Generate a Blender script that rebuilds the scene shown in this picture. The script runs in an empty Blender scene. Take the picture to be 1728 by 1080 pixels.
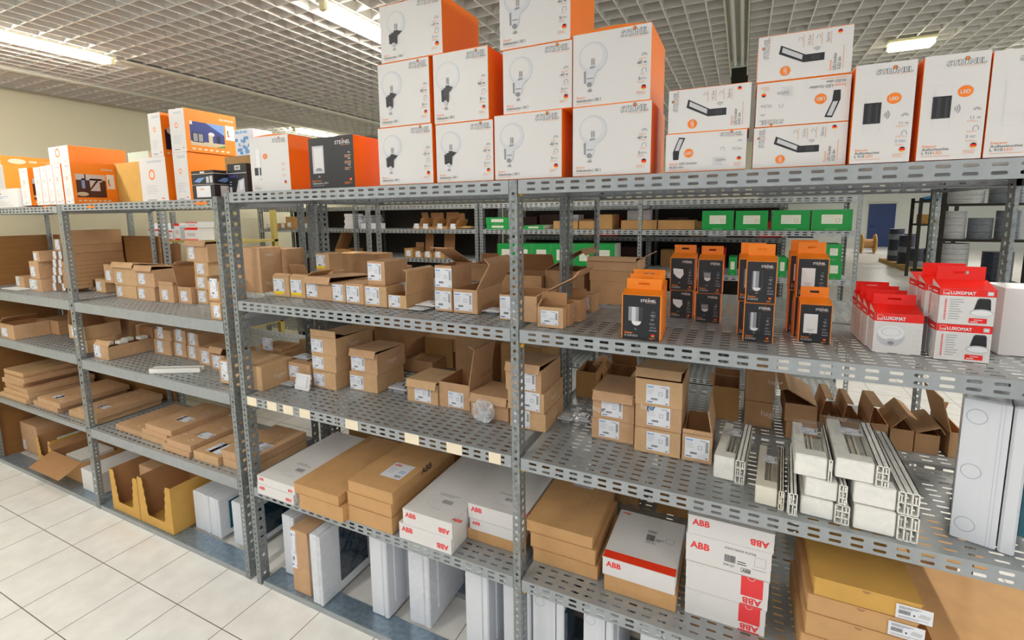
import bpy, bmesh, math, random
from mathutils import Vector, Matrix
random.seed(7)
SC = bpy.context.scene
COL = SC.collection
R = math.radians
# ---------------------------------------------------------------- camera, world, exposure
cam_d = bpy.data.cameras.new('camera'); cam_o = bpy.data.objects.new('camera', cam_d); COL.objects.link(cam_o)
cam_d.sensor_width = 36.0; cam_d.sensor_fit = 'HORIZONTAL'
cam_d.lens = 810.662 / 1728.0 * 36.0
cam_d.shift_y = -(540.0 - 466.703) / 1728.0
cam_d.clip_start = 0.02; cam_d.clip_end = 100
cam_o.matrix_world = Matrix(((0.902839, -0.045555, 0.427559, 0.681898), (0.429837, 0.121234, -0.894730, -1.472764), (-0.011075, 0.991578, 0.129036, 1.887235), (0.000000, 0.000000, 0.000000, 1.000000)))
SC.camera = cam_o
SC.view_settings.view_transform = 'Standard'; SC.view_settings.look = 'None'
SC.view_settings.gamma = 1.0; SC.view_settings.use_curve_mapping = False
SC.view_settings.exposure = 0.52
SC.cycles.use_denoising = True
SC.cycles.max_bounces = 7; SC.cycles.diffuse_bounces = 4; SC.cycles.transparent_max_bounces = 12
W = bpy.data.worlds.new('World'); SC.world = W; W.use_nodes = True
W.node_tree.nodes['Background'].inputs[0].default_value = (0.93, 0.97, 1.0, 1)
W.node_tree.nodes['Background'].inputs[1].default_value = 0.4
# ---------------------------------------------------------------- materials
def lin(c):
    c /= 255.0
    return c / 12.92 if c <= 0.04045 else ((c + 0.055) / 1.055) ** 2.4
MATS = {}
def mat(name, rgb, rough=0.6, metal=0.0, noise=0.0, scale=40.0, bump=0.0, emit=0.0, stretch=None, coat=0.0):
    if name in MATS: return MATS[name]
    m = bpy.data.materials.new(name); m.use_nodes = True; nt = m.node_tree
    b = nt.nodes['Principled BSDF']
    col = tuple(lin(v) for v in rgb) + (1,)
    b.inputs['Base Color'].default_value = col
    b.inputs['Roughness'].default_value = rough; b.inputs['Metallic'].default_value = metal
    if coat: b.inputs['Coat Weight'].default_value = coat
    if noise or bump:
        tc = nt.nodes.new('ShaderNodeTexCoord'); mp = nt.nodes.new('ShaderNodeMapping')
        if stretch: mp.inputs['Scale'].default_value = stretch
        nz = nt.nodes.new('ShaderNodeTexNoise'); nz.inputs['Scale'].default_value = scale; nz.inputs['Detail'].default_value = 5
        nt.links.new(tc.outputs['Object'], mp.inputs[0]); nt.links.new(mp.outputs[0], nz.inputs['Vector'])
        if noise:
            rp = nt.nodes.new('ShaderNodeValToRGB')
            rp.color_ramp.elements[0].position = 0.3; rp.color_ramp.elements[1].position = 0.7
            rp.color_ramp.elements[0].color = tuple(v * (1 - noise) for v in col[:3]) + (1,)
            rp.color_ramp.elements[1].color = tuple(min(1, v * (1 + noise)) for v in col[:3]) + (1,)
            nt.links.new(nz.outputs['Fac'], rp.inputs[0]); nt.links.new(rp.outputs[0], b.inputs['Base Color'])
        if bump:
            bp = nt.nodes.new('ShaderNodeBump'); bp.inputs['Strength'].default_value = bump; bp.inputs['Distance'].default_value = 0.002
            nt.links.new(nz.outputs['Fac'], bp.inputs['Height']); nt.links.new(bp.outputs[0], b.inputs['Normal'])
    if emit:
        b.inputs['Emission Color'].default_value = col; b.inputs['Emission Strength'].default_value = emit
    MATS[name] = m; return m
def dotted_kraft(name, rgb):
    """kraft board printed with a faint pattern of small pale dots"""
    m = mat(name, rgb, 0.75, 0, 0.07, 25)
    nt = m.node_tree; b = nt.nodes['Principled BSDF']
    tc = nt.nodes.new('ShaderNodeTexCoord'); v = nt.nodes.new('ShaderNodeTexVoronoi'); v.inputs['Scale'].default_value = 110
    v.inputs['Randomness'].default_value = 0.0
    nt.links.new(tc.outputs['Object'], v.inputs['Vector'])
    rp = nt.nodes.new('ShaderNodeValToRGB'); rp.color_ramp.elements[0].position = 0.30; rp.color_ramp.elements[1].position = 0.42
    rp.color_ramp.elements[0].color = (0.16,) * 3 + (1,); rp.color_ramp.elements[1].color = (0, 0, 0, 1)
    nt.links.new(v.outputs['Distance'], rp.inputs[0])
    mx = nt.nodes.new('ShaderNodeMixRGB'); mx.inputs[2].default_value = tuple(min(1, lin(c) * 1.45) for c in rgb) + (1,)
    src = b.inputs['Base Color'].links[0].from_socket
    nt.links.new(rp.outputs[0], mx.inputs[0]); nt.links.new(src, mx.inputs[1]); nt.links.new(mx.outputs[0], b.inputs['Base Color'])
    return m
dotted_kraft('kraft_a', (200, 160, 122)); dotted_kraft('kraft_b', (190, 148, 106)); dotted_kraft('kraft_c', (206, 168, 126))
mat('kraft_plain', (206, 160, 108), 0.7, 0, 0.05, 18); mat('kraft_ochre', (214, 166, 84), 0.7, 0, 0.05, 14)
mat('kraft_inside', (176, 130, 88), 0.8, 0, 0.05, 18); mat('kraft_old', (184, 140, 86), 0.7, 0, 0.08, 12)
mat('galvanised', (144, 149, 150), 0.45, 0.4, 0.3, 70); mat('shelf_sheet', (160, 164, 166), 0.45, 0.25, 0.08, 25)
mat('lip_sheet', (166, 171, 174), 0.45, 0.3, 0.07, 20)
mat('base_rail', (138, 156, 172), 0.3, 0.5, 0.2, 45)  # blue tint puts a window reflection into the steel colour
mat('paper', (240, 240, 242), 0.55); mat('card_white', (230, 227, 226), 0.4); mat('label_white', (236, 238, 246), 0.5)
mat('orange', (255, 134, 28), 0.45); mat('orange_light', (255, 142, 26), 0.45); mat('faint_print', (224, 223, 225), 0.5); mat('globe_fill', (218, 220, 226), 0.35); mat('globe_edge', (180, 184, 194), 0.4); mat('black_print', (36, 36, 40), 0.42)
mat('red_print', (244, 34, 22), 0.4); mat('stripe_red', (255, 62, 26), 0.4); mat('logo_red', (240, 62, 66), 0.5); mat('grey_print', (150, 150, 156), 0.6); mat('dark_print', (60, 60, 66), 0.6)
mat('pale_print', (205, 205, 210), 0.5); mat('blue_print', (40, 140, 215), 0.5); mat('peach_print', (240, 178, 140), 0.6)
mat('white_ink', (226, 210, 192), 0.7); mat('yellow_print', (250, 215, 20), 0.5); mat('green_card', (6, 148, 64), 0.45)
mat('cream_label', (222, 222, 205), 0.6); mat('price_cream', (246, 232, 205), 0.6); mat('gold_print', (240, 190, 40), 0.5)
mat('plastic_white', (247, 245, 239), 0.35); mat('plastic_cream', (236, 230, 214), 0.4); mat('plastic_hollow', (196, 180, 158), 0.7)
mat('board_plastic', (226, 229, 236), 0.35); mat('tinted_door', (10, 42, 62), 0.12, coat=0.6); mat('tinted_teal', (6, 84, 104), 0.15)
mat('knockout_line', (168, 172, 180), 0.5); mat('navy_photo', (44, 58, 130), 0.4); mat('navy_dark', (24, 26, 52), 0.4)
mat('maroon_photo', (72, 38, 34), 0.4); mat('sky_photo', (120, 160, 220), 0.4); mat('grass_photo', (110, 150, 60), 0.5); mat('tan_photo', (210, 195, 165), 0.5)
mat('wood_panel', (150, 104, 54), 0.6, 0, 0.10, 8, stretch=(1, 1, 8)); mat('bag_grey', (196, 198, 202), 0.25); mat('bag_black', (20, 20, 22), 0.25)
mat('shade_sheet', (48, 42, 36), 0.8); mat('steel_dark', (58, 52, 46), 0.6, 0.3); mat('wall_paint', (214, 208, 182), 0.8, 0, 0.02, 3)
mat('wall_white', (232, 236, 230), 0.8); mat('door_blue', (44, 66, 120), 0.5); mat('pallet_wood', (214, 176, 110), 0.8, 0, 0.1, 12)
mat('coil_dark', (52, 60, 78), 0.35, 0, 0.3, 30); mat('coil_white', (220, 224, 226), 0.4, 0, 0.08, 30); mat('coil_grey', (140, 148, 158), 0.4, 0, 0.15, 30)
mat('blue_print_dark', (20, 70, 150), 0.5); mat('blade', (240, 238, 230), 0.6); mat('plenum', (30, 26, 20), 0.9); mat('channel_metal', (216, 214, 200), 0.5)
mat('tube_off', (225, 225, 220), 0.3); mat('yellow_wood', (186, 168, 92), 0.6); mat('paint_cream', (228, 222, 176), 0.5)
mat('flag_black', (20, 20, 20)); mat('flag_gold', (250, 190, 30)); mat('violet_print', (92, 84, 160), 0.5); mat('blink_blue', (70, 170, 235), 0.5)
mat('mint_plastic', (206, 222, 208), 0.4); mat('tube_lit', (255, 252, 240), 0.5, emit=30.0); mat('diffuser_lit', (255, 250, 225), 0.5, emit=4.0)
def film_mat(name, lo, hi):
    m = bpy.data.materials.new(name); m.use_nodes = True; nt = m.node_tree
    b = nt.nodes['Principled BSDF']; out = nt.nodes['Material Output']
    b.inputs['Base Color'].default_value = (0.9, 0.91, 0.93, 1); b.inputs['Roughness'].default_value = 0.18
    tr = nt.nodes.new('ShaderNodeBsdfTransparent'); mx = nt.nodes.new('ShaderNodeMixShader')
    tc = nt.nodes.new('ShaderNodeTexCoord'); nz = nt.nodes.new('ShaderNodeTexNoise'); nz.inputs['Scale'].default_value = 22; nz.inputs['Detail'].default_value = 4
    nz.inputs['Distortion'].default_value = 1.2
    nt.links.new(tc.outputs['Object'], nz.inputs['Vector'])
    rp = nt.nodes.new('ShaderNodeMapRange'); rp.inputs[1].default_value = 0.35; rp.inputs[2].default_value = 0.75; rp.inputs[3].default_value = lo; rp.inputs[4].default_value = hi
    bp = nt.nodes.new('ShaderNodeBump'); bp.inputs['Strength'].default_value = 0.25; bp.inputs['Distance'].default_value = 0.006
    nt.links.new(nz.outputs['Fac'], bp.inputs['Height']); nt.links.new(bp.outputs[0], b.inputs['Normal'])
    nt.links.new(nz.outputs['Fac'], rp.inputs[0]); nt.links.new(rp.outputs[0], mx.inputs[0])
    nt.links.new(tr.outputs[0], mx.inputs[1]); nt.links.new(b.outputs[0], mx.inputs[2]); nt.links.new(mx.outputs[0], out.inputs[0])
    MATS[name] = m
film_mat('clear_film', 0.0, 0.14); film_mat('crumpled_bag', 0.15, 0.75)
def floor_mat():
    m = bpy.data.materials.new('floor_tiles'); m.use_nodes = True; nt = m.node_tree; b = nt.nodes['Principled BSDF']
    tc = nt.nodes.new('ShaderNodeTexCoord'); br = nt.nodes.new('ShaderNodeTexBrick'); mp = nt.nodes.new('ShaderNodeMapping')
    mp.inputs['Location'].default_value = (1.743 + 0.338 * 20, 0.26 + 0.336 * 40, 0)
    nt.links.new(tc.outputs['Object'], mp.inputs[0]); nt.links.new(mp.outputs[0], br.inputs['Vector'])
    br.offset = 0.0; br.inputs['Scale'].default_value = 1.0; br.inputs['Brick Width'].default_value = 0.338; br.inputs['Row Height'].default_value = 0.336
    br.inputs['Mortar Size'].default_value = 0.0022; br.inputs['Mortar Smooth'].default_value = 0.1
    br.inputs['Mortar'].default_value = (lin(120), lin(108), lin(98), 1)
    nz = nt.nodes.new('ShaderNodeTexNoise'); nz.inputs['Scale'].default_value = 9; nz.inputs['Detail'].default_value = 6
    nt.links.new(tc.outputs['Object'], nz.inputs['Vector'])
    rp = nt.nodes.new('ShaderNodeValToRGB'); rp.color_ramp.elements[0].position = 0.3; rp.color_ramp.elements[1].position = 0.7
    rp.color_ramp.elements[0].color = (lin(238), lin(235), lin(230), 1); rp.color_ramp.elements[1].color = (lin(250), lin(248), lin(244), 1)
    nt.links.new(nz.outputs['Fac'], rp.inputs[0])
    nt.links.new(rp.outputs[0], br.inputs['Color1']); nt.links.new(rp.outputs[0], br.inputs['Color2']); nt.links.new(br.outputs['Color'], b.inputs['Base Color'])
    b.inputs['Roughness'].default_value = 0.32
    MATS['floor_tiles'] = m
floor_mat()
# ---------------------------------------------------------------- mesh helpers
class MB:
    """collects faces, each with a material name, and becomes ONE mesh object"""
    def __init__(s): s.v = []; s.f = []; s.m = []; s.names = []
    def mi(s, n):
        if n not in s.names: s.names.append(n)
        return s.names.index(n)
    def face(s, pts, m):
        i = len(s.v); s.v += [tuple(p) for p in pts]; s.f.append(tuple(range(i, i + len(pts)))); s.m.append(s.mi(m))
    def box(s, x0, y0, z0, x1, y1, z1, m, mats=None, M=None):
        """mats: dict of face key ('-x','+x','-y','+y','-z','+z') to material"""
        P = [Vector((x, y, z)) for x in (x0, x1) for y in (y0, y1) for z in (z0, z1)]
        if M is not None: P = [M @ p for p in P]
        i = len(s.v); s.v += [tuple(p) for p in P]; mats = mats or {}
        for k, f in (('-x', (0, 1, 3, 2)), ('+x', (4, 6, 7, 5)), ('-y', (0, 4, 5, 1)), ('+y', (2, 3, 7, 6)), ('-z', (0, 2, 6, 4)), ('+z', (1, 5, 7, 3))):
            s.f.append(tuple(i + j for j in f)); s.m.append(s.mi(mats.get(k, m)))
    def cyl(s, p0, p1, r, m, n=12, r1=None, cap=True):
        p0 = Vector(p0); p1 = Vector(p1); r1 = r if r1 is None else r1
        ax = (p1 - p0).normalized(); u = ax.orthogonal().normalized(); w = ax.cross(u)
        i = len(s.v)
        for k in range(n):
            a = 2 * math.pi * k / n; d = u * math.cos(a) + w * math.sin(a)
            s.v += [tuple(p0 + d * r), tuple(p1 + d * r1)]
        mi = s.mi(m)
        for k in range(n):
            a = i + 2 * k; b = i + 2 * ((k + 1) % n); s.f.append((a, b, b + 1, a + 1)); s.m.append(mi)
        if cap:
            s.f.append(tuple(i + 2 * k for k in reversed(range(n)))); s.m.append(mi)
            s.f.append(tuple(i + 2 * k + 1 for k in range(n))); s.m.append(mi)
    def lathe(s, prof, m, n=20, c=(0, 0, 0)):
        i = len(s.v); mi = s.mi(m)
        for r, z in prof:
            for k in range(n):
                a = 2 * math.pi * k / n; s.v.append((c[0] + r * math.cos(a), c[1] + r * math.sin(a), c[2] + z))
        for j in range(len(prof) - 1):
            for k in range(n):
                a = i + j * n + k; b = i + j * n + (k + 1) % n; s.f.append((a, b, b + n, a + n)); s.m.append(mi)
        s.f.append(tuple(i + k for k in reversed(range(n)))); s.m.append(mi)
        t = i + (len(prof) - 1) * n; s.f.append(tuple(t + k for k in range(n))); s.m.append(mi)
    def prism(s, pts, y0, y1, m):
        """polygon in x-z extruded along y"""
        n = len(pts); i = len(s.v); s.v += [(x, y0, z) for x, z in pts] + [(x, y1, z) for x, z in pts]; mi = s.mi(m)
        s.f.append(tuple(range(i, i + n))); s.m.append(mi); s.f.append(tuple(reversed(range(i + n, i + 2 * n)))); s.m.append(mi)
        for k in range(n):
            q = (k + 1) % n; s.f.append((i + q, i + k, i + n + k, i + n + q)); s.m.append(mi)
    def mesh(s, name, bevel=0.0):
        me = bpy.data.meshes.new(name); me.from_pydata(s.v, [], s.f)
        for n in s.names: me.materials.append(MATS[n])
        me.polygons.foreach_set('material_index', s.m); me.update()
        if bevel:
            bm = bmesh.new(); bm.from_mesh(me)
            bmesh.ops.bevel(bm, geom=[e for e in bm.edges if len(e.link_faces) == 2], offset=bevel, segments=1, affect='EDGES', clamp_overlap=True)
            bm.to_mesh(me); bm.free()
        return me
def link(name, data, parent=None, loc=(0, 0, 0), rot=(0, 0, 0)):
    o = bpy.data.objects.new(name, data); COL.objects.link(o); o.location = loc; o.rotation_euler = rot
    if parent is not None: o.parent = parent
    return o
def tag(o, label, cat, group=None):
    o['label'] = label; o['category'] = cat
    if group: o['group'] = group
    return o
def thing(name, label, cat, loc, rz=0.0, group=None):
    return tag(link(name, None, None, loc, (0, 0, rz)), label, cat, group)
def struct(name, mb, loc=(0, 0, 0)):
    o = link(name, mb.mesh(name), None, loc); o['kind'] = 'structure'; return o
# ---------------------------------------------------------------- printed artwork
TXT = {}
def text_geo(s, bold=0.0):
    k = (s, bold)
    if k in TXT: return TXT[k]
    c = bpy.data.curves.new('t', 'FONT'); c.body = s; c.size = 1.0; c.offset = bold; c.resolution_u = 2; c.fill_mode = 'FRONT'
    o = bpy.data.objects.new('t', c); COL.objects.link(o)
    me = o.to_mesh(); vs = [(v.co.x, v.co.y) for v in me.vertices]; fs = [tuple(p.vertices) for p in me.polygons]
    o.to_mesh_clear(); bpy.data.objects.remove(o); bpy.data.curves.remove(c)
    x0 = min(v[0] for v in vs); x1 = max(v[0] for v in vs)
    vs = [((x - x0) / 0.7, y / 0.7) for x, y in vs]
    TXT[k] = (vs, fs, (x1 - x0) / 0.7); return TXT[k]
class Art(MB):
    """flat print in the x-z plane facing -y; layers are a fraction of a millimetre apart"""
    def q(s, pts, m, L): s.face([(x, -0.00035 * L, z) for x, z in pts], m)
    def rect(s, x0, z0, x1, z1, m, L=1): s.q([(x0, z0), (x1, z0), (x1, z1), (x0, z1)], m, L)
    def ell(s, cx, cz, rx, rz, m, L=1, n=22, a0=0, a1=360):
        s.q([(cx + rx * math.cos(R(a0 + (a1 - a0) * k / n)), cz + rz * math.sin(R(a0 + (a1 - a0) * k / n))) for k in range(n if a1 - a0 == 360 else n + 1)], m, L)
    def ring(s, cx, cz, r, t, m, L=1, a0=0, a1=360, n=16, sx=1.0):
        for k in range(n):
            a = R(a0 + (a1 - a0) * k / n); b = R(a0 + (a1 - a0) * (k + 1) / n)
            s.q([(cx + sx * (r - t) * math.cos(a), cz + (r - t) * math.sin(a)), (cx + sx * r * math.cos(a), cz + r * math.sin(a)), (cx + sx * r * math.cos(b), cz + r * math.sin(b)), (cx + sx * (r - t) * math.cos(b), cz + (r - t) * math.sin(b))], m, L)
    def text(s, t, x, z, h, m, L=2, rot=0, bold=0.0, width=None, slant=0.0, align='l'):
        vs, fs, w = text_geo(t, bold); sx = h if width is None else width / w
        off = {'l': 0, 'r': -w * sx, 'c': -w * sx / 2}[align]
        ca, sa = math.cos(R(rot)), math.sin(R(rot)); i = len(s.v); mi = s.mi(m)
        for a, b in vs:
            X = a * sx + slant * b * h + off; Z = b * h
            s.v.append((x + X * ca - Z * sa, -0.00035 * L, z + X * sa + Z * ca))
        for f in fs: s.f.append(tuple(i + j for j in f)); s.m.append(mi)
    def bars(s, x0, z0, x1, z1, m='dark_print', L=2, vert=False, n=14):
        rnd = random.Random(int((x0 + z0) * 1e4)); t = 0.0
        while t < 1:
            b = (0.35 + rnd.random()) / n
            if vert: s.rect(x0, z0 + (z1 - z0) * t, x1, z0 + (z1 - z0) * min(1, t + b * 0.55), m, L)
            else: s.rect(x0 + (x1 - x0) * t, z0, x0 + (x1 - x0) * min(1, t + b * 0.55), z1, m, L)
            t += b
    def lines(s, x0, z0, x1, z1, n, m='grey_print', L=2, fill=0.35, ragged=True):
        """rows of print too small to read"""
        rnd = random.Random(int((x1 + z1) * 1e4)); st = (z1 - z0) / n
        for k in range(n):
            s.rect(x0, z0 + k * st, x0 + (x1 - x0) * ((0.55 + 0.45 * rnd.random()) if ragged else 1), z0 + k * st + st * fill, m, L)
ART = {}
def art(key, fn, *a):
    if key not in ART:
        A = Art(); fn(A, *a); ART[key] = A.mesh('print')
    return ART[key]
def steinel_logo(A, x, z, w, h, L=2, dark=False):
    """outlined slanted capitals with a round lamp head over the i"""
    for t, xx in (('STE', 0), ('NEL', .57)):
        A.text(t, x + w * xx, z, h, 'dark_print', L, bold=0.055, width=w * .43, slant=.03)
        A.text(t, x + w * (xx + .006), z + h * .02, h * .97, 'paper', L + 1, bold=0.008, width=w * .418, slant=.03)
    A.q([(x + w * .455, z - h * .04), (x + w * .535, z - h * .04), (x + w * .55, z + h * .9), (x + w * .47, z + h * .9)], 'dark_print', L); A.q([(x + w * .47, z + h * .03), (x + w * .521, z + h * .03), (x + w * .533, z + h * .82), (x + w * .483, z + h * .82)], 'paper', L + 1)
    A.ell(x + w * .515, z + h * 1.2, w * .062, w * .062, 'dark_print', L); A.ell(x + w * .515, z + h * 1.2, w * .045, w * .045, 'orange', L + 1)
    A.rect(x + w * .35, z - h * .34, x + w * .97, z - h * .26, 'peach_print', L)
def flag(A, cx, cz, r, L=3):
    A.ell(cx, cz, r, r, 'red_print', L); A.ell(cx, cz, r, r, 'flag_black', L + 1, a0=25, a1=155); A.ell(cx, cz, r, r, 'flag_gold', L + 1, a0=205, a1=335)
def waves(A, cx, cz, r, m='dark_print', d=270, L=2):
    for k in (0.4, 0.7, 1.0): A.ring(cx, cz, r * k, r * 0.13, m, L, d - 45, d + 45, 8)
def house(A, x, z, s, m='grey_print', L=2):
    for k in (0.5, 0.75, 1.0): A.ring(x, z, s * k, s * 0.1, m, L, 0, 180, 8)
def magnet(A, x, z, s, m='grey_print', L=2):
    A.ring(x, z, s, s * 0.22, m, L, 0, 180, 10); A.rect(x - s, z - s, x - s * 0.78, z, m, L); A.rect(x + s * 0.78, z - s, x + s, z, m, L)
# ---- artwork designs (w x h metres of the face they sit on)
def a_globe(A, w, h, black):
    A.rect(0, 0, w, h, 'card_white', .3); A.rect(0, 0, w, h * .008, 'orange', .6)
    A.rect(0, h * .992, w, h, 'orange', .6)
    steinel_logo(A, w * .62, h * .87, w * .34, h * .075)
    cx, cz = w * .27, h * .66
    A.ell(cx, cz, h * .205, h * .205, 'globe_edge', 1, n=32); A.ell(cx, cz, h * .2, h * .2, 'globe_fill', 2, n=32); A.ell(cx - h * .02, cz + h * .02, h * .16, h * .16, 'card_white', 2.4, n=28)
    b = 'black_print' if black else 'globe_fill'; b2 = 'dark_print' if black else 'grey_print'
    A.rect(cx - w * .028, cz - h * .13, cx + w * .028, cz - h * .01, 'pale_print', 4); A.rect(cx - w * .02, cz - h * .1, cx - w * .006, cz - h * .02, 'grey_print', 5); A.rect(cx + w * .006, cz - h * .1, cx + w * .02, cz - h * .02, 'grey_print', 5)
    A.rect(cx - w * .04, cz - h * .155, cx + w * .03, cz - h * .125, b2, 5)
    A.q([(cx - w * .1, cz - h * .165), (cx - w * .03, cz - h * .215), (cx + w * .04, cz - h * .215), (cx + w * .1, cz - h * .155), (cx + w * .04, cz - h * .14)], b, 6)
    A.q([(cx - w * .12, cz - h * .18), (cx - w * .115, cz - h * .345), (cx + w * .015, cz - h * .36), (cx + w * .025, cz - h * .2)], b, 6.5)
    A.q([(cx - w * .12, cz - h * .18), (cx - w * .115, cz - h * .345), (cx - w * .09, cz - h * .35), (cx - w * .09, cz - h * .18)], b2, 7)
    A.rect(cx - w * .08, cz - h * .29, cx + w * .005, cz - h * .275, b2, 7.5); A.ell(cx - w * .045, cz - h * .365, w * .035, h * .035, 'pale_print' if black else 'grey_print', 7)
    waves(A, cx - w * .04, cz - h * .41, h * .055, 'dark_print')
    A.text('Sensor', w * .05, h * .115, h * .034, 'orange', 2); A.text('Außenleuchte L 585 S', w * .05, h * .065, h * .04, 'dark_print', 2, width=w * .33)
    A.rect(w * .05, h * .04, w * .25, h * .047, 'peach_print', 2)
    x = w * .95; house(A, x - w * .03, h * .585, w * .036); A.lines(x - w * .1, h * .54, x, h * .565, 2, 'peach_print')
    A.text('max.', x - w * .125, h * .485, h * .025, 'grey_print', 2); A.text('60 w', x, h * .485, h * .042, 'dark_print', 2, align='r'); A.rect(x - w * .1, h * .46, x, h * .466, 'peach_print', 2)
    magnet(A, x - w * .03, h * .4, w * .028); A.lines(x - w * .08, h * .345, x, h * .365, 2, 'peach_print')
    A.text('3', x - w * .1, h * .275, h * .042, 'dark_print', 2); A.text('jahre', x, h * .28, h * .03, 'grey_print', 2, align='r'); A.lines(x - w * .11, h * .235, x, h * .265, 3, 'peach_print')
    flag(A, x - w * .03, h * .175, w * .03); A.lines(x - w * .12, h * .09, x, h * .135, 4, 'peach_print')
def a_xled(A, w, h, v):
    if v != 'u': A.rect(0, 0, w, h, 'card_white', .3); A.rect(0, 0, w, h * .016, 'orange', .6); A.rect(0, h * .99, w, h, 'orange', .6)
    if v == 'u':
        a_xled(A, w, h, 'h'); A.v = [(w - x, y, h - z) for x, y, z in A.v]; return
    def led(cx, cz, r): A.ell(cx, cz, r, r, 'orange', 2); A.text('LED', cx, cz - r * .3, r * .6, 'card_white', 3, align='c', bold=.02)
    def ledv(cx, cz, r): A.ell(cx, cz, r, r, 'orange', 2); A.text('LED', cx + r * .3, cz, r * .6, 'card_white', 3, align='c', bold=.02, rot=90)
    if v == 'v':
        A.q([(.0, 0)] * 0 or [(w * .23, h * .58), (w * .5, h * .34), (w * .72, h * .34), (w * .72, h * .5), (w * .52, h * .5), (w * .25, h * .76)], 'black_print', 2)
        A.q([(w * .262, h * .61), (w * .485, h * .4), (w * .49, h * .5), (w * .272, h * .71)], 'pale_print', 3); A.rect(w * .58, h * .37, w * .67, h * .47, 'dark_print', 3)
        waves(A, w * .64, h * .54, h * .1, 'grey_print', 90); ledv(w * .31, h * .2, h * .105)
        # sideways logo
        B = Art(); steinel_logo(B, 0, 0, h * .46, w * .05)
        i = len(A.v)
        for (x, y, z) in B.v: A.v.append((w * .115 - z, y, h * .5 + x))
        for f, m in zip(B.f, B.m): A.f.append(tuple(i + j for j in f)); A.m.append(A.mi(B.names[m]))
        A.text('Sensor', w * .8, h * .1, w * .032, 'orange', 2, rot=90); A.text('LED-Strahler', w * .845, h * .1, w * .034, 'dark_print', 2, rot=90, width=h * .36); A.text('XLED slim', w * .89, h * .1, w * .034, 'dark_print', 2, rot=90, width=h * .26)
        A.rect(w * .91, h * .1, w * .916, h * .6, 'peach_print', 2)
        for k, t in enumerate(('', '10,5w', '', '3jahre')):
            x = w * (.46 + .095 * k)
            if t: A.text(t, x + w * .015, h * .7, w * .034, 'grey_print', 2, rot=90, width=h * .2)
            else: magnet(A, x, h * .84, w * .02)
            A.rect(x + w * .03, h * .66, x + w * .036, h * .92, 'peach_print', 2)
        flag(A, w * .865, h * .89, w * .024)
    else:
        A.q([(w * .1, h * .32), (w * .17, h * .32), (w * .18, h * .55), (w * .25, h * .88), (w * .17, h * .9), (w * .095, h * .52)], 'black_print', 2); A.q([(w * .12, h * .56), (w * .17, h * .56), (w * .225, h * .85), (w * .175, h * .86)], 'pale_print', 3)
        led(w * .3, h * .48, h * .115); steinel_logo(A, w * .68, h * .86, w * .27, h * .08)
        A.text('Sensor', w * .05, h * .19, h * .06, 'orange', 2); A.text('LED-Strahler', w * .185, h * .19, h * .06, 'dark_print', 2); A.text('XLED slim', w * .05, h * .1, h * .06, 'dark_print', 2); A.rect(w * .05, h * .05, w * .32, h * .065, 'peach_print', 2)
        magnet(A, w * .72, h * .55, w * .022); house(A, w * .92, h * .7, w * .028); A.text('10,5w', w * .95, h * .5, h * .07, 'grey_print', 2, align='r'); flag(A, w * .92, h * .28, w * .026)
        A.lines(w * .86, h * .1, w * .96, h * .2, 4, 'peach_print'); A.lines(w * .6, h * .14, w * .76, h * .36, 6, 'pale_print'); A.text('3jahre', w * .64, h * .24, h * .07, 'grey_print', 3)
def a_l910(A, w, h, dark):
    A.rect(0, 0, w, h, 'card_white', .3)
    steinel_logo(A, w * .34, h * .89, w * .6, h * .045)
    x0, x1 = w * .18, w * .47
    A.rect(x0 + w * .01, h * .295, x1, h * .72, 'faint_print', 1); A.rect(x0 + w * .03, h * .3, x1 - w * .015, h * .715, 'card_white', 2); A.rect(x0 + w * .03, h * .4, x1 - w * .015, h * .405, 'faint_print', 3); A.rect(x0 + w * .03, h * .6, x1 - w * .015, h * .605, 'faint_print', 3)
    if dark:
        A.rect(x0, h * .4, x1, h * .61, 'black_print', 3); A.rect(x0 + w * .07, h * .4, x0 + w * .13, h * .61, 'dark_print', 4); A.rect(x0 + w * .2, h * .4, x0 + w * .24, h * .61, 'dark_print', 4)
    waves(A, w * .5, h * .48, w * .12, 'grey_print', 0)
    A.ell(w * .67, h * .64, w * .12, h * .055, 'orange', 2); A.text('LED', w * .67, h * .622, h * .032, 'card_white', 3, align='c', bold=.02)
    A.text('Sensor', w * .08, h * .125, h * .026, 'orange', 2, width=w * .23); A.text('Außenleuchte', w * .08, h * .093, h * .026, 'dark_print', 2, width=w * .42); A.text('L 910', w * .08, h * .058, h * .027, 'dark_print', 2, width=w * .17); A.text('LED', w * .27, h * .058, h * .027, 'orange', 2)
    A.rect(w * .08, h * .035, w * .52, h * .04, 'peach_print', 2)
    x = w * .94; house(A, x - w * .07, h * .455, w * .06); A.text('11 w', x, h * .375, h * .03, 'grey_print', 2, align='r'); magnet(A, x - w * .06, h * .29, w * .045); A.text('3', x - w * .2, h * .195, h * .032, 'grey_print', 2); A.lines(x - w * .14, h * .2, x, h * .225, 2, 'grey_print')
    for z in (.35, .25, .165): A.lines(x - w * .2, h * z, x, h * (z + .018), 2, 'peach_print')
    flag(A, x - w * .07, h * .125, w * .05); A.lines(x - w * .22, h * .05, x, h * .09, 4, 'peach_print')
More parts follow.
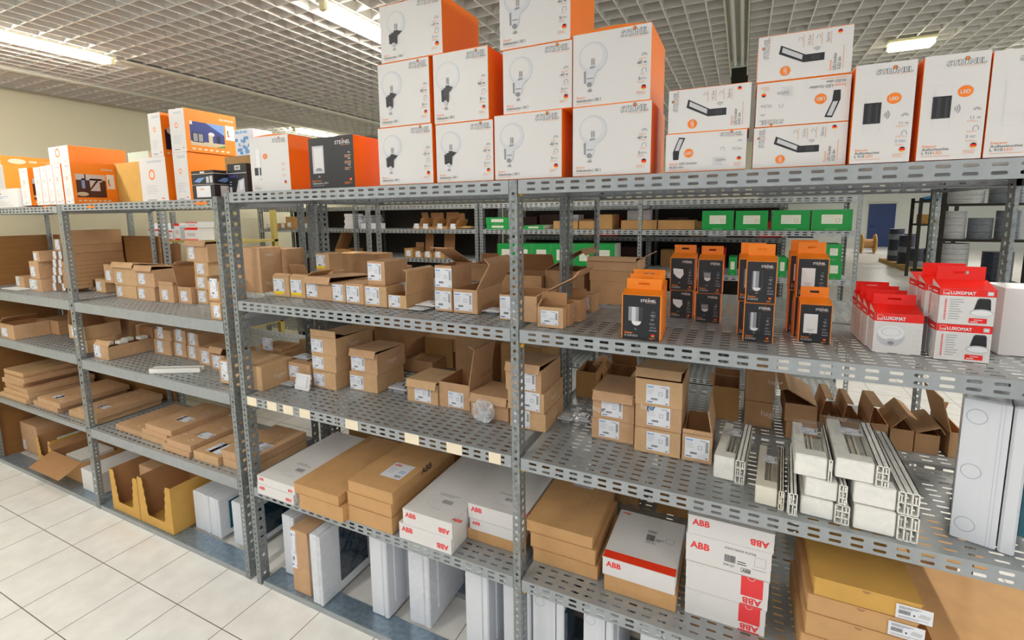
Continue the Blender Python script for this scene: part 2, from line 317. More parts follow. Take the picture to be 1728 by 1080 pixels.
def a_tall(A, w, h, dark):
    A.rect(0, 0, w, h, 'black_print' if dark else 'card_white', .3)
    if dark:
        steinel_logo(A, w * .6, h * .84, w * .34, h * .07)
        A.rect(w * .08, h * .3, w * .34, h * .84, 'pale_print', 1); A.rect(w * .12, h * .36, w * .32, h * .8, 'card_white', 2); A.ell(w * .22, h * .35, w * .08, h * .06, 'grey_print', 3, a0=0, a1=180)
        waves(A, w * .22, h * .27, h * .05, 'pale_print')
        A.text('Design Sensor', w * .05, h * .14, h * .035, 'orange', 2, width=w * .22); A.text('Außenleuchte L 270 S', w * .05, h * .085, h * .04, 'card_white', 2, width=w * .36); A.rect(w * .05, h * .05, w * .32, h * .06, 'grey_print', 2)
        for z in (.58, .46, .34): A.lines(w * .8, h * z, w * .95, h * (z + .06), 3, 'peach_print'); house(A, w * .9, h * (z + .075), w * .03, 'card_white')
        flag(A, w * .92, h * .17, w * .03); A.lines(w * .78, h * .07, w * .95, h * .12, 3, 'orange')
    else:
        steinel_logo(A, w * .6, h * .88, w * .34, h * .06)
        A.rect(w * .13, h * .42, w * .27, h * .8, 'faint_print', 1); A.rect(w * .15, h * .43, w * .26, h * .79, 'paper', 2); A.rect(w * .1, h * .3, w * .27, h * .44, 'dark_print', 3); A.rect(w * .2, h * .3, w * .24, h * .44, 'pale_print', 4)
        A.ell(w * .4, h * .64, w * .06, h * .05, 'orange', 2); A.text('LED', w * .4, h * .625, h * .03, 'card_white', 3, align='c'); waves(A, w * .26, h * .25, h * .04, 'grey_print')
        A.text('Sensor', w * .06, h * .1, h * .03, 'peach_print', 2); A.lines(w * .06, h * .04, w * .36, h * .09, 2, 'grey_print')
        for z in (.46, .36, .26): A.lines(w * .8, h * z, w * .93, h * (z + .05), 3, 'peach_print')
        flag(A, w * .88, h * .15, w * .03)
def a_sensor(A, w, h, v):
    A.rect(0, 0, w, h, 'black_print', 1)
    steinel_logo(A, w * .48, h * .86, w * .42, h * .06)
    cx = w * .36
    if v == 'round_grey':
        A.rect(w * .16, h * .42, w * .55, h * .74, 'grey_print', 3); A.rect(w * .25, h * .42, w * .36, h * .74, 'pale_print', 4); A.rect(w * .44, h * .42, w * .55, h * .74, 'dark_print', 4); A.ell(cx + w * .02, h * .42, w * .13, h * .1, 'card_white', 5, a0=180, a1=360)
    elif v == 'white_ball':
        A.q([(w * .1, h * .68), (w * .52, h * .66), (w * .55, h * .5), (w * .42, h * .36), (w * .28, h * .4), (w * .12, h * .52)], 'card_white', 3); A.rect(w * .25, h * .55, w * .5, h * .565, 'pale_print', 4)
    elif v == 'silver_ball':
        A.q([(w * .12, h * .7), (w * .5, h * .66), (w * .52, h * .5), (w * .3, h * .5), (w * .2, h * .5)], 'dark_print', 3); A.q([(w * .22, h * .62), (w * .52, h * .62), (w * .5, h * .48), (w * .24, h * .48)], 'grey_print', 4); A.ell(w * .38, h * .47, w * .14, h * .1, 'card_white', 5, a0=180, a1=360)
    elif v == 'tube_grey':
        A.rect(w * .14, h * .28, w * .56, h * .78, 'dark_print', 2); A.rect(w * .2, h * .36, w * .5, h * .77, 'grey_print', 3); A.rect(w * .24, h * .36, w * .3, h * .77, 'pale_print', 4); A.rect(w * .42, h * .36, w * .5, h * .77, 'black_print', 4); A.ell(w * .35, h * .37, w * .14, h * .08, 'card_white', 5, a0=180, a1=360)
    elif v == 'square_white':
        A.rect(w * .12, h * .26, w * .58, h * .76, 'card_white', 3); A.rect(w * .14, h * .38, w * .56, h * .385, 'pale_print', 4); A.ell(w * .35, h * .37, w * .12, h * .07, 'pale_print', 4, a0=180, a1=360)
    waves(A, cx, h * .27, h * .05, 'grey_print')
    A.text('Sensor', w * .06, h * .13, h * .045, 'orange', 3, bold=.02); A.text({'round_grey': 'IS 2160 ECO', 'white_ball': 'IS 2140 ECO', 'silver_ball': 'IS 2140 ECO', 'tube_grey': 'IS 2180 ECO', 'square_white': 'IS 2160 ECO'}[v], w * .06, h * .065, h * .045, 'card_white', 3, width=w * .36)
    x = w * .83
    for z in (.56, .46): house(A, x, h * (z + .06), w * .05, 'grey_print'); A.lines(x - w * .07, h * z, x + w * .07, h * (z + .035), 2, 'pale_print')
    A.lines(x - w * .1, h * .36, x + w * .1, h * .41, 2, 'grey_print'); A.text('IP54', x, h * .27, h * .05, 'grey_print', 3, align='c'); A.rect(x - w * .1, h * .225, x + w * .1, h * .235, 'pale_print', 3)
    flag(A, x, h * .13, w * .05, 3); A.lines(x - w * .1, h * .03, x + w * .1, h * .075, 2, 'orange')
def a_lux(A, w, h, v):
    A.rect(0, 0, w, h, 'card_white', .3)
    A.rect(0, h * .8, w, h, 'red_print', 1)
    A.rect(w * .055, h * .83, w * .17, h * .96, 'paper', 2); A.rect(w * .062, h * .885, w * .163, h * .953, 'red_print', 3); A.text('BEG', w * .068, h * .838, h * .035, 'red_print', 3, bold=.03)
    A.text('LUXOMAT', w * .19, h * .845, h * .085, 'paper', 2, width=w * .45, bold=.035); A.ring(w * .62, h * .92, h * .012, h * .004, 'paper', 2)
    if v == 'dome':
        A.ell(w * .36, h * .42, w * .29, h * .25, 'pale_print', 2); A.ell(w * .36, h * .52, w * .28, h * .19, 'paper', 3); A.ell(w * .36, h * .54, w * .2, h * .11, 'pale_print', 4); A.ell(w * .36, h * .54, w * .185, h * .1, 'paper', 5); A.ell(w * .38, h * .28, w * .13, h * .1, 'pale_print', 5); A.ell(w * .37, h * .26, w * .07, h * .05, 'grey_print', 6)
        for k in range(4): A.ring(w * .84, h * (.62 - .13 * k), w * .02, w * .005, 'pale_print', 2); A.lines(w * .88, h * (.6 - .13 * k), w * .95, h * (.64 - .13 * k), 2, 'pale_print')
    else:
        A.rect(w * .84, h * .84, w * .95, h * .95, 'pale_print', 2); A.rect(w * .86, h * .87, w * .93, h * .92, 'paper', 3)
        A.bars(w * .1, h * .12, w * .135, h * .72, 'red_print', 2, True, 16); A.lines(w * .19, h * .15, w * .45, h * .76, 9, 'grey_print', fill=.22)
        A.q([(w * .62, h * .38), (w * .93, h * .38), (w * .91, h * .72), (w * .68, h * .72)], 'black_print', 3); A.q([(w * .68, h * .72), (w * .91, h * .72), (w * .88, h * .76), (w * .71, h * .76)], 'dark_print', 4)
        A.ell(w * .77, h * .36, w * .21, h * .1, 'pale_print', 4); A.ell(w * .77, h * .35, w * .19, h * .075, 'paper', 5); A.rect(w * .56, h * .06, w * .88, h * .2, 'red_print', 2); A.bars(w * .65, h * .135, w * .8, h * .165, 'paper', 3, False, 8); A.rect(w * .59, h * .085, w * .72, h * .105, 'paper', 3)
def a_luxside(A, w, h):
    A.rect(0, 0, w, h, 'card_white', .3)
    A.rect(0, h * .8, w, h, 'red_print', 1); A.rect(w * .2, h * .86, w * .8, h * .9, 'paper', 2); A.lines(w * .1, h * .5, w * .9, h * .74, 6, 'pale_print'); A.ring(w * .5, h * .3, w * .22, w * .03, 'pale_print', 2); A.lines(w * .2, h * .06, w * .8, h * .14, 3, 'pale_print')
def a_label(A, w, h, v):
    A.rect(0, 0, w, h, 'label_white', 1); A.text('hager', w * .05, h * .84, h * .1, 'blue_print', 2, width=w * .28, bold=.03)
    A.rect(w * .62, h * .88, w * .86, h * .91, 'grey_print', 2); A.lines(w * .05, h * .5, w * .42, h * .8, 5, 'pale_print'); A.bars(w * .84, h * .38, w * .95, h * .86, 'dark_print', 2, True, 14)
    if v == 1: A.ring(w * .62, h * .55, w * .12, w * .025, 'grey_print', 2, 45, 405, 4)
    if v == 2: A.lines(w * .5, h * .4, w * .8, h * .5, 3, 'grey_print')
    A.rect(w * .8, h * .06, w * .8 + w * .004, h * .95, 'pale_print', 2); A.bars(w * .22, h * .2, w * .5, h * .3, 'dark_print', 2, False, 14)
    if v == 3: A.rect(0, 0, w, h * .17, 'yellow_print', 2)
    else: A.rect(w * .05, h * .06, w * .28, h * .1, 'blue_print_dark', 2); A.rect(w * .84, h * .05, w * .93, h * .09, 'dark_print', 2)
def a_word(A, s, h, width, m): A.text(s, 0, 0, h, m, 1, width=width, bold=.015)
def a_abbfront(A, w, h, v):
    A.rect(0, 0, w, h, 'card_white', .3)
    hh = min(h * .3, .022)
    A.text('ABB', w * .05, h * .52, hh, 'logo_red', 2, width=hh * 2.7, bold=.035)
    if v == 1: A.text('ABB', w * .95, h * .35 + hh * .5, hh, 'logo_red', 2, width=hh * 2.7, bold=.035, rot=180)
    if v == 2:
        A.text('PORTE TRANSP. PLATINE', w * .47, h * .78, h * .075, 'dark_print', 2, width=w * .36); A.bars(w * .47, h * .33, w * .6, h * .58, 'dark_print', 2, False, 16); A.text('799107', w * .455, h * .17, h * .09, 'dark_print', 2, width=w * .13, slant=.1)
        A.rect(w * .79, h * .3, w * .95, h * .31, 'dark_print', 2); A.ring(w * .88, h * .58, w * .09, w * .004, 'grey_print', 2, 45, 405, 4); A.lines(w * .62, h * .34, w * .76, h * .5, 2, 'dark_print'); A.rect(w * .665, h * .1, w * .775, h * .25, 'dark_print', 2); A.rect(w * .67, h * .115, w * .77, h * .235, 'card_white', 3); A.text('ABB', w * .68, h * .13, h * .09, 'dark_print', 4, bold=.03)
    if v == 3:
        A.rect(w * .7, h * .32, w * .94, h * 1, 'logo_red', 1); A.rect(w * .7, 0, w * .94, h * .08, 'logo_red', 1); A.text('ABB', w * .935, h * .28, h * .2, 'logo_red', 2, width=w * .22, bold=.035, rot=180)
        A.v = A.v; A.ell(w * .8, h, w * .045, h * .16, 'card_white', 3, a0=180, a1=360, n=12); A.ell(w * .8, h, w * .035, h * .12, 'logo_red', 4, a0=180, a1=360, n=12)
        A.ell(w * .17, h, w * .045, h * .12, 'pale_print', 2, a0=180, a1=360, n=12)
def a_abbfront3(A, w, h):
    A.rect(0, 0, w, h, 'card_white', .3)
    A.rect(w * .68, h * .33, w * .94, h, 'logo_red', 1); A.rect(w * .68, 0, w * .94, h * .05, 'logo_red', 1); A.text('ABB', w * .93, h * .28, h * .2, 'logo_red', 2, width=w * .23, bold=.035, rot=180)
    A.ring(w * .8, h, w * .045, w * .006, 'card_white', 3, 180, 360, 10); A.ring(w * .17, h, w * .045, w * .005, 'pale_print', 2, 180, 360, 10)
def a_abbtop(A, w, d, v):
    A.rect(0, 0, w, d, 'card_white', .3)
    if v == 1:
        A.rect(0, 0, w, d * .13, 'stripe_red', 1); A.text('ABB', w * .04, d * .92, w * .045, 'logo_red', 2, width=w * .13, bold=.035)
        A.bars(w * .5, d * .5, w * .62, d * .62, 'dark_print', 2, False, 14); A.text('799132', w * .5, d * .45, w * .035, 'dark_print', 2); A.lines(w * .5, d * .66, w * .7, d * .72, 2, 'dark_print'); A.ring(w * .84, d * .58, w * .08, w * .005, 'dark_print', 2, 45, 405, 4); A.lines(w * .63, d * .52, w * .76, d * .58, 2, 'dark_print')
    else:
        A.bars(w * .52, d * .2, w * .72, d * .25, 'grey_print', 2, False, 14); A.lines(w * .35, d * .3, w * .8, d * .34, 2, 'grey_print'); A.ring(w * .36, d * .17, w * .09, w * .008, 'pale_print', 2, 45, 405, 4); A.lines(w * .4, d * .1, w * .7, d * .13, 2, 'pale_print')
        A.text('ABB', w * .93, d * .03, w * .07, 'logo_red', 2, width=w * .2, bold=.035, slant=.1)
def a_shiplabel(A, w, h):
    A.rect(0, 0, w, h, 'label_white', 1); A.bars(w * .08, h * .35, w * .4, h * .62, 'dark_print', 2, False, 16); A.lines(w * .08, h * .72, w * .7, h * .92, 3, 'dark_print'); A.lines(w * .08, h * .1, w * .9, h * .25, 2, 'grey_print'); A.q([(w * .6, h * .4), (w * .9, h * .35), (w * .95, h * .6), (w * .68, h * .66)], 'pale_print', 2); A.ell(w * .5, h * .42, w * .03, h * .06, 'dark_print', 2)
def a_topdoc(A, w, h):
    A.rect(0, 0, w, h, 'label_white', 1); A.text('ABB', w * .06, h * .78, h * .13, 'logo_red', 2, bold=.03); A.lines(w * .08, h * .3, w * .55, h * .7, 5, 'pale_print'); A.bars(w * .62, h * .1, w * .92, h * .25, 'grey_print', 2); A.lines(w * .62, h * .4, w * .9, h * .6, 2, 'blue_print')
def a_green(A, w, h):
    A.rect(0, 0, w, h, 'green_card', .3)
    x0, x1, z0, z1 = w * .24, w * .76, h * .32, h * .76
    A.rect(x0, z0, x1, z1, 'cream_label', 1); A.lines(x0 + w * .03, z1 - h * .14, x1 - w * .06, z1 - h * .04, 3, 'pale_print'); A.rect(x0 + w * .05, z0 + h * .08, x0 + w * .27, z0 + h * .2, 'mint_plastic', 2); A.ring(x1 - w * .12, z0 + h * .16, w * .06, w * .012, 'grey_print', 2); A.rect(w * .34, h * .05, w * .66, h * .065, 'cream_label', 1)
def a_orange_side(A, w, h, v):
    A.rect(0, 0, w, h, 'orange_light', .3)
    L = 1
    A.bars(w * .66, h * .83, w * .94, h * .88, 'cream_label', 2, False, 9)
    x0, x1, z0, z1 = w * .08, w * .74, h * .16, h * .72
    if v == 'house':
        A.rect(x0, z0, x1, z1, 'navy_photo', 1); A.q([(x0 + w * .3, z1), (x1, z1), (x1, z1 - h * .25)], 'sky_photo', 2); A.rect(x0, z0, x1, z0 + h * .1, 'tan_photo', 2); A.q([(x1 - w * .2, z0), (x1, z0), (x1, z0 + h * .07)], 'grass_photo', 3)
        A.rect(x0 + w * .03, z0 + h * .08, x0 + w * .25, z0 + h * .3, 'navy_dark', 3); A.rect(x0 + w * .05, z0 + h * .1, x0 + w * .13, z0 + h * .28, 'grey_print', 4); A.rect(x0 + w * .15, z0 + h * .1, x0 + w * .23, z0 + h * .28, 'grey_print', 4)
        A.rect(x0 + w * .34, z0 + h * .08, x0 + w * .42, z0 + h * .28, 'tan_photo', 3); A.rect(x0 + w * .5, z0 + h * .1, x0 + w * .57, z0 + h * .28, 'navy_dark', 3); A.ell(x0 + w * .4, z0 + h * .3, w * .06, h * .05, 'card_white', 2)
        A.rect(x0, z1 - h * .08, x0 + w * .05, z1, 'card_white', 3)
    elif v == 'room':
        A.rect(x0, z0, x1, z1, 'maroon_photo', 1); A.rect(x0, z1 - h * .14, x1, z1, 'pale_print', 2); A.rect(x0 + w * .12, z0 + h * .22, x0 + w * .22, z1 - h * .1, 'sky_photo', 2); A.rect(x0 + w * .3, z0 + h * .16, x0 + w * .58, z1 - h * .1, 'pale_print', 2)
        A.rect(x0 + w * .19, z0 + h * .2, x0 + w * .22, z1, 'maroon_photo', 3); A.q([(x0 + w * .26, z0 + h * .17), (x0 + w * .3, z0 + h * .17), (x0 + w * .52, z0 + h * .44), (x0 + w * .46, z0 + h * .44)], 'maroon_photo', 4); A.rect(x0 + w * .52, z0 + h * .12, x0 + w * .6, z0 + h * .38, 'maroon_photo', 4); A.ell(x0 + w * .12, z0 + h * .08, w * .13, h * .05, 'tan_photo', 3)
    elif v == 'lamp':
        A.rect(x0, z0, x1, z1 - h * .1, 'navy_dark', 1); A.ell(x0 + w * .25, z1 - h * .12, w * .2, h * .1, 'pale_print', 2); A.ell(x0 + w * .3, z0 + h * .2, w * .1, h * .06, 'sky_photo', 3)
    A.rect(w * .77, h * .38, w * .95, h * .74, 'paper', 1); A.rect(w * .8, h * .5, w * .83, h * .62, 'grass_photo', 2); A.q([(w * .8, h * .46), (w * .85, h * .46), (w * .825, h * .52)], 'red_print', 2)
    for k in range(7): A.rect(w * (.1 + .11 * k), h * .06, w * (.16 + .11 * k), h * .1, 'cream_label', 1)
def a_ellipse_side(A, w, h):
    A.rect(0, 0, w, h, 'orange', .3)
    A.ell(w * .2, h * .5, w * .11, h * .26, 'pale_print', 1); A.ell(w * .2, h * .52, w * .09, h * .2, 'tan_photo', 2); A.rect(w * .35, h * .42, w * .45, h * .62, 'tan_photo', 1); A.rect(w * .5, h * .52, w * .75, h * .58, 'peach_print', 1); A.rect(w * .8, h * .7, w * .95, h * .78, 'peach_print', 1)
def a_white_narrow(A, w, h):
    A.rect(0, 0, w, h, 'card_white', .3)
    A.rect(w * .3, h * .88, w * .85, h * .93, 'pale_print', 1); A.ring(w * .45, h * .62, w * .12, w * .04, 'orange', 1, n=10); A.lines(w * .2, h * .2, w * .8, h * .4, 5, 'pale_print'); A.rect(w * .75, h * .08, w * .85, h * .1, 'red_print', 1); A.rect(w * .2, h * .05, w * .55, h * .07, 'grey_print', 1)
def a_black_spot(A, w, h):
    A.rect(0, 0, w, h, 'black_print', .3)
    A.rect(w * .02, h * .72, w * .98, h * .74, 'pale_print', 1); A.rect(w * .38, h * .82, w * .68, h * .95, 'card_white', 1); A.bars(w * .43, h * .85, w * .63, h * .92, 'black_print', 2, False, 6); A.text('TWINK 10', w * .04, h * .6, h * .08, 'violet_print', 2, width=w * .5, bold=.03)
    A.q([(w * .5, h * .08), (w * .85, h * .2), (w * .85, h * .58), (w * .55, h * .52), (w * .42, h * .25), (w * .36, h * .08)], 'pale_print', 1); A.q([(w * .58, h * .24), (w * .79, h * .27), (w * .79, h * .52), (w * .6, h * .48)], 'label_white', 2); A.rect(w * .06, h * .06, w * .18, h * .34, 'pale_print', 1); A.lines(w * .08, h * .4, w * .24, h * .54, 2, 'pale_print')
def a_black_low(A, w, h):
    A.rect(0, 0, w, h, 'black_print', .3)
    A.rect(0, h * .5, w, h * .515, 'white_ink', 1); A.rect(0, h * .88, w, h * .9, 'white_ink', 1); A.rect(w * .18, h * .06, w * .82, h * .46, 'paper', 1); A.q([(w * .35, h * .3), (w * .4, h * .4), (w * .6, h * .34)], 'peach_print', 2); A.q([(w * .1, h * .62), (w * .35, h * .58), (w * .62, h * .76), (w * .3, h * .74)], 'sky_photo', 1); A.rect(w * .66, h * .56, w * .78, h * .78, 'pale_print', 1); A.rect(w * .82, h * .56, w * .94, h * .8, 'pale_print', 1); A.rect(w * .4, h * .91, w * .6, h * .97, 'card_white', 1)
def a_blink(A, w, h):
    A.rect(0, 0, w, h, 'label_white', .3)
    A.text('BLINK', w * .06, h * .84, h * .1, 'blink_blue', 1, width=w * .7, bold=.03); rnd = random.Random(3)
    for k in range(26):
        x = rnd.random() * .84; z = .02 + rnd.random() * .62; A.rect(w * x, h * z, w * (x + .16), h * (z + .12), ('blink_blue', 'sky_photo', 'label_white')[k % 3], 1 + k * .1)
def a_plain_lines(A, w, h):
    A.rect(0, 0, w, h, 'card_white', .3)
    A.lines(w * .1, h * .1, w * .9, h * .4, 4, 'pale_print'); A.rect(w * .1, h * .7, w * .5, h * .78, 'grey_print', 1); A.lines(w * .1, h * .5, w * .8, h * .65, 2, 'sky_photo')
def a_knock(A, w, h, n):
    A.rect(0, .004, w, h - .004, 'board_plastic', .3)
    for k in range(n):
        A.ring(w * .3, h * (.12 + .76 * k / max(1, n - 1)), .02, .0016, 'knockout_line', 1, n=26)
    A.rect(w * .78, 0, w * .786, h, 'knockout_line', 1); A.rect(w * .86, 0, w * .866, h, 'knockout_line', 1); A.rect(w * .55, 0, w * .552, h, 'pale_print', 1)
def a_redwhite(A, w, h): A.rect(0, 0, w, h, 'label_white', .3); A.rect(0, h * .85, w, h, 'red_print', 1); A.rect(0, 0, w, h * .1, 'red_print', 1); A.rect(w * .2, h * .35, w * .8, h * .6, 'pale_print', 1)
def a_price(A, w, h): A.rect(0, 0, w, h, 'price_cream', 1)

def a_plate(A, w, h): A.ring(w * .5, h * .5, w * .36, w * .02, 'faint_print', 1, 45, 405, 4); A.rect(w * .4, h * .06, w * .6, h * .1, 'grey_print', 1)
# ---------------------------------------------------------------- room
b = MB(); b.box(-5.05, -3.2, -.05, 16, 30, 0, 'floor_tiles'); struct('floor', b)
b = MB(); b.box(-5.15, -3.2, 0, -5.05, 30, 3.3, 'wall_paint'); struct('wall_left', b)
b = MB(); b.box(-5.15, 29.2, 0, 16, 29.3, 3.6, 'wall_white'); struct('wall_back', b)
b = MB(); b.box(-5.05, 7.4, 0, .9, 7.5, 3.3, 'wall_paint'); struct('wall_middle', b)
b = MB(); b.box(-5.03, 3.95, 2.55, -4.1, 4.6, 2.98, 'wall_paint'); struct('trim_1', b)
b = MB(); b.box(-4.3, -3, 2.982, -4.25, 9.5, 2.9995, 'channel_metal'); struct('trim_2', b)
b = MB(); b.box(-3.38, .56, 2.985, -3.32, 9.5, 2.9995, 'channel_metal'); struct('trim_3', b)
b = MB(); b.box(6.58, 29.13, 0, 7.7, 29.195, 2.2, 'door_blue'); b.box(6.5, 29.12, 2.2, 7.78, 29.195, 2.28, 'channel_metal'); b.cyl((6.7, 29.1, 1.05), (6.82, 29.1, 1.05), .02, 'steel_dark', 8); struct('door_1', b)
b = MB(); HC = 3.0; bt = .006; bh = .055
x = -5.0
k = 0
while x < 6.2:
    if not (.53 < x < .675): b.box(x - bt / 2, -3, HC, x + bt / 2, 9.6, HC + bh, 'blade')
    k += 1; x = -5.0 + k * .109
y = -3.0; k = 0
while y < 9.6:
    b.box(-5.04, y - bt / 2, HC + .002, .535, y + bt / 2, HC + bh, 'blade'); b.box(.67, y - bt / 2, HC + .002, 6.2, y + bt / 2, HC + bh, 'blade')
    k += 1; y = -3.0 + k * .1235
b.box(-5.05, -3.1, HC + .34, 16, 30, HC + .4, 'plenum')
b.box(6.2, -3.1, HC + .0, 16, 30, HC + .03, 'blade'); b.box(-5.05, 9.6, HC, 6.2, 30, HC + .03, 'blade')
struct('ceiling', b)
# lamps of the ceiling
def area(parent, loc, sx, sy, power, col=(1, .97, .9)):
    l = bpy.data.lights.new('tube_light', 'AREA'); l.shape = 'RECTANGLE'; l.size = sx; l.size_y = sy; l.energy = power; l.color = col
    o = link('tube_light', l, parent, loc); return o
def batten(label, x, y0, y1, P=26, lit=True, group=None):
    t = thing('ceiling_light', label, 'ceiling light', (x, (y0 + y1) / 2, HC), 0, group); L = y1 - y0
    k = MB(); k.box(-.035, -L / 2, -.006, .035, L / 2, .03, 'channel_metal'); link('batten', k.mesh('batten', .003), t)
    k = MB(); k.cyl((0, -L / 2 + .03, -.026), (0, L / 2 - .03, -.026), .018, 'tube_lit' if lit else 'tube_off', 12); link('tube', k.mesh('tube'), t)
    for s in (-1, 1):
        k = MB(); k.box(-.018, s * (L / 2 - .02) - .012, -.045, .018, s * (L / 2 - .02) + .012, 0, 'paint_cream'); link('tube_socket', k.mesh('tube_socket'), t)
    area(t, (0, 0, -.05), .05, L * .95, P)
    return t
LP = 14
batten('lit fluorescent tube at the upper left, in front of the beige wall', -3.35, -.97, .53, LP)
batten('short lit tube on the ceiling just above the orange boxes, by the pale bulkhead', -4.5, 3.0, 3.75, LP * .5)
batten('lit fluorescent tube above the globe lamp boxes, partly hidden behind them', -1.345, .5, 2.0, LP)
t = thing('ceiling_light', 'recessed channel light with two bare unlit tubes, above the narrow spotlight boxes', 'ceiling light', (.602, 2.0, HC), 0)
k = MB(); k.box(-.066, -2.2, 0, -.058, 1.1, .08, 'channel_metal'); k.box(.058, -2.2, 0, .066, 1.1, .08, 'channel_metal'); k.box(-.066, -2.2, .07, .066, 1.1, .08, 'channel_metal'); link('channel', k.mesh('channel'), t)
for s in (-.026, .026):
    k = MB(); k.cyl((s, -.65, .03), (s, .86, .03), .013, 'tube_off', 12); link('tube', k.mesh('tube'), t)
for yy in (-.66, .87):
    k = MB(); k.box(-.045, yy - .012, .012, .045, yy + .012, .07, 'mint_plastic'); link('tube_socket', k.mesh('tube_socket'), t)
t = thing('emergency_light', 'short lit emergency lamp on the ceiling above the tall wall light boxes', 'ceiling light', (1.63, 2.67, HC), R(-31) * 0, None)
k = MB(); k.box(-.13, -.05, -.02, .13, .05, 0, 'paint_cream'); link('housing', k.mesh('housing', .004), t)
k = MB(); k.box(-.12, -.045, -.062, .12, .045, -.021, 'diffuser_lit'); link('diffuser', k.mesh('diffuser', .012), t)
for i, (lx, ly) in enumerate(((2.6, .4), (4.6, 1.0), (2.6, 3.6), (-1.35, 4.0), (.602, -2.0 - 1.2), (-1.345, -2.0), (-3.35, -2.3), (2.6, -2.0), (4.6, 4.5), (3.4, 6.4), (7.5, 12), (7.5, 20), (9.5, 16), (6.5, 25))):  # unseen tubes added to light the shelf fronts, aisle and far hall
    w_ = 1.5; t = thing('ceiling_light', 'long lit fluorescent tube added on the ceiling outside the picture, for more light', 'ceiling light', (lx, ly, HC), 0, 'ceiling tubes added outside the picture')
    k = MB(); k.box(-.035, -w_ / 2, -.006, .035, w_ / 2, .03, 'channel_metal'); link('batten', k.mesh('batten'), t)
    k = MB(); k.cyl((0, -w_ / 2, -.026), (0, w_ / 2, -.026), .018, 'tube_lit', 10); link('tube', k.mesh('tube'), t)
    area(t, (0, 0, -.05), .05, w_ * .95, LP * (2.2 if ly > 10 else 1))
# ---------------------------------------------------------------- perforated shelving
def cell(b, mp, a0, a1, c0, c1, ra, rb, m):
    ca, cc = (a0 + a1) / 2, (c0 + c1) / 2; e = ra - rb * .6; g = rb * .45
    h = [(ca - e, cc + rb), (ca + e, cc + rb), (ca + ra, cc + g), (ca + ra, cc - g), (ca + e, cc - rb), (ca - e, cc - rb), (ca - ra, cc - g), (ca - ra, cc + g)]
    o = [(a0, c1), (a1, c1), (a1, c0), (a0, c0)]
    i = len(b.v); b.v += [mp(*p) for p in o + h]; mi = b.mi(m)
    for f in ((0, 1, 5, 4), (1, 2, 7, 6), (2, 3, 9, 8), (3, 0, 11, 10), (1, 6, 5), (2, 8, 7), (3, 10, 9), (0, 4, 11)):
        b.f.append(tuple(i + j for j in reversed(f))); b.m.append(mi)
def strip(b, mp, a0, a1, c0, c1, pitch, off, ra, rb, m):
    """one row of slots from a0 to a1"""
    a = a0 + off; b.face([mp(a0, c1), mp(a0, c0), mp(a, c0), mp(a, c1)], m)
    while a + pitch <= a1: cell(b, mp, a, a + pitch, c0, c1, ra, rb, m); a += pitch
    if a1 - a > 1e-4: b.face([mp(a, c1), mp(a, c0), mp(a1, c0), mp(a1, c1)], m)
DECKS = {}
def deck_mesh(L, D, lip, slots=True):
    k = (round(L, 3), D, lip, slots)
    if k in DECKS: return DECKS[k]
    b = MB(); p = .05; n = 15; dy = (D - .02) / n
    b.face([(0, .01, 0), (0, 0, 0), (L, 0, 0), (L, .01, 0)], 'shelf_sheet'); b.face([(0, D, 0), (0, D - .01, 0), (L, D - .01, 0), (L, D, 0)], 'shelf_sheet')
    for j in range(n): strip(b, lambda x, y: (x, y, 0), 0, L, .01 + j * dy, .01 + (j + 1) * dy, p, .022, .0145, .004, 'shelf_sheet')
    for yy in (0, D):
        fr = (lambda x, z: (x, 0, z)) if yy == 0 else (lambda x, z: (x, D, z))
        if slots:
            e = lip * .08; hh = (lip - 2 * e) / 2
            b.face([fr(0, 0), fr(0, -e), fr(L, -e), fr(L, 0)], 'lip_sheet'); b.face([fr(0, -lip + e), fr(0, -lip), fr(L, -lip), fr(L, -lip + e)], 'lip_sheet')
            for r in range(2): strip(b, fr, 0, L, -e - (r + 1) * hh, -e - r * hh, p, .022, .0145, .0042, 'lip_sheet')
        else: b.face([fr(0, 0), fr(0, -lip), fr(L, -lip), fr(L, 0)], 'lip_sheet')
        y2 = yy + (.012 if yy == 0 else -.012); b.face([(0, yy, -lip), (0, y2, -lip), (L, y2, -lip), (L, yy, -lip)], 'lip_sheet')
    for x in (0, L): b.face([(x, 0, 0), (x, D, 0), (x, D, -lip), (x, 0, -lip)], 'lip_sheet')
    DECKS[k] = b.mesh('shelf'); return DECKS[k]
POSTS = {}
def post_mesh(fw, pf, rf, sw, ps, rs, H, sx, sy):
    """angle post; corner at the origin, front flange towards sx, side flange towards sy"""
    k = (fw, pf, rf, sw, ps, rs, H, sx, sy)
    if k in POSTS: return POSTS[k]
    b = MB(); z = .03; b.face([(0, 0, 0), (sx * fw, 0, 0), (sx * fw, 0, z), (0, 0, z)], 'galvanised'); b.face([(0, 0, 0), (0, sy * sw, 0), (0, sy * sw, z), (0, 0, z)], 'galvanised')
    for w_, p_, r_, mp in ((fw, pf, rf, lambda a, c: (sx * a, 0, c)), (sw, ps, rs, lambda a, c: (0, sy * a, c))):
        a = z
        while a + p_ <= H - .004: cell(b, mp, 0, w_, a, a + p_, r_, r_, 'galvanised'); a += p_
        b.face([mp(0, a), mp(w_, a), mp(w_, H), mp(0, H)], 'galvanised')
    me = b.mesh('post'); POSTS[k] = me; return me
NARROW = (.032, .0265, .0048); WIDE = (.05, .05, .0085); MID = (.03, .0285, .0055); MIDS = (.05, .0285, .0075)
def post(root, x, y, H, fr, sd, sx, sy): return link('post', post_mesh(*fr, *sd, H, sx, sy), root, (x, y, 0))
def shelf(root, x0, x1, z, y0=0.0, D=.5, lip=.046, slots=True): return link('shelf', deck_mesh(x1 - x0, D, lip, slots), root, (x0, y0, z))
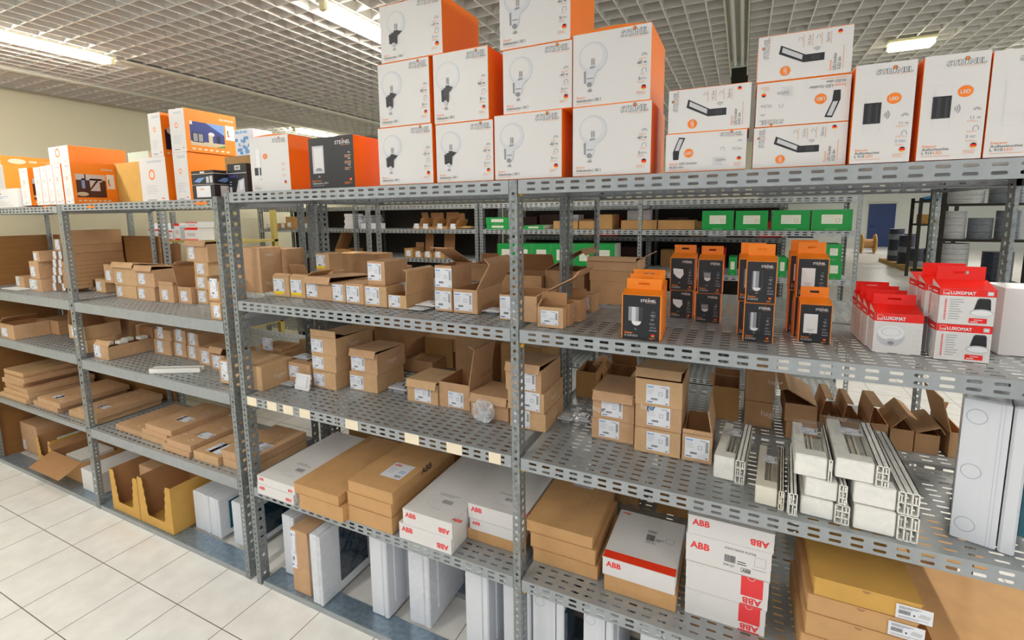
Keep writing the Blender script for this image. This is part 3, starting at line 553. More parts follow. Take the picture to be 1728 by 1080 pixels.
def bolts(root, x, y, zs):
    for z in zs:
        k = MB(); k.cyl((x, y, z), (x + .008, y, z), .008, 'gold_print', 6); link('bolt', k.mesh('bolt'), root)
RX = dict(P1=-4.505, P2=-3.03, P3=-1.561, P4=-1.476, P5=0.0, P6=1.40)
ZT, ZA, ZB, ZC = 2.0, 1.491, 1.021, .542
# right-hand unit in the front row
u = thing('shelving_unit', 'galvanised perforated shelving unit on the right, holding the lamp boxes and sensors', 'shelf', (0, 0, 0))
post(u, RX['P4'], 0, 2.0, NARROW, WIDE, -1, 1); post(u, RX['P4'], .5, 2.0, NARROW, WIDE, -1, -1)
post(u, RX['P5'], 0, 2.0, MID, MIDS, -1, 1); post(u, RX['P5'], .5, 2.0, MID, MIDS, -1, -1)
post(u, 1.43, 0, 2.0, MID, MIDS, 1, 1); post(u, RX['P6'], .5, 2.0, MID, MIDS, 1, -1)
SH = {}
for nm, z in (('T', ZT), ('A', ZA), ('B', ZB), ('C', ZC)):
    SH[nm + '2'] = shelf(u, -1.472, -.032, z); SH[nm + '3'] = shelf(u, .004, 1.43, z)
bolts(u, .001, .022, (1.955, 1.452, 1.43, .99, .965, .505, .48))
for k_, (x0, w_) in enumerate(((-1.462, .066), (-1.322, .066), (-1.213, .066), (-1.105, .066), (-.828, .072), (-.51, .07), (-.31, .07), (-.125, .05))):
    o = link('price_label', art(('price', w_), a_price, w_, .042), SH['B2'], (x0 + 1.472, -.0009, -.044))
for x0, x1 in ((-1.46, -.04), (.01, 1.42)):
    for y0 in (.005, .36):
        k = MB(); k.box(x0, y0, .002, x1, y0 + .105, .028, 'base_rail'); k.box(x0, y0 - .004, .0, x1, y0, .0285 if y0 < .1 else .027, 'lip_sheet'); link('base_rail', k.mesh('base_rail'), u)
for z in (1.40, .93):
    k = MB(); k.box(RX['P4'] + .004, .03, z, RX['P4'] + .007, .48, z + .022, 'lip_sheet'); link('cross_brace', k.mesh('cross_brace'), u)
# left-hand unit in the front row
u = thing('shelving_unit', 'galvanised perforated shelving unit on the left with plain grey shelf edges', 'shelf', (-3, 0, 0)); ox = 3.0
def P_(x, y, H, fr, sd, sx, sy): post(u, x + ox, y, H, fr, sd, sx, sy)
P_(RX['P1'], 0, 1.97, WIDE, NARROW, -1, 1); P_(RX['P1'], .5, 1.97, WIDE, NARROW, -1, -1)
P_(RX['P2'], 0, 1.975, WIDE, NARROW, -1, 1); P_(RX['P2'], .5, 1.975, WIDE, NARROW, -1, -1)
P_(RX['P3'], 0, 1.985, NARROW, WIDE, -1, 1); P_(RX['P3'], .5, 1.985, NARROW, WIDE, -1, -1)
for bx, x0, x1, zs in ((0, -4.5, -3.085, (1.965, 1.38, 1.03, .548)), (1, -3.025, -1.598, (1.975, 1.376, 1.01, .555))):
    for i, z in enumerate(zs):
        s = shelf(u, x0 + ox, x1 + ox, z, 0, .5, .04 if i == 0 else (.03 if (bx == 0 and i == 3) else .058), i == 0)
        if i == 0 and bx == 1:
            for px in (.29, 1.3): link('price_label', art(('orange_tag', 0), lambda A: A.rect(0, 0, .09, .012, 'orange', 1)), s, (px, -.001, -.026))
    for y0 in (.005, .36):
        k = MB(); k.box(x0 + ox, y0, .002, x1 + ox, y0 + .105, .028, 'base_rail'); k.box(x0 + ox, y0 - .004, 0, x1 + ox, y0, .028 if y0 < .1 else .027, 'lip_sheet'); link('base_rail', k.mesh('base_rail'), u)
k = MB(); k.box(-4.5 + ox, .505, .08, -3.0 + ox, .515, 1.76, 'wood_panel'); link('back_or_shade_panel', k.mesh('back_or_shade_panel'), u)
k = MB(); k.box(-4.575 + ox, .03, 0.0, -4.56 + ox, .5, 1.76, 'wood_panel'); link('side_panel', k.mesh('side_panel'), u)
# second row, back to back
u = thing('shelving_unit', 'second row of perforated shelving standing back to back behind the right-hand unit', 'shelf', (0, .54, 0))
for x in (RX['P4'], 0.0):
    post(u, x, .5, 2.0, MID, MIDS, -1, -1); post(u, x, 0, 2.0, MID, MIDS, -1, 1)
post(u, 1.372, .5, 2.0, MID, MIDS, 1, -1)
for z in (ZT, ZA, ZB, ZC):
    shelf(u, -1.472, -.032, z); shelf(u, .004, 1.43, z)
u = thing('shelving_unit', 'second row of shelving behind the left-hand unit, mostly hidden by its boxes', 'shelf', (-3, .54, 0))
for x in (RX['P2'], RX['P3']): post(u, x + ox, .5, 1.98, MID, MIDS, -1, -1); post(u, x + ox, 0, 1.98, MID, MIDS, -1, 1)
for z in (1.0, 1.376): shelf(u, -3.0 + ox, -1.6 + ox, z)
# rack across the aisle
YC = 2.55
def aisle_unit(label, xs, zs, y, back=None):
    u = thing('shelving_unit', label, 'shelf', (xs[0], y, 0)); o0 = xs[0]
    for i, x in enumerate(xs):
        post(u, x - o0, 0, 2.0, MID, MIDS, -1, 1); post(u, x - o0, .5, 2.0, MID, MIDS, -1, -1)
    for a, c in zip(xs, xs[1:]):
        for z in zs: shelf(u, a - o0 + .004, c - o0 - .032, z, 0, .5, .04)
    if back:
        k = MB(); k.box(0, .51, .05, xs[-1] - o0, .52, back, 'shade_sheet'); link('back_or_shade_panel', k.mesh('back_or_shade_panel'), u)  # dark sheet stands in for the deep shade behind these shelves
aisle_unit('grey perforated shelving across the aisle, its left part with brown small cartons', (-4.66, -3.13, -1.6), (1.985, 1.745, 1.45, 1.0, .55), YC, 1.98)
aisle_unit('grey perforated shelving across the aisle, its right part with green cartons', (-1.545, -.06, 1.42), (1.985, 1.745, 1.40, 1.0, .55), YC)
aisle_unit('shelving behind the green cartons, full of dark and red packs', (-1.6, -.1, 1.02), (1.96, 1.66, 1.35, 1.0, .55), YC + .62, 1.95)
# ---------------------------------------------------------------- builders for the goods
def onface(root, name, me, face, w, d, h, x=0.0, z=0.0):
    """hang a print on one face of a box whose base centre is the root; x, z start at that face's lower left corner"""
    e = 0.0006
    if face == 'F': return link(name, me, root, (-w / 2 + x, -d / 2 - e, z))
    if face == 'R': return link(name, me, root, (w / 2 + e, -d / 2 + x, z), (0, 0, R(90)))
    if face == 'L': return link(name, me, root, (-w / 2 - e, d / 2 - x, z), (0, 0, R(-90)))
    if face == 'T': return link(name, me, root, (-w / 2 + x, -d / 2 + z, h + e), (R(-90), 0, 0))
def slab(L, W, t, m, m2=None):
    """flap: x across, grows along +y from its hinge, thickness up"""
    b = MB(); b.box(-W / 2, 0, -t, W / 2, L, 0, m, {'-z': m2 or m}); return b
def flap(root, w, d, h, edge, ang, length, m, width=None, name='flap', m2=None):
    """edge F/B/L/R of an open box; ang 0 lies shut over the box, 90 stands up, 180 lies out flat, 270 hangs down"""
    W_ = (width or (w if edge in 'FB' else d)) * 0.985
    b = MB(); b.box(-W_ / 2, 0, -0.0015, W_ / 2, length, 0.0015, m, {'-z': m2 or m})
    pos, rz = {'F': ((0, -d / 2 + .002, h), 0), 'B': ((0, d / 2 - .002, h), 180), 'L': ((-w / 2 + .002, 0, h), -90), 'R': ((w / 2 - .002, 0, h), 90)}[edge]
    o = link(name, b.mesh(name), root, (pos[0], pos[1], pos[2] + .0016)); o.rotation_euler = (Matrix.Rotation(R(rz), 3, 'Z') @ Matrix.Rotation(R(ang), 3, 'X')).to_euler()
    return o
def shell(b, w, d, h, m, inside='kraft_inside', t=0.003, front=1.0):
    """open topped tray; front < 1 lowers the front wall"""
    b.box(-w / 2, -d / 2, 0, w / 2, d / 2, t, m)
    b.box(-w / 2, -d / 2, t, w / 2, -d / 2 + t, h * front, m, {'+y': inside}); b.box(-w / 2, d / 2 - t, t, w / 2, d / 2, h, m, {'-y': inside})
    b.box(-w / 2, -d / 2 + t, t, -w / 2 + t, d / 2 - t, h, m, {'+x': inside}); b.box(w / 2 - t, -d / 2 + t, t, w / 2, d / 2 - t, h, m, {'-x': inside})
GRP = None
def carton(it):
    w, d, h = it['w'], it['d'], it['h']; m = it.get('m', 'kraft_a')
    t = thing(it.get('name', 'cardboard_carton'), it['label'], it.get('cat', 'carton'), it['c'], it['rot'], it.get('group'))
    b = MB(); fl = it.get('flaps'); lid = it.get('lid')
    if fl or lid is not None:
        shell(b, w, d, h, m); link('carton_body', b.mesh('carton_body'), t)
    else:
        b.box(-w / 2, -d / 2, 0, w / 2, d / 2, h, m); link('carton_body', b.mesh('carton_body', .0012), t)
        if it.get('seam', True):
            s = Art(); s.rect(0, -.012, d * .98, .012, 'kraft_plain', 1)
            o = link('tape', s.mesh('tape'), t, (0, -d * .49, h + .0008), (R(-90), 0, R(90)))
    for e, a, L, *wd in fl or []: flap(t, w, d, h, e, a, L, m, wd[0] if wd else None, m2='kraft_inside')
    if lid is not None:
        side, ang = lid if isinstance(lid, tuple) else ('B', lid)
        L = (d if side in 'BF' else w) + .004; f = flap(t, w + .004 if side in 'BF' else w, d if side in 'BF' else d + .004, h, side, ang, L, m, name='lid', m2='kraft_inside')
        b2 = MB(); Wd = ((w if side in 'BF' else d)) * .96; b2.box(-Wd / 2, 0, -.0015, Wd / 2, min(.035, h * .4), .0015, m)
        link('tuck_flap', b2.mesh('tuck_flap'), f, (0, L, 0), (R(-it.get('tuck', 75)), 0, 0))
    lab = it.get('lab', 1)
    if lab:
        lw, lh = it.get('lw', min(.075, w * .62)), it.get('lh', min(.062, h * .68))
        x = it.get('lx', .16) * w; z = it.get('lz', .14) * h
        v = lab if lab in (1, 2, 3) else 1
        onface(t, 'label', art(('lab', round(lw, 3), round(lh, 3), v), a_label, lw, lh, v), 'F', w, d, h, x, z)
    for face, s, x, z, hh, wd in it.get('prints', []):
        onface(t, 'printed_logo', art(('w', s, hh, wd), a_word, s, hh, wd, 'white_ink'), face, w, d, h, x, z)
    if it.get('side'):   # pale logo on the long side
        hh = min(.022, h * .22); onface(t, 'printed_logo', art(('w', 'hager', hh, hh * 3.4), a_word, 'hager', hh, hh * 3.4, 'white_ink'), it['side'], w, d, h, d * .35, h * .38)
    for (x, y, z, sx, sy, sz) in it.get('fill', []):
        k = MB(); k.box(x - sx / 2, y - sy / 2, z, x + sx / 2, y + sy / 2, z + sz, 'plastic_white'); link('contents', k.mesh('contents', .002), t)
    return t
def flat(it):
    w, d, h = it['w'], it['d'], it['h']
    t = thing('flat_parcel', it['label'], 'parcel', it['c'], it['rot'], it.get('group')); m = it.get('m', 'kraft_a')
    b = MB(); b.box(-w / 2, -d / 2, 0, w / 2, d / 2, h, m); link('parcel_body', b.mesh('parcel_body', .0015), t)
    s = Art(); s.rect(0, -.014, d, .014, 'kraft_plain', 1); link('tape', s.mesh('tape'), t, (0, -d / 2, h + .0006), (R(-90), 0, R(90)))
    s = Art(); rnd = random.Random(int(w * 9973 + it['c'][0] * 977))
    for k in range(6): x = w * (.08 + .75 * rnd.random()); y = d * (.06 + .8 * rnd.random()); s.rect(x, y, x + .02 + .03 * rnd.random(), y + .006, 'white_ink', .6)
    onface(t, 'printed_marks', s.mesh('printed_marks'), 'T', w, d, h)
    if it.get('toplab'):
        lx, ly, lw, lh = it['toplab']; onface(t, 'label', art(('lab', round(lw, 3), round(lh, 3), 2), a_label, lw, lh, 2), 'T', w, d, h, lx * w, ly * d)
    if it.get('endlab'): onface(t, 'label', art(('lab', round(h * 1.6, 3), round(h * .7, 3), 2), a_label, h * 1.6, h * .7, 2), 'F', w, d, h, w * .55, h * .15)
    return t
def two_tone(it):
    """printed lamp box: white front, orange sides"""
    w, d, h = it['w'], it['d'], it['h']; fr = it.get('front', 'card_white'); sd = it.get('sidem', 'orange')
    t = thing(it['name'], it['label'], it.get('cat', 'box'), it['c'], it['rot'], it.get('group'))
    b = MB(); b.box(-w / 2, -d / 2, 0, w / 2, d / 2, h, sd, {'-y': fr, '+y': fr, **it.get('fm', {})}); link('box_body', b.mesh('box_body', .0012), t)
    if it.get('bulge'):
        k = MB(); n = 10; pts = [(-w / 2, h)] + [(-w / 2 + w * i / n, h + it['bulge'] * math.sin(math.pi * i / n)) for i in range(1, n)] + [(w / 2, h)]
        k.prism(pts, -d / 2 + .004, d / 2 - .004, sd); link('lid', k.mesh('lid'), t)
    for face, key in it['art']:
        fn, *a = key; W_ = w if face == 'F' else d
        onface(t, 'front_print' if face == 'F' else 'side_print', art((fn, round(W_, 3), round(h, 3)) + tuple(a), globals()[fn], W_, h, *a), face, w, d, h)
    return t
def hang_box(it):
    """retail box with a sloping top and a hang tab with an oval slot"""
    w, d, h = it['w'], it['d'], it['h']; m = it['m']
    t = thing(it['name'], it['label'], 'box', it['c'], it['rot'], it.get('group'))
    b = MB(); y0, y1 = -d / 2, d / 2; tw = w * .5; hs = h + it.get('slope', .012)
    P = [(-tw, y0, 0), (tw, y0, 0), (tw, y1, 0), (-tw, y1, 0), (-tw, y0, h), (tw, y0, h), (tw, y1, hs), (-tw, y1, hs)]
    b.face([P[0], P[1], P[5], P[4]], it.get('front', m)); b.face([P[1], P[2], P[6], P[5]], it.get('sidem', m)); b.face([P[3], P[0], P[4], P[7]], it.get('sidem', m)); b.face([P[2], P[3], P[7], P[6]], m); b.face([P[4], P[5], P[6], P[7]], m); b.face([P[3], P[2], P[1], P[0]], m)
    link('box_body', b.mesh('box_body'), t)
    if it.get('tab', 1):
        th = it.get('tabh', .032); W_ = w * .9; sw, sh = W_ * .16, th * .1; zc = th * .55; k = MB()
        o = [(-W_ / 2, 0), (W_ / 2, 0), (W_ / 2, th), (-W_ / 2, th)]; s_ = [(-sw, zc - sh), (sw, zc - sh), (sw, zc + sh), (-sw, zc + sh)]
        for yy in (0, .0012):
            for i in range(4):
                j = (i + 1) % 4; q = [(o[i][0], yy, o[i][1]), (o[j][0], yy, o[j][1]), (s_[j][0], yy, s_[j][1]), (s_[i][0], yy, s_[i][1])]
                k.face(q if yy == 0 else q[::-1], m)
        for ring in (o, s_):
            for i in range(4):
                j = (i + 1) % 4; k.face([(ring[i][0], 0, ring[i][1]), (ring[i][0], .0012, ring[i][1]), (ring[j][0], .0012, ring[j][1]), (ring[j][0], 0, ring[j][1])], m)
        link('hang_tab', k.mesh('hang_tab'), t, (0, y1 - .003, hs - .001))
    for face, key in it['art']:
        fn, *a = key; W_ = w if face == 'F' else d; dx = 0.03 * W_ if it.get('inset') and face == 'F' else 0
        if it.get('inset') and face == 'F': me = art((fn, round(W_ * .94, 3), round(h * .985, 3)) + tuple(a), globals()[fn], W_ * .94, h * .985, *a)
        else: me = art((fn, round(W_, 3), round(h, 3)) + tuple(a), globals()[fn], W_, h, *a)
        onface(t, 'front_print' if face == 'F' else 'side_print', me, face, w, d, h, dx)
    return t
def panel_box(it):
    """shallow folding box with a separate lid skirt, brown or white"""
    w, d, h = it['w'], it['d'], it['h']; m = it.get('m', 'kraft_plain')
    t = thing('panel_box', it['label'], 'box', it['c'], it['rot'], it.get('group'))
    b = MB(); b.box(-w / 2, -d / 2, 0, w / 2, d / 2, h - .002, m); link('box_body', b.mesh('box_body', .0015), t)
    k = MB(); k.box(-w / 2 - .002, -d / 2 - .0015, h - .0035, w / 2 + .002, d / 2, h, m)
    for s in (-1, 1): k.box(s * (w / 2 + .001) - .001, -d / 2 + .012, h * .3, s * (w / 2 + .001) + .001, d / 2, h - .003, m)
    link('lid', k.mesh('lid'), t)
    if it.get('notch'):
        s = Art(); s.ell(w * .5, h * .98, .011, .011, 'kraft_inside', 1, a0=180, a1=360, n=12); onface(t, 'thumb_notch', s.mesh('thumb_notch'), 'F', w, d, h)
    for face, key in it.get('art', []):
        fn, *a = key; W_ = w if face in 'FT' else d; H_ = d if face == 'T' else h
        o = onface(t, {'F': 'front_print', 'T': 'top_print', 'R': 'side_print', 'L': 'side_print'}[face], art((fn, round(W_, 3), round(H_, 3)) + tuple(a), globals()[fn], W_, H_, *a), face, w, d, h)
        if face == 'F': o.location.y -= .0014
    for face, x, z, lw, lh, fn in it.get('stick', []):
        o = onface(t, 'label', art((fn, lw, lh), globals()[fn], lw, lh), face, w, d, h, x, z)
        if face == 'F': o.location.y -= .0016
    for face, s, x, z, hh, wd, mm in it.get('words', []): 
        o = onface(t, 'printed_logo', art(('w', s, hh, wd, mm), a_word, s, hh, wd, mm), face, w, d, h, x, z)
        if face == 'R': o.location.x += .0024
    return t
def board(it):
    """moulded distribution board standing on edge: base tray, front frame, door, knockouts, sometimes film"""
    w, d, h = it['w'], it['d'], it['h']
    t = thing('distribution_board', it['label'], 'electrical enclosure', it['c'], it['rot'], it.get('group'))
    b = MB(); sp = w * .72
    b.box(-w / 2, -d / 2, 0, -w / 2 + sp, d / 2, h, 'board_plastic'); link('back_tray', b.mesh('back_tray', .004), t)
    b = MB(); b.box(-w / 2 + sp + .003, -d / 2 - .004, -0.0, w / 2, d / 2 + .004, h + .0, 'board_plastic'); link('front_frame', b.mesh('front_frame', .005), t)
    b = MB(); dt = it.get('doort', .006); b.box(w / 2 - .001, -d * .5 + d * it.get('border', .2), h * .14, w / 2 + dt, d * .45, h * it.get('doortop', .86), it.get('door', 'tinted_door')); link('door', b.mesh('door', .003), t)
    if it.get('knock'): onface(t, 'knockouts', art(('knock', round(sp, 3), round(h, 3), it['knock']), a_knock, sp, h, it['knock']), 'F', w, d, h)
    if it.get('film'):
        b = MB(); b.box(-w / 2 - .006, -d / 2 - .012, .002, w / 2 + .012, d / 2 + .01, h + .006, 'clear_film'); link('film_wrap', b.mesh('film_wrap', .006), t)
    return t
def display(it):
    """tall display carton whose front is torn out in a deep scoop"""
    w, d, h = it['w'], it['d'], it['h']; m = 'kraft_ochre'
    t = thing('display_carton', it['label'], 'carton', it['c'], it['rot'], it.get('group'))
    b = MB(); shell(b, w, d, h, m, front=it.get('low', .26)); cw = w * .2
    n = 9; hl = it.get('low', .26)
    for s in (-1, 1):
        pts = [(s * w / 2, h * hl), (s * w / 2, h)]; x = s * (w / 2 - cw * .7)
        pts += [(x + s * (-.004 if k % 2 else .004) - s * cw * .5 * k / n, h * (1 - (1 - hl) * k / n)) for k in range(n + 1)]
        b.prism(pts if s < 0 else pts[::-1], -d / 2, -d / 2 + .003, m)
    link('carton_body', b.mesh('carton_body'), t)
    for (x, y, z, sx, sy, sz, mm) in it.get('fill', []):
        k = MB(); k.box(x - sx / 2, y - sy / 2, z, x + sx / 2, y + sy / 2, z + sz, mm); link('contents', k.mesh('contents', .002), t)
    for e, a, L, *wd in it.get('flaps', []): flap(t, w, d, h, e, a, L, m, wd[0] if wd else None, m2='kraft_inside')
    return t
def profile_end(b, x0, z0, x1, z1, y0, y1, m='plastic_white', cells=(2, 2)):
    """hollow extrusion with inner webs, open towards the front"""
    t = .0028
    b.box(x0, y0, z0, x1, y1, z0 + t, m); b.box(x0, y0, z1 - t, x1, y1, z1, m); b.box(x0, y0, z0, x0 + t, y1, z1, m); b.box(x1 - t, y0, z0, x1, y1, z1, m)
    for i in range(1, cells[0]):
        x = x0 + (x1 - x0) * i / cells[0]; b.box(x - t / 2, y0, z0, x + t / 2, y1, z1, m)
    for i in range(1, cells[1]):
        z = z0 + (z1 - z0) * i / cells[1]; b.box(x0, y0, z - t / 2, x1, y1, z + t / 2, m)
    cw_, ch_ = (x1 - x0) / cells[0], (z1 - z0) / cells[1]
    for i in range(cells[0]):
        for j in range(cells[1]):
            cx, cz = x0 + cw_ * (i + .5), z0 + ch_ * (j + .5)
            if (i + j) % 2: b.box(cx - t / 2, y0 + .001, cz - ch_ * .5, cx + t / 2, y1, cz + ch_ * .1, m); b.box(cx - cw_ * .22, y0 + .001, cz + ch_ * .08, cx + cw_ * .22, y1, cz + ch_ * .16, m)
            elif cells[0] > 2 or j: b.box(cx - cw_ * .5, y0 + .001, cz - t / 2, cx - cw_ * .05, y1, cz + t / 2, m)
    b.box(x0 + t, y0 + .05, z0 + t, x1 - t, y0 + .052, z1 - t, 'plastic_hollow')
def trunking(it):
    """white cable trunking set: two or three hollow lengths, a cover block in front, label, clear bag"""
    w, d, h = it['w'], it['d'], it['h']; m = it.get('m', 'plastic_white')
    t = thing('trunking_bundle', it['label'], 'cable trunking', it['c'], it['rot'], it.get('group'))
    y0, y1 = -d / 2, d / 2; cw = w * it.get('pw', .34)
    b = MB(); profile_end(b, w / 2 - cw, 0, w / 2, h, y0, y1, m, it.get('cells', (2, 3))); link('profile', b.mesh('profile'), t)
    b = MB(); b.box(-w / 2, y0 + .05, 0, -w / 2 + w * .3, y1, h * .92, m); b.box(-w / 2 + w * .3, y0 + .05, 0, w / 2 - cw - .002, y1 - .02, h * .35, m); link('base_length', b.mesh('base_length', .002), t)
    b = MB(); b.box(-w / 2, y0 + .004, h * .02, w / 2 - cw - .003, y0 + .05, h * .98, m); link('cover_block', b.mesh('cover_block', .003), t)
    if it.get('fit', 1):
        b = MB()
        for k in range(4): b.box(-w / 2 + w * (.34 + .06 * k), y0 + .06, h * .35, -w / 2 + w * (.38 + .06 * k), y1 - .05, h * (.55 + .1 * (k % 2)), 'plastic_cream')
        link('clips', b.mesh('clips', .001), t)
    if it.get('film', 1):
        b = MB(); b.box(-w / 2 - .003, y0 + .001, .001, w / 2 - cw * .2, y1 + .012, h + .004, 'clear_film'); link('clear_bag', b.mesh('clear_bag', .004), t)
    if it.get('lab', 1):
        lw, lh = w * .5, .05; o = link('label', art(('lab', round(lw, 3), lh, 2), a_label, lw, lh, 2), t, (-w / 2 + w * .2, it.get('ly', 0) * d, h + .006), (R(-90), 0, 0))
    return t
def wrapped(it):
    """small wiring device in a clear or grey bag"""
    w, d, h = it['w'], it['d'], it['h']
    t = thing(it.get('name', 'wiring_insert'), it['label'], 'electrical fitting', it['c'], it['rot'], it.get('group'))
    b = MB(); b.box(-w / 2, -d / 2, h * .45, w / 2, d / 2, h * .62, it.get('m', 'bag_grey')); link('mounting_plate', b.mesh('mounting_plate', .0015), t)
    b = MB(); b.box(-w * .3, -d * .3, 0, w * .3, d * .3, h * .45, 'grey_print'); b.box(-w * .3, -d * .34, h * .62, w * .34, d * .3, h * .85, it.get('m2', 'bag_grey')); b.box(-w * .2, -d * .2, h * .85, w * .16, d * .24, h, it.get('m2', 'bag_grey')); b.cyl((-w * .38, 0, h * .6), (-w * .38, 0, h * .72), w * .05, 'steel_dark', 8); b.cyl((w * .38, 0, h * .6), (w * .38, 0, h * .72), w * .05, 'steel_dark', 8); link('insert_body', b.mesh('insert_body', .001), t)
    return t
def bag(it):
    """crumpled clear bag around a small part"""
    w, d, h = it['w'], it['d'], it['h']; rnd = random.Random(int(w * 1e4))
    t = thing('bagged_part', it['label'], 'electrical fitting', it['c'], it['rot'], it.get('group'))
    b = MB(); b.box(-w * .28, -d * .2, .002, w * .28, d * .2, h * .55, 'bag_grey'); link('insert_body', b.mesh('insert_body', .003), t)
    bm = bmesh.new(); bmesh.ops.create_icosphere(bm, subdivisions=3, radius=1.0)
    for v in bm.verts:
        k = 1 + .22 * math.sin(9 * v.co.x + 7 * v.co.z) * math.cos(8 * v.co.y + 5 * v.co.x) + .08 * rnd.random()
        p = v.co * k; v.co = (max(-1, min(1, p.x)) * w / 2, max(-1, min(1, p.y)) * d / 2, (max(-1, min(1, p.z)) + 1) * h / 2)
    me = bpy.data.meshes.new('film_wrap'); bm.to_mesh(me); bm.free(); me.materials.append(MATS['crumpled_bag']); link('film_wrap', me, t); return t
def plate(it):
    """square switch plate leaning upright, with clip lugs on its rim"""
    w, d, h = it['w'], it['d'], it['h']
    t = thing('switch_plate', it['label'], 'electrical fitting', it['c'], it['rot'], it.get('group'))
    b = MB(); b.box(-w / 2, -.003, 0, w / 2, .003, h, 'paper', M=Matrix.Rotation(R(-14), 4, 'X'))
    for s in (-1, 1):
        for z in (.2, .5, .8): b.box(s * w * .5 - .004, -.003, h * z - .006, s * w * .5 + .004, .003, h * z + .006, 'paper', M=Matrix.Rotation(R(-14), 4, 'X'))
    link('carrier_frame', b.mesh('carrier_frame'), t)
    b = MB(); b.box(-w * .36, -.009, h * .14, w * .36, -.003, h * .88, 'paper', M=Matrix.Rotation(R(-14), 4, 'X')); link('rocker', b.mesh('rocker', .002), t); return t
def simple(it):
    """box far back: a body and, where it shows, one print"""
    w, d, h = it['w'], it['d'], it['h']
    t = thing(it['name'], it['label'], it.get('cat', 'box'), it['c'], it['rot'], it.get('group'))
    b = MB(); b.box(-w / 2, -d / 2, 0, w / 2, d / 2, h, it['m'], it.get('fm')); link(it.get('part', 'box_body'), b.mesh('box_body', .001), t)
    if it.get('art'):
        fn, *a = it['art']; onface(t, 'label' if fn != 'a_redwhite' else 'front_print', art((fn, round(w, 3), round(h, 3)) + tuple(a), globals()[fn], w, h, *a), 'F', w, d, h)
    if it.get('lab'):
        lw, lh = w * .5, h * .55; onface(t, 'label', art(('lab', round(lw, 3), round(lh, 3), 1), a_label, lw, lh, 1), 'F', w, d, h, w * .2, h * .15)
    return t
BUILD = dict(carton=carton, flat=flat, two_tone=two_tone, hang_box=hang_box, panel_box=panel_box, board=board, display=display, trunking=trunking, wrapped=wrapped, bag=bag, plate=plate, simple=simple)
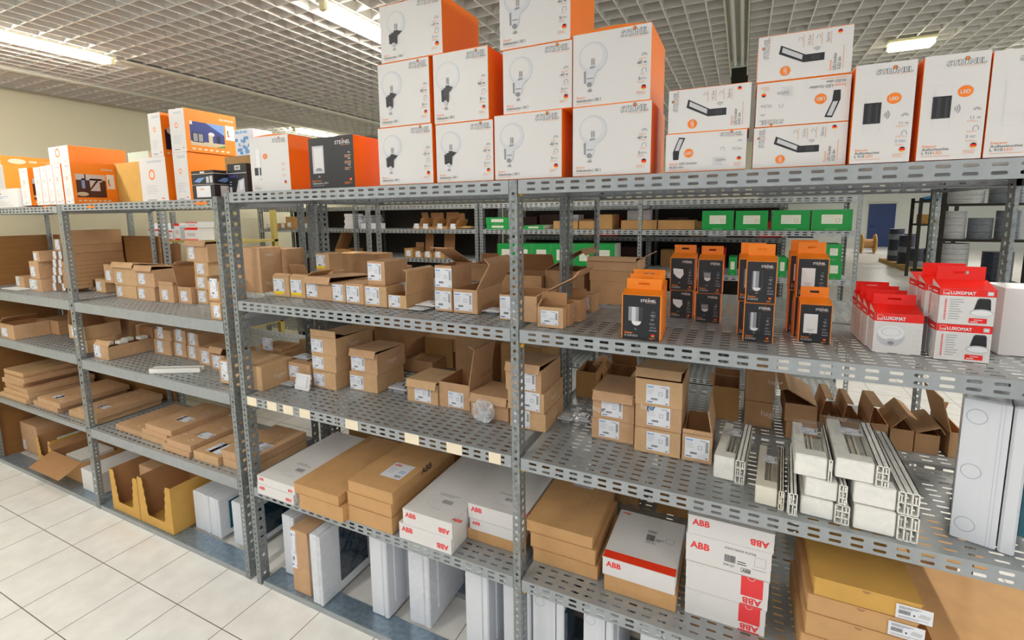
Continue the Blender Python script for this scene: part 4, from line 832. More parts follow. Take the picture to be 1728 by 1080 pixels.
# ---------------------------------------------------------------- the goods: centre of the base, size, turn
ITEMS = [
    (two_tone, dict(label='white globe lamp box with black bracket picture, bottom left of the big stack', c=[-0.462, 0.14, 2.002], w=0.247, d=0.26, h=0.212, rot=0.0, name='lamp_box', cat='lamp box', art=[('F', ('a_globe', True))], group='boxes of globe wall lamps')),
    (two_tone, dict(label='white globe lamp box with black bracket picture, bottom row, second from the left', c=[-0.207, 0.14, 2.002], w=0.23, d=0.26, h=0.203, rot=0.0, name='lamp_box', cat='lamp box', art=[('F', ('a_globe', True))], group='boxes of globe wall lamps')),
    (two_tone, dict(label='white globe lamp box with clear bracket picture, bottom row, third from the left', c=[0.034, 0.14, 2.002], w=0.239, d=0.26, h=0.212, rot=0.0, name='lamp_box', cat='lamp box', art=[('F', ('a_globe', False))], group='boxes of globe wall lamps')),
    (two_tone, dict(label='white globe lamp box with clear bracket picture, bottom right of the big stack', c=[0.31, 0.14, 2.002], w=0.239, d=0.26, h=0.21, rot=0.0, name='lamp_box', cat='lamp box', art=[('F', ('a_globe', False))], group='boxes of globe wall lamps')),
    (two_tone, dict(label='white globe lamp box with black bracket picture, left end of the middle row', c=[-0.458, 0.14, 2.215], w=0.229, d=0.26, h=0.228, rot=0.0, name='lamp_box', cat='lamp box', art=[('F', ('a_globe', True))], group='boxes of globe wall lamps')),
    (two_tone, dict(label='white globe lamp box with black bracket picture, middle row, second from the left', c=[-0.216, 0.15, 2.206], w=0.218, d=0.28, h=0.238, rot=0.0, name='lamp_box', cat='lamp box', art=[('F', ('a_globe', True))], group='boxes of globe wall lamps')),
    (two_tone, dict(label='yellowed globe lamp box with clear bracket picture, middle row, third from the left', c=[0.068, 0.14, 2.214], w=0.237, d=0.26, h=0.202, rot=0.0, name='lamp_box', cat='lamp box', art=[('F', ('a_globe', False))], group='boxes of globe wall lamps')),
    (two_tone, dict(label='globe lamp box with clear bracket picture and bulging lid, right end of middle row', c=[0.307, 0.14, 2.212], w=0.234, d=0.26, h=0.214, rot=0.0, name='lamp_box', cat='lamp box', art=[('F', ('a_globe', False))], group='boxes of globe wall lamps', bulge=0.01)),
    (two_tone, dict(label='white globe lamp box with black bracket picture, top left of the big stack', c=[-0.418, 0.14, 2.444], w=0.269, d=0.26, h=0.199, rot=0.0, name='lamp_box', cat='lamp box', art=[('F', ('a_globe', True))], group='boxes of globe wall lamps')),
    (two_tone, dict(label='white globe lamp box with clear bracket picture, topmost, cut off by the picture edge', c=[0.06, 0.14, 2.417], w=0.241, d=0.26, h=0.229, rot=0.0, name='lamp_box', cat='lamp box', art=[('F', ('a_globe', False))], group='boxes of globe wall lamps')),
    (two_tone, dict(label='low white spotlight box with upright print, bottom of the left pair', c=[0.577, 0.115, 2.002], w=0.211, d=0.2, h=0.108, rot=0.0, name='spotlight_box', cat='lamp box', art=[('F', ('a_xled', 'h'))], group='boxes of LED spotlights')),
    (two_tone, dict(label='low white spotlight box with sideways print, on top of the left pair', c=[0.582, 0.115, 2.11], w=0.212, d=0.2, h=0.121, rot=0.0, name='spotlight_box', cat='lamp box', art=[('F', ('a_xled', 'v'))], group='boxes of LED spotlights')),
    (two_tone, dict(label='low white spotlight box with sideways print, bottom of the three-high pile', c=[0.805, 0.115, 2.002], w=0.211, d=0.2, h=0.107, rot=0.0, name='spotlight_box', cat='lamp box', art=[('F', ('a_xled', 'v'))], group='boxes of LED spotlights')),
    (two_tone, dict(label='low white spotlight box with print upside down, middle of the three-high pile', c=[0.806, 0.115, 2.11], w=0.209, d=0.2, h=0.114, rot=0.0, name='spotlight_box', cat='lamp box', art=[('F', ('a_xled', 'u'))], group='boxes of LED spotlights')),
    (two_tone, dict(label='low white spotlight box with sideways print, top of the three-high pile', c=[0.804, 0.115, 2.225], w=0.208, d=0.2, h=0.115, rot=0.0, name='spotlight_box', cat='lamp box', art=[('F', ('a_xled', 'v'))], group='boxes of LED spotlights')),
    (two_tone, dict(label='tall white wall light box with grey lamp picture, beside the spotlight pile', c=[0.976, 0.075, 2.002], w=0.119, d=0.15, h=0.234, rot=0.0, name='wall_light_box', cat='lamp box', art=[('F', ('a_l910', True))], group='tall boxes of LED wall lights')),
    (two_tone, dict(label='tall white wall light box with grey lamp picture, second from the spotlight pile', c=[1.107, 0.075, 2.002], w=0.117, d=0.15, h=0.236, rot=0.0, name='wall_light_box', cat='lamp box', art=[('F', ('a_l910', True))], group='tall boxes of LED wall lights')),
    (two_tone, dict(label='tall white wall light box with white lamp picture, at the right picture edge', c=[1.234, 0.075, 2.002], w=0.129, d=0.15, h=0.231, rot=0.0, name='wall_light_box', cat='lamp box', art=[('F', ('a_l910', False))], group='tall boxes of LED wall lights')),
    (two_tone, dict(label='tall white wall light box with bulging orange top, left of the dark box', c=[-1.232, 0.16, 2.002], w=0.25, d=0.24, h=0.239, rot=0.0, name='wall_light_box', cat='lamp box', art=[('F', ('a_tall', 0))], bulge=0.008)),
    (two_tone, dict(label='black wall light box with orange side, left of the globe lamp boxes', c=[-0.853, 0.16, 2.002], w=0.246, d=0.26, h=0.207, rot=0.0, name='wall_light_box', cat='lamp box', art=[('F', ('a_tall', 1))], front='black_print')),
    (simple, dict(label='upright black spotlight carton with violet print, beside the corner posts', c=[-1.541, 0.15, 1.977], w=0.14, d=0.1, h=0.167, rot=0.0, name='spotlight_carton', m='black_print', art=('a_black_spot',))),
    (two_tone, dict(label='low black spotlight carton with white sticker, in front of an orange box', c=[-1.699, 0.11, 1.977], w=0.17, d=0.16, h=0.136, rot=0.0, name='spotlight_carton', front='black_print', sidem='black_print', art=[('F', ('a_black_low',)), ('R', ('a_black_low',))])),
    (two_tone, dict(label='orange light fitting box behind the low black carton, lower of a pair', c=[-2.185, 0.37, 1.977], w=0.132, d=0.3, h=0.275, rot=0.0, name='light_fitting_box', cat='lamp box', sidem='orange_light', art=[('F', ('a_white_narrow',))])),
    (two_tone, dict(label='large orange box picturing a blue house at dusk, on top of its pair', c=[-2.181, 0.37, 2.253], w=0.138, d=0.3, h=0.234, rot=0.0, name='light_fitting_box', cat='lamp box', sidem='orange_light', art=[('F', ('a_white_narrow',)), ('R', ('a_orange_side', 'house'))])),
    (two_tone, dict(label='orange light fitting box, broad white end, lower left of the house box pair', c=[-2.42, 0.3, 1.977], w=0.259, d=0.2, h=0.258, rot=0.0, name='light_fitting_box', cat='lamp box', sidem='orange_light', art=[('F', ('a_white_narrow',))])),
    (two_tone, dict(label='orange light fitting box with dark lamp picture, on top, left of the house box', c=[-2.355, 0.3, 2.236], w=0.117, d=0.2, h=0.241, rot=0.0, name='light_fitting_box', cat='lamp box', sidem='orange_light', art=[('F', ('a_white_narrow',)), ('R', ('a_orange_side', 'lamp'))])),
    (two_tone, dict(label='narrow white light fitting box, leftmost of the four thin boxes over the left post', c=[-3.354, 0.18, 1.977], w=0.081, d=0.3, h=0.235, rot=0.0, name='light_fitting_box', cat='lamp box', sidem='orange_light', art=[('F', ('a_white_narrow',))], group='four thin light fitting boxes')),
    (two_tone, dict(label='narrow white light fitting box, second of the four thin boxes over the left post', c=[-3.271, 0.18, 1.977], w=0.076, d=0.3, h=0.238, rot=0.0, name='light_fitting_box', cat='lamp box', sidem='orange_light', art=[('F', ('a_white_narrow',))], group='four thin light fitting boxes')),
    (two_tone, dict(label='narrow white light fitting box, third of the four thin boxes over the left post', c=[-3.19, 0.18, 1.977], w=0.078, d=0.3, h=0.241, rot=0.0, name='light_fitting_box', cat='lamp box', sidem='orange_light', art=[('F', ('a_white_narrow',))], group='four thin light fitting boxes')),
    (two_tone, dict(label='narrow white light fitting box, rightmost of the four thin boxes over the left post', c=[-3.098, 0.18, 1.977], w=0.097, d=0.3, h=0.244, rot=0.0, name='light_fitting_box', cat='lamp box', sidem='orange_light', art=[('F', ('a_white_narrow',))], group='four thin light fitting boxes')),
    (two_tone, dict(label='orange box picturing a room with stairs, beside the four thin boxes', c=[-2.961, 0.134, 1.977], w=0.097, d=0.227, h=0.245, rot=0.0, name='light_fitting_box', cat='lamp box', sidem='orange_light', art=[('F', ('a_white_narrow',)), ('R', ('a_orange_side', 'room'))])),
    (two_tone, dict(label='orange box lying flat across the thin boxes and the stairs box', c=[-3.1, 0.2, 2.224], w=0.235, d=0.3, h=0.102, rot=0.0, name='light_fitting_box', cat='lamp box', sidem='orange_light', art=[('F', ('a_white_narrow',))])),
    (two_tone, dict(label='orange box with a dark room picture, left of the four thin boxes', c=[-3.503, 0.12, 1.977], w=0.112, d=0.2, h=0.237, rot=0.0, name='light_fitting_box', cat='lamp box', sidem='orange_light', art=[('F', ('a_white_narrow',)), ('R', ('a_orange_side', 'room'))])),
    (simple, dict(label='wide white box with faint grey print, at the far left of the top shelf', c=[-3.799, 0.06, 1.967], w=0.464, d=0.12, h=0.122, rot=0.0, name='light_fitting_box', m='card_white', art=('a_plain_lines',))),
    (two_tone, dict(label='orange box standing behind the wide white box at the left edge', c=[-4.269, 0.25, 1.967], w=0.263, d=0.22, h=0.312, rot=0.0, name='light_fitting_box', cat='lamp box', sidem='orange', art=[('F', ('a_white_narrow',))])),
    (two_tone, dict(label='long orange box with an oval lamp picture, upper left edge of the picture', c=[-4.351, 0.375, 2.28], w=0.314, d=0.45, h=0.07, rot=0.0, name='light_fitting_box', cat='lamp box', sidem='orange', art=[('F', ('a_white_narrow',)), ('R', ('a_ellipse_side',))])),
    (carton, dict(label='plain brown carton standing behind the orange boxes on the top shelf', c=[-2.796, 0.35, 1.977], w=0.31, d=0.2, h=0.253, rot=0.0, m='kraft_ochre', lab=0)),
    (simple, dict(label='small pale green plastic case on top of the brown carton behind', c=[-2.707, 0.35, 2.231], w=0.223, d=0.14, h=0.062, rot=0.0, name='plastic_case', cat='case', m='mint_plastic', part='case_body')),
    (carton, dict(label='brown carton under the blue and white box, behind the black cartons', c=[-1.814, 0.375, 1.977], w=0.211, d=0.15, h=0.238, rot=0.0, m='kraft_old', lab=0)),
    (simple, dict(label='blue and white mosaic patterned box standing on a brown carton', c=[-1.747, 0.36, 2.216], w=0.143, d=0.12, h=0.137, rot=0.0, name='lamp_box', cat='lamp box', m='label_white', art=('a_blink',))),
    (hang_box, dict(label='black and orange sensor box with grey round sensor, front of its row of three', c=[0.411, 0.043, 1.493], w=0.12, d=0.045, h=0.142, rot=0.0, name='sensor_box', m='orange_light', front='orange_light', sidem='orange_light', inset=1, art=[('F', ('a_sensor', 'round_grey'))], tab=1, group='hanging boxes of motion sensors', tabh=0.034)),
    (hang_box, dict(label='black and orange sensor box right behind the front round sensor box', c=[0.41, 0.091, 1.493], w=0.117, d=0.045, h=0.152, rot=0.0, name='sensor_box', m='orange_light', front='orange_light', sidem='orange_light', inset=1, art=[('F', ('a_sensor', 'round_grey'))], tab=1, group='hanging boxes of motion sensors', tabh=0.034)),
    (hang_box, dict(label='black and orange sensor box at the back of the row of three', c=[0.41, 0.139, 1.493], w=0.115, d=0.045, h=0.161, rot=0.0, name='sensor_box', m='orange_light', front='orange_light', sidem='orange_light', inset=1, art=[('F', ('a_sensor', 'round_grey'))], tab=1, group='hanging boxes of motion sensors', tabh=0.034)),
    (hang_box, dict(label='black and orange sensor box with white ball sensor, bottom of the left pair', c=[0.49, 0.44, 1.493], w=0.083, d=0.08, h=0.105, rot=0.0, name='sensor_box', m='orange_light', front='orange_light', sidem='orange_light', inset=1, art=[('F', ('a_sensor', 'white_ball'))], tab=0, group='hanging boxes of motion sensors', slope=0)),
    (hang_box, dict(label='black and orange sensor box with white ball sensor, on top of the left pair', c=[0.49, 0.44, 1.598], w=0.088, d=0.08, h=0.122, rot=0.0, name='sensor_box', m='orange_light', front='orange_light', sidem='orange_light', inset=1, art=[('F', ('a_sensor', 'white_ball'))], tab=1, group='hanging boxes of motion sensors')),
    (hang_box, dict(label='black and orange sensor box with silver ball sensor, bottom of the second pair', c=[0.584, 0.4, 1.493], w=0.085, d=0.08, h=0.105, rot=0.0, name='sensor_box', m='orange_light', front='orange_light', sidem='orange_light', inset=1, art=[('F', ('a_sensor', 'silver_ball'))], tab=0, group='hanging boxes of motion sensors', slope=0)),
    (hang_box, dict(label='black and orange sensor box with silver ball sensor, on top of the second pair', c=[0.588, 0.4, 1.598], w=0.083, d=0.08, h=0.122, rot=0.0, name='sensor_box', m='orange_light', front='orange_light', sidem='orange_light', inset=1, art=[('F', ('a_sensor', 'silver_ball'))], tab=1, group='hanging boxes of motion sensors')),
    (hang_box, dict(label='black and orange sensor box with grey tube sensor, bottom of the middle pile', c=[0.74, 0.167, 1.493], w=0.082, d=0.07, h=0.12, rot=0.0, name='sensor_box', m='orange_light', front='orange_light', sidem='orange_light', inset=1, art=[('F', ('a_sensor', 'tube_grey'))], tab=0, group='hanging boxes of motion sensors', slope=0)),
    (hang_box, dict(label='black and orange sensor box with grey tube sensor, on top of the middle pile', c=[0.741, 0.167, 1.614], w=0.082, d=0.07, h=0.126, rot=0.0, name='sensor_box', m='orange_light', front='orange_light', sidem='orange_light', inset=1, art=[('F', ('a_sensor', 'tube_grey'))], tab=1, group='hanging boxes of motion sensors', tabh=0.036)),
    (hang_box, dict(label='black and orange sensor box behind the middle pile, lower one', c=[0.722, 0.242, 1.493], w=0.08, d=0.07, h=0.112, rot=0.0, name='sensor_box', m='orange_light', front='orange_light', sidem='orange_light', inset=1, art=[('F', ('a_sensor', 'tube_grey'))], tab=0, group='hanging boxes of motion sensors', slope=0)),
    (hang_box, dict(label='black and orange sensor box behind the middle pile, its tab showing above', c=[0.719, 0.242, 1.605], w=0.081, d=0.07, h=0.134, rot=0.0, name='sensor_box', m='orange_light', front='orange_light', sidem='orange_light', inset=1, art=[('F', ('a_sensor', 'tube_grey'))], tab=1, group='hanging boxes of motion sensors', tabh=0.036)),
    (hang_box, dict(label='black and orange sensor box with white square sensor, in front of the right pile', c=[0.892, 0.212, 1.493], w=0.083, d=0.06, h=0.118, rot=0.0, name='sensor_box', m='orange_light', front='orange_light', sidem='orange_light', inset=1, art=[('F', ('a_sensor', 'square_white'))], tab=1, group='hanging boxes of motion sensors', tabh=0.034)),
    (hang_box, dict(label='black and orange sensor box hidden behind the front square sensor box, lower one', c=[0.885, 0.277, 1.493], w=0.087, d=0.06, h=0.129, rot=0.0, name='sensor_box', m='orange_light', front='orange_light', sidem='orange_light', inset=1, art=[('F', ('a_sensor', 'square_white'))], tab=0, group='hanging boxes of motion sensors', slope=0)),
    (hang_box, dict(label='black and orange sensor box with white square sensor, raised on the right pile', c=[0.885, 0.277, 1.623], w=0.083, d=0.06, h=0.119, rot=0.0, name='sensor_box', m='orange_light', front='orange_light', sidem='orange_light', inset=1, art=[('F', ('a_sensor', 'square_white'))], tab=1, group='hanging boxes of motion sensors', tabh=0.036)),
    (hang_box, dict(label='black and orange sensor box at the back of the right pile, lower one', c=[0.87, 0.342, 1.493], w=0.081, d=0.06, h=0.141, rot=0.0, name='sensor_box', m='orange_light', front='orange_light', sidem='orange_light', inset=1, art=[('F', ('a_sensor', 'square_white'))], tab=0, group='hanging boxes of motion sensors', slope=0)),
    (hang_box, dict(label='black and orange sensor box at the back of the right pile, upper one', c=[0.87, 0.342, 1.635], w=0.085, d=0.06, h=0.11, rot=0.0, name='sensor_box', m='orange_light', front='orange_light', sidem='orange_light', inset=1, art=[('F', ('a_sensor', 'square_white'))], tab=1, group='hanging boxes of motion sensors', tabh=0.036)),
    (hang_box, dict(label='red and white detector box with round white detector, front of the left row', c=[1.082, 0.179, 1.493], w=0.108, d=0.06, h=0.11, rot=0.0, name='detector_box', m='red_print', front='card_white', sidem='card_white', art=[('F', ('a_lux', 'dome')), ('L', ('a_luxside',)), ('R', ('a_luxside',))], tab=1, group='red and white boxes of presence detectors', slope=0.018, tabh=0.03)),
    (hang_box, dict(label='red and white detector box in the left row, directly behind the front one', c=[1.077, 0.242, 1.493], w=0.108, d=0.06, h=0.113, rot=0.0, name='detector_box', m='red_print', front='card_white', sidem='card_white', art=[('F', ('a_lux', 'dome')), ('L', ('a_luxside',)), ('R', ('a_luxside',))], tab=1, group='red and white boxes of presence detectors', slope=0.018, tabh=0.03)),
    (hang_box, dict(label='red and white detector box in the left row, second behind the front one', c=[1.073, 0.305, 1.493], w=0.106, d=0.06, h=0.116, rot=0.0, name='detector_box', m='red_print', front='card_white', sidem='card_white', art=[('F', ('a_lux', 'dome')), ('L', ('a_luxside',)), ('R', ('a_luxside',))], tab=1, group='red and white boxes of presence detectors', slope=0.018, tabh=0.03)),
    (hang_box, dict(label='red and white detector box in the left row, third behind the front one', c=[1.067, 0.368, 1.493], w=0.096, d=0.06, h=0.12, rot=0.0, name='detector_box', m='red_print', front='card_white', sidem='card_white', art=[('F', ('a_lux', 'dome')), ('L', ('a_luxside',)), ('R', ('a_luxside',))], tab=1, group='red and white boxes of presence detectors', slope=0.018, tabh=0.03)),
    (hang_box, dict(label='red and white detector box with black detector, bottom front of the right pile', c=[1.214, 0.16, 1.493], w=0.111, d=0.06, h=0.096, rot=0.0, name='detector_box', m='red_print', front='card_white', sidem='card_white', art=[('F', ('a_lux', 'black')), ('L', ('a_luxside',)), ('R', ('a_luxside',))], tab=0, group='red and white boxes of presence detectors', slope=0)),
    (hang_box, dict(label='red and white detector box with black detector, top front of the right pile', c=[1.214, 0.16, 1.59], w=0.111, d=0.06, h=0.093, rot=0.0, name='detector_box', m='red_print', front='card_white', sidem='card_white', art=[('F', ('a_lux', 'black')), ('L', ('a_luxside',)), ('R', ('a_luxside',))], tab=1, group='red and white boxes of presence detectors', slope=0.018, tabh=0.036)),
    (hang_box, dict(label='red and white detector box, bottom of the second rank in the right pile', c=[1.213, 0.225, 1.493], w=0.112, d=0.06, h=0.101, rot=0.0, name='detector_box', m='red_print', front='card_white', sidem='card_white', art=[('F', ('a_lux', 'black')), ('L', ('a_luxside',)), ('R', ('a_luxside',))], tab=0, group='red and white boxes of presence detectors', slope=0)),
    (hang_box, dict(label='red and white detector box, top of the second rank with a high red tab', c=[1.197, 0.225, 1.594], w=0.103, d=0.06, h=0.091, rot=0.0, name='detector_box', m='red_print', front='card_white', sidem='card_white', art=[('F', ('a_lux', 'black')), ('L', ('a_luxside',)), ('R', ('a_luxside',))], tab=1, group='red and white boxes of presence detectors', slope=0.018, tabh=0.036)),
    (hang_box, dict(label='red and white detector box, bottom of the rear rank in the right pile', c=[1.21, 0.29, 1.493], w=0.111, d=0.06, h=0.103, rot=0.0, name='detector_box', m='red_print', front='card_white', sidem='card_white', art=[('F', ('a_lux', 'black')), ('L', ('a_luxside',)), ('R', ('a_luxside',))], tab=0, group='red and white boxes of presence detectors', slope=0)),
    (hang_box, dict(label='red and white detector box, top of the rear rank in the right pile', c=[1.194, 0.29, 1.597], w=0.105, d=0.06, h=0.09, rot=0.0, name='detector_box', m='red_print', front='card_white', sidem='card_white', art=[('F', ('a_lux', 'black')), ('L', ('a_luxside',)), ('R', ('a_luxside',))], tab=0, group='red and white boxes of presence detectors', slope=0.018)),
    (simple, dict(label='plain white box at the right end, next to the detector boxes', c=[1.37, 0.305, 1.493], w=0.089, d=0.13, h=0.183, rot=0.0, name='detector_box', m='card_white')),
    (carton, dict(label='lowest of three brown flat cartons stacked behind the round sensor boxes', c=[0.178, 0.652, 1.493], w=0.174, d=0.18, h=0.102, rot=0.0, m='kraft_b', lab=0)),
    (carton, dict(label='middle one of three brown flat cartons behind the round sensor boxes', c=[0.18, 0.652, 1.595], w=0.186, d=0.18, h=0.045, rot=0.0, m='kraft_b', lab=0)),
    (carton, dict(label='top brown carton with a lifted flap, behind the round sensor boxes', c=[0.184, 0.652, 1.641], w=0.219, d=0.18, h=0.043, rot=0.0, m='kraft_a', lab=0, lid=('B', 4), flaps=[('R', 150, 0.06)])),
    (carton, dict(label='small open brown carton with white label, front of three beside the middle post', c=[0.093, 0.083, 1.493], w=0.095, d=0.042, h=0.072, rot=0.0, m='kraft_c', flaps=[('B', 95, 0.045), ('L', 60, 0.03)], lab=2, lw=0.065, lh=0.05, lx=0.14)),
    (carton, dict(label='small brown carton, second of three beside the middle post', c=[0.127, 0.132, 1.493], w=0.044, d=0.05, h=0.079, rot=0.0, m='kraft_b', lab=0)),
    (carton, dict(label='small open brown carton with a narrow label, third of three beside the middle post', c=[0.136, 0.225, 1.493], w=0.057, d=0.07, h=0.08, rot=0.0, m='kraft_b', flaps=[('B', 95, 0.03)], lw=0.022, lh=0.05, lx=0.2)),
    (carton, dict(label='small brown carton with a label, farthest of those beside the middle post', c=[0.14, 0.406, 1.493], w=0.049, d=0.07, h=0.073, rot=0.0, m='kraft_c', lw=0.02, lh=0.05, lx=0.2)),
    (carton, dict(label='brown carton with raised lid standing behind the middle post', c=[-0.054, 0.214, 1.493], w=0.152, d=0.2, h=0.096, rot=0.0, m='kraft_a', lid=('R', 152), tuck=20, lab=2, lw=0.07, lh=0.085, lx=0.02, lz=0.05)),
    (carton, dict(label='larger open brown carton behind the middle post, flaps up', c=[-0.042, 0.707, 1.493], w=0.188, d=0.22, h=0.134, rot=0.0, m='kraft_b', lid=('L', 30), lab=0)),
    (carton, dict(label='brown carton with folded flaps left of the middle post, far back', c=[-0.243, 0.662, 1.493], w=0.204, d=0.2, h=0.109, rot=0.0, m='kraft_b', flaps=[('B', 60, 0.1), ('L', 160, 0.06)], lab=0)),
    (carton, dict(label='big brown carton standing on end just right of the corner posts', c=[-1.66, 0.263, 1.493], w=0.2, d=0.129, h=0.235, rot=0.0, m='kraft_a', lab=0, prints=[('R', 'hager', 0.025, 0.04, 0.022, 0.06), ('R', 'hager', 0.035, 0.19, 0.018, 0.05)])),
    (carton, dict(label='large brown carton at the back, lower of two behind the big carton', c=[-1.66, 0.387, 1.493], w=0.28, d=0.114, h=0.115, rot=0.0, m='kraft_a', lab=0)),
    (carton, dict(label='large brown carton at the back, upper of two behind the big carton', c=[-1.66, 0.387, 1.609], w=0.28, d=0.114, h=0.105, rot=0.0, m='kraft_a', lab=0)),
    (carton, dict(label='small brown carton with yellow striped label and torn open top, first in the row', c=[-1.375, 0.226, 1.493], w=0.115, d=0.12, h=0.1, rot=0.0, m='kraft_c', lab=3, lw=0.075, lh=0.075, lx=0.05, lz=0.12, flaps=[('B', 70, 0.05), ('F', 30, 0.02)])),
    (carton, dict(label='small brown carton with yellow striped label, second in the row, flap folded out', c=[-1.261, 0.237, 1.493], w=0.102, d=0.14, h=0.099, rot=0.0, m='kraft_c', lab=3, lw=0.072, lh=0.075, lx=0.06, lz=0.12, flaps=[('R', 150, 0.06), ('F', 35, 0.02)])),
    (carton, dict(label='brown carton below the small yellow striped one, partly hidden', c=[-1.314, 0.444, 1.493], w=0.1, d=0.093, h=0.104, rot=0.0, m='kraft_c', lab=0)),
    (carton, dict(label='small brown carton with yellow striped label, raised on another carton', c=[-1.333, 0.444, 1.597], w=0.095, d=0.093, h=0.093, rot=0.0, m='kraft_c', lab=3, lw=0.066, lh=0.07, lx=0.03, lz=0.14)),
    (carton, dict(label='long low brown carton with loose lid, third in the row', c=[-1.118, 0.326, 1.493], w=0.171, d=0.32, h=0.086, rot=0.0, m='kraft_a', lid=('B', 4), lw=0.07, lh=0.075, lx=0.03, lz=0.15)),
    (carton, dict(label='small square brown carton with white label, fourth in the row', c=[-0.974, 0.224, 1.493], w=0.08, d=0.15, h=0.084, rot=0.0, m='kraft_c', lw=0.062, lh=0.075, lx=0.03, lz=0.1)),
    (carton, dict(label='small brown carton with white label, fifth in the row', c=[-0.874, 0.244, 1.493], w=0.104, d=0.2, h=0.093, rot=0.0, m='kraft_a', lw=0.075, lh=0.072, lx=0.03, lz=0.1)),
    (carton, dict(label='small brown carton with white label, sixth in the row, carrying another', c=[-0.745, 0.191, 1.493], w=0.125, d=0.12, h=0.089, rot=0.0, m='kraft_c', lw=0.075, lh=0.075, lx=0.08, lz=0.12)),
    (carton, dict(label='small brown carton with white label, lying on top of the row', c=[-0.761, 0.241, 1.583], w=0.097, d=0.16, h=0.105, rot=0.0, m='kraft_a', lw=0.075, lh=0.075, lx=0.03, lz=0.2)),
    (carton, dict(label='low open brown carton with one tall flap standing up', c=[-0.629, 0.234, 1.493], w=0.097, d=0.2, h=0.057, rot=0.0, m='kraft_c', lid=('R', 95), lw=0.06, lh=0.05, lx=0.05, lz=0.1)),
    (wrapped, dict(label='thin white flat pack on the shelf before the open low carton', c=[-0.525, 0.142, 1.493], w=0.084, d=0.053, h=0.013, rot=0.0, name='flat_pack', m='paper', m2='paper')),
    (wrapped, dict(label='second thin white flat pack, lying behind the first', c=[-0.516, 0.212, 1.493], w=0.101, d=0.08, h=0.026, rot=0.0, name='flat_pack', m='paper', m2='paper')),
    (wrapped, dict(label='third thin white flat pack beside the small double stack', c=[-0.208, 0.218, 1.493], w=0.08, d=0.07, h=0.019, rot=0.0, name='flat_pack', m='paper', m2='paper')),
    (carton, dict(label='small brown carton with white label, bottom of a double stack', c=[-0.413, 0.242, 1.493], w=0.084, d=0.16, h=0.093, rot=0.0, m='kraft_a', lw=0.077, lh=0.075, lx=0.02, lz=0.1)),
    (carton, dict(label='small brown carton with its lid lifted, top of a double stack', c=[-0.411, 0.242, 1.586], w=0.081, d=0.16, h=0.096, rot=0.0, m='kraft_a', lw=0.08, lh=0.078, lx=0.02, lz=0.08, lid=('B', 25), tuck=20)),
    (carton, dict(label='brown carton with a lid standing half open, right of the double stack', c=[-0.308, 0.271, 1.493], w=0.111, d=0.22, h=0.096, rot=0.0, m='kraft_a', lid=('R', 120), lw=0.085, lh=0.075, lx=0.03, lz=0.1)),
    (carton, dict(label='long brown carton lying far back behind the row', c=[-1.506, 0.908, 1.493], w=0.325, d=0.152, h=0.158, rot=0.0, m='kraft_b', lab=0)),
    (carton, dict(label='brown carton far back, right of the long one', c=[-1.284, 0.937, 1.493], w=0.102, d=0.2, h=0.074, rot=0.0, m='kraft_b', lab=0)),
    (carton, dict(label='brown carton with ragged open top, behind the double stack', c=[-0.716, 1.069, 1.493], w=0.121, d=0.15, h=0.104, rot=0.0, m='kraft_b', lab=0, flaps=[('B', 90, 0.05)])),
    (carton, dict(label='brown carton far back beside the ragged one, left of the middle post', c=[-0.604, 1.067, 1.493], w=0.097, d=0.16, h=0.102, rot=0.0, m='kraft_b', lab=0, flaps=[('B', 90, 0.04)])),
    (carton, dict(label='brown carton at the corner posts reaching across both bays', c=[-1.606, 0.165, 1.022], w=0.328, d=0.19, h=0.125, rot=0.0, m='kraft_c', lab=2, lw=0.06, lh=0.1, lx=0.05, side='R', seam=False)),
    (carton, dict(label='lower brown carton in the corner behind, under the labelled one', c=[-1.66, 0.651, 1.022], w=0.26, d=0.109, h=0.1, rot=0.0, m='kraft_b', lab=0)),
    (carton, dict(label='brown carton supporting the labelled one near the corner posts', c=[-1.679, 0.374, 1.022], w=0.192, d=0.12, h=0.114, rot=0.0, m='kraft_b', lab=0)),
    (carton, dict(label='long brown carton with label, raised in the corner behind', c=[-1.691, 0.379, 1.137], w=0.192, d=0.13, h=0.021, rot=0.0, m='kraft_b', lw=0.08, lh=0.07, lx=0.22, lz=0.1, side='R')),
    (carton, dict(label='brown carton with a bagged label in front, left of the triple stack', c=[-1.356, 0.293, 1.022], w=0.158, d=0.14, h=0.111, rot=0.0, m='kraft_a', lw=0.07, lh=0.06, lx=0.02, lz=0.3)),
    (wrapped, dict(label='small white switch insert lying on a brown carton', c=[-1.378, 0.282, 1.134], w=0.114, d=0.06, h=0.03, rot=0.0)),
    (carton, dict(label='brown carton with label, bottom of the triple stack', c=[-1.187, 0.353, 1.022], w=0.154, d=0.25, h=0.086, rot=0.0, m='kraft_c', lw=0.075, lh=0.062, lx=0.02, lz=0.12)),
    (carton, dict(label='brown carton with label, middle of the triple stack', c=[-1.188, 0.355, 1.11], w=0.161, d=0.25, h=0.087, rot=0.017, m='kraft_c', lw=0.075, lh=0.062, lx=0.02, lz=0.12)),
    (carton, dict(label='brown carton with label and front flap up, top of the triple stack', c=[-1.181, 0.359, 1.198], w=0.171, d=0.262, h=0.089, rot=0.0, m='kraft_c', lw=0.078, lh=0.065, lx=0.02, lz=0.12, side='R', flaps=[('F', 92, 0.035), ('B', 2, 0.2)])),
    (carton, dict(label='long brown carton with label, lower of a pair', c=[-0.98, 0.383, 1.022], w=0.174, d=0.211, h=0.094, rot=0.017, m='kraft_c', lw=0.085, lh=0.07, lx=0.02, lz=0.06)),
    (carton, dict(label='long brown carton with loose lid, upper of a pair', c=[-0.967, 0.383, 1.117], w=0.168, d=0.214, h=0.105, rot=0.0, m='kraft_a', lw=0.085, lh=0.07, lx=0.02, lz=0.1, lid=('B', 3), side='R')),
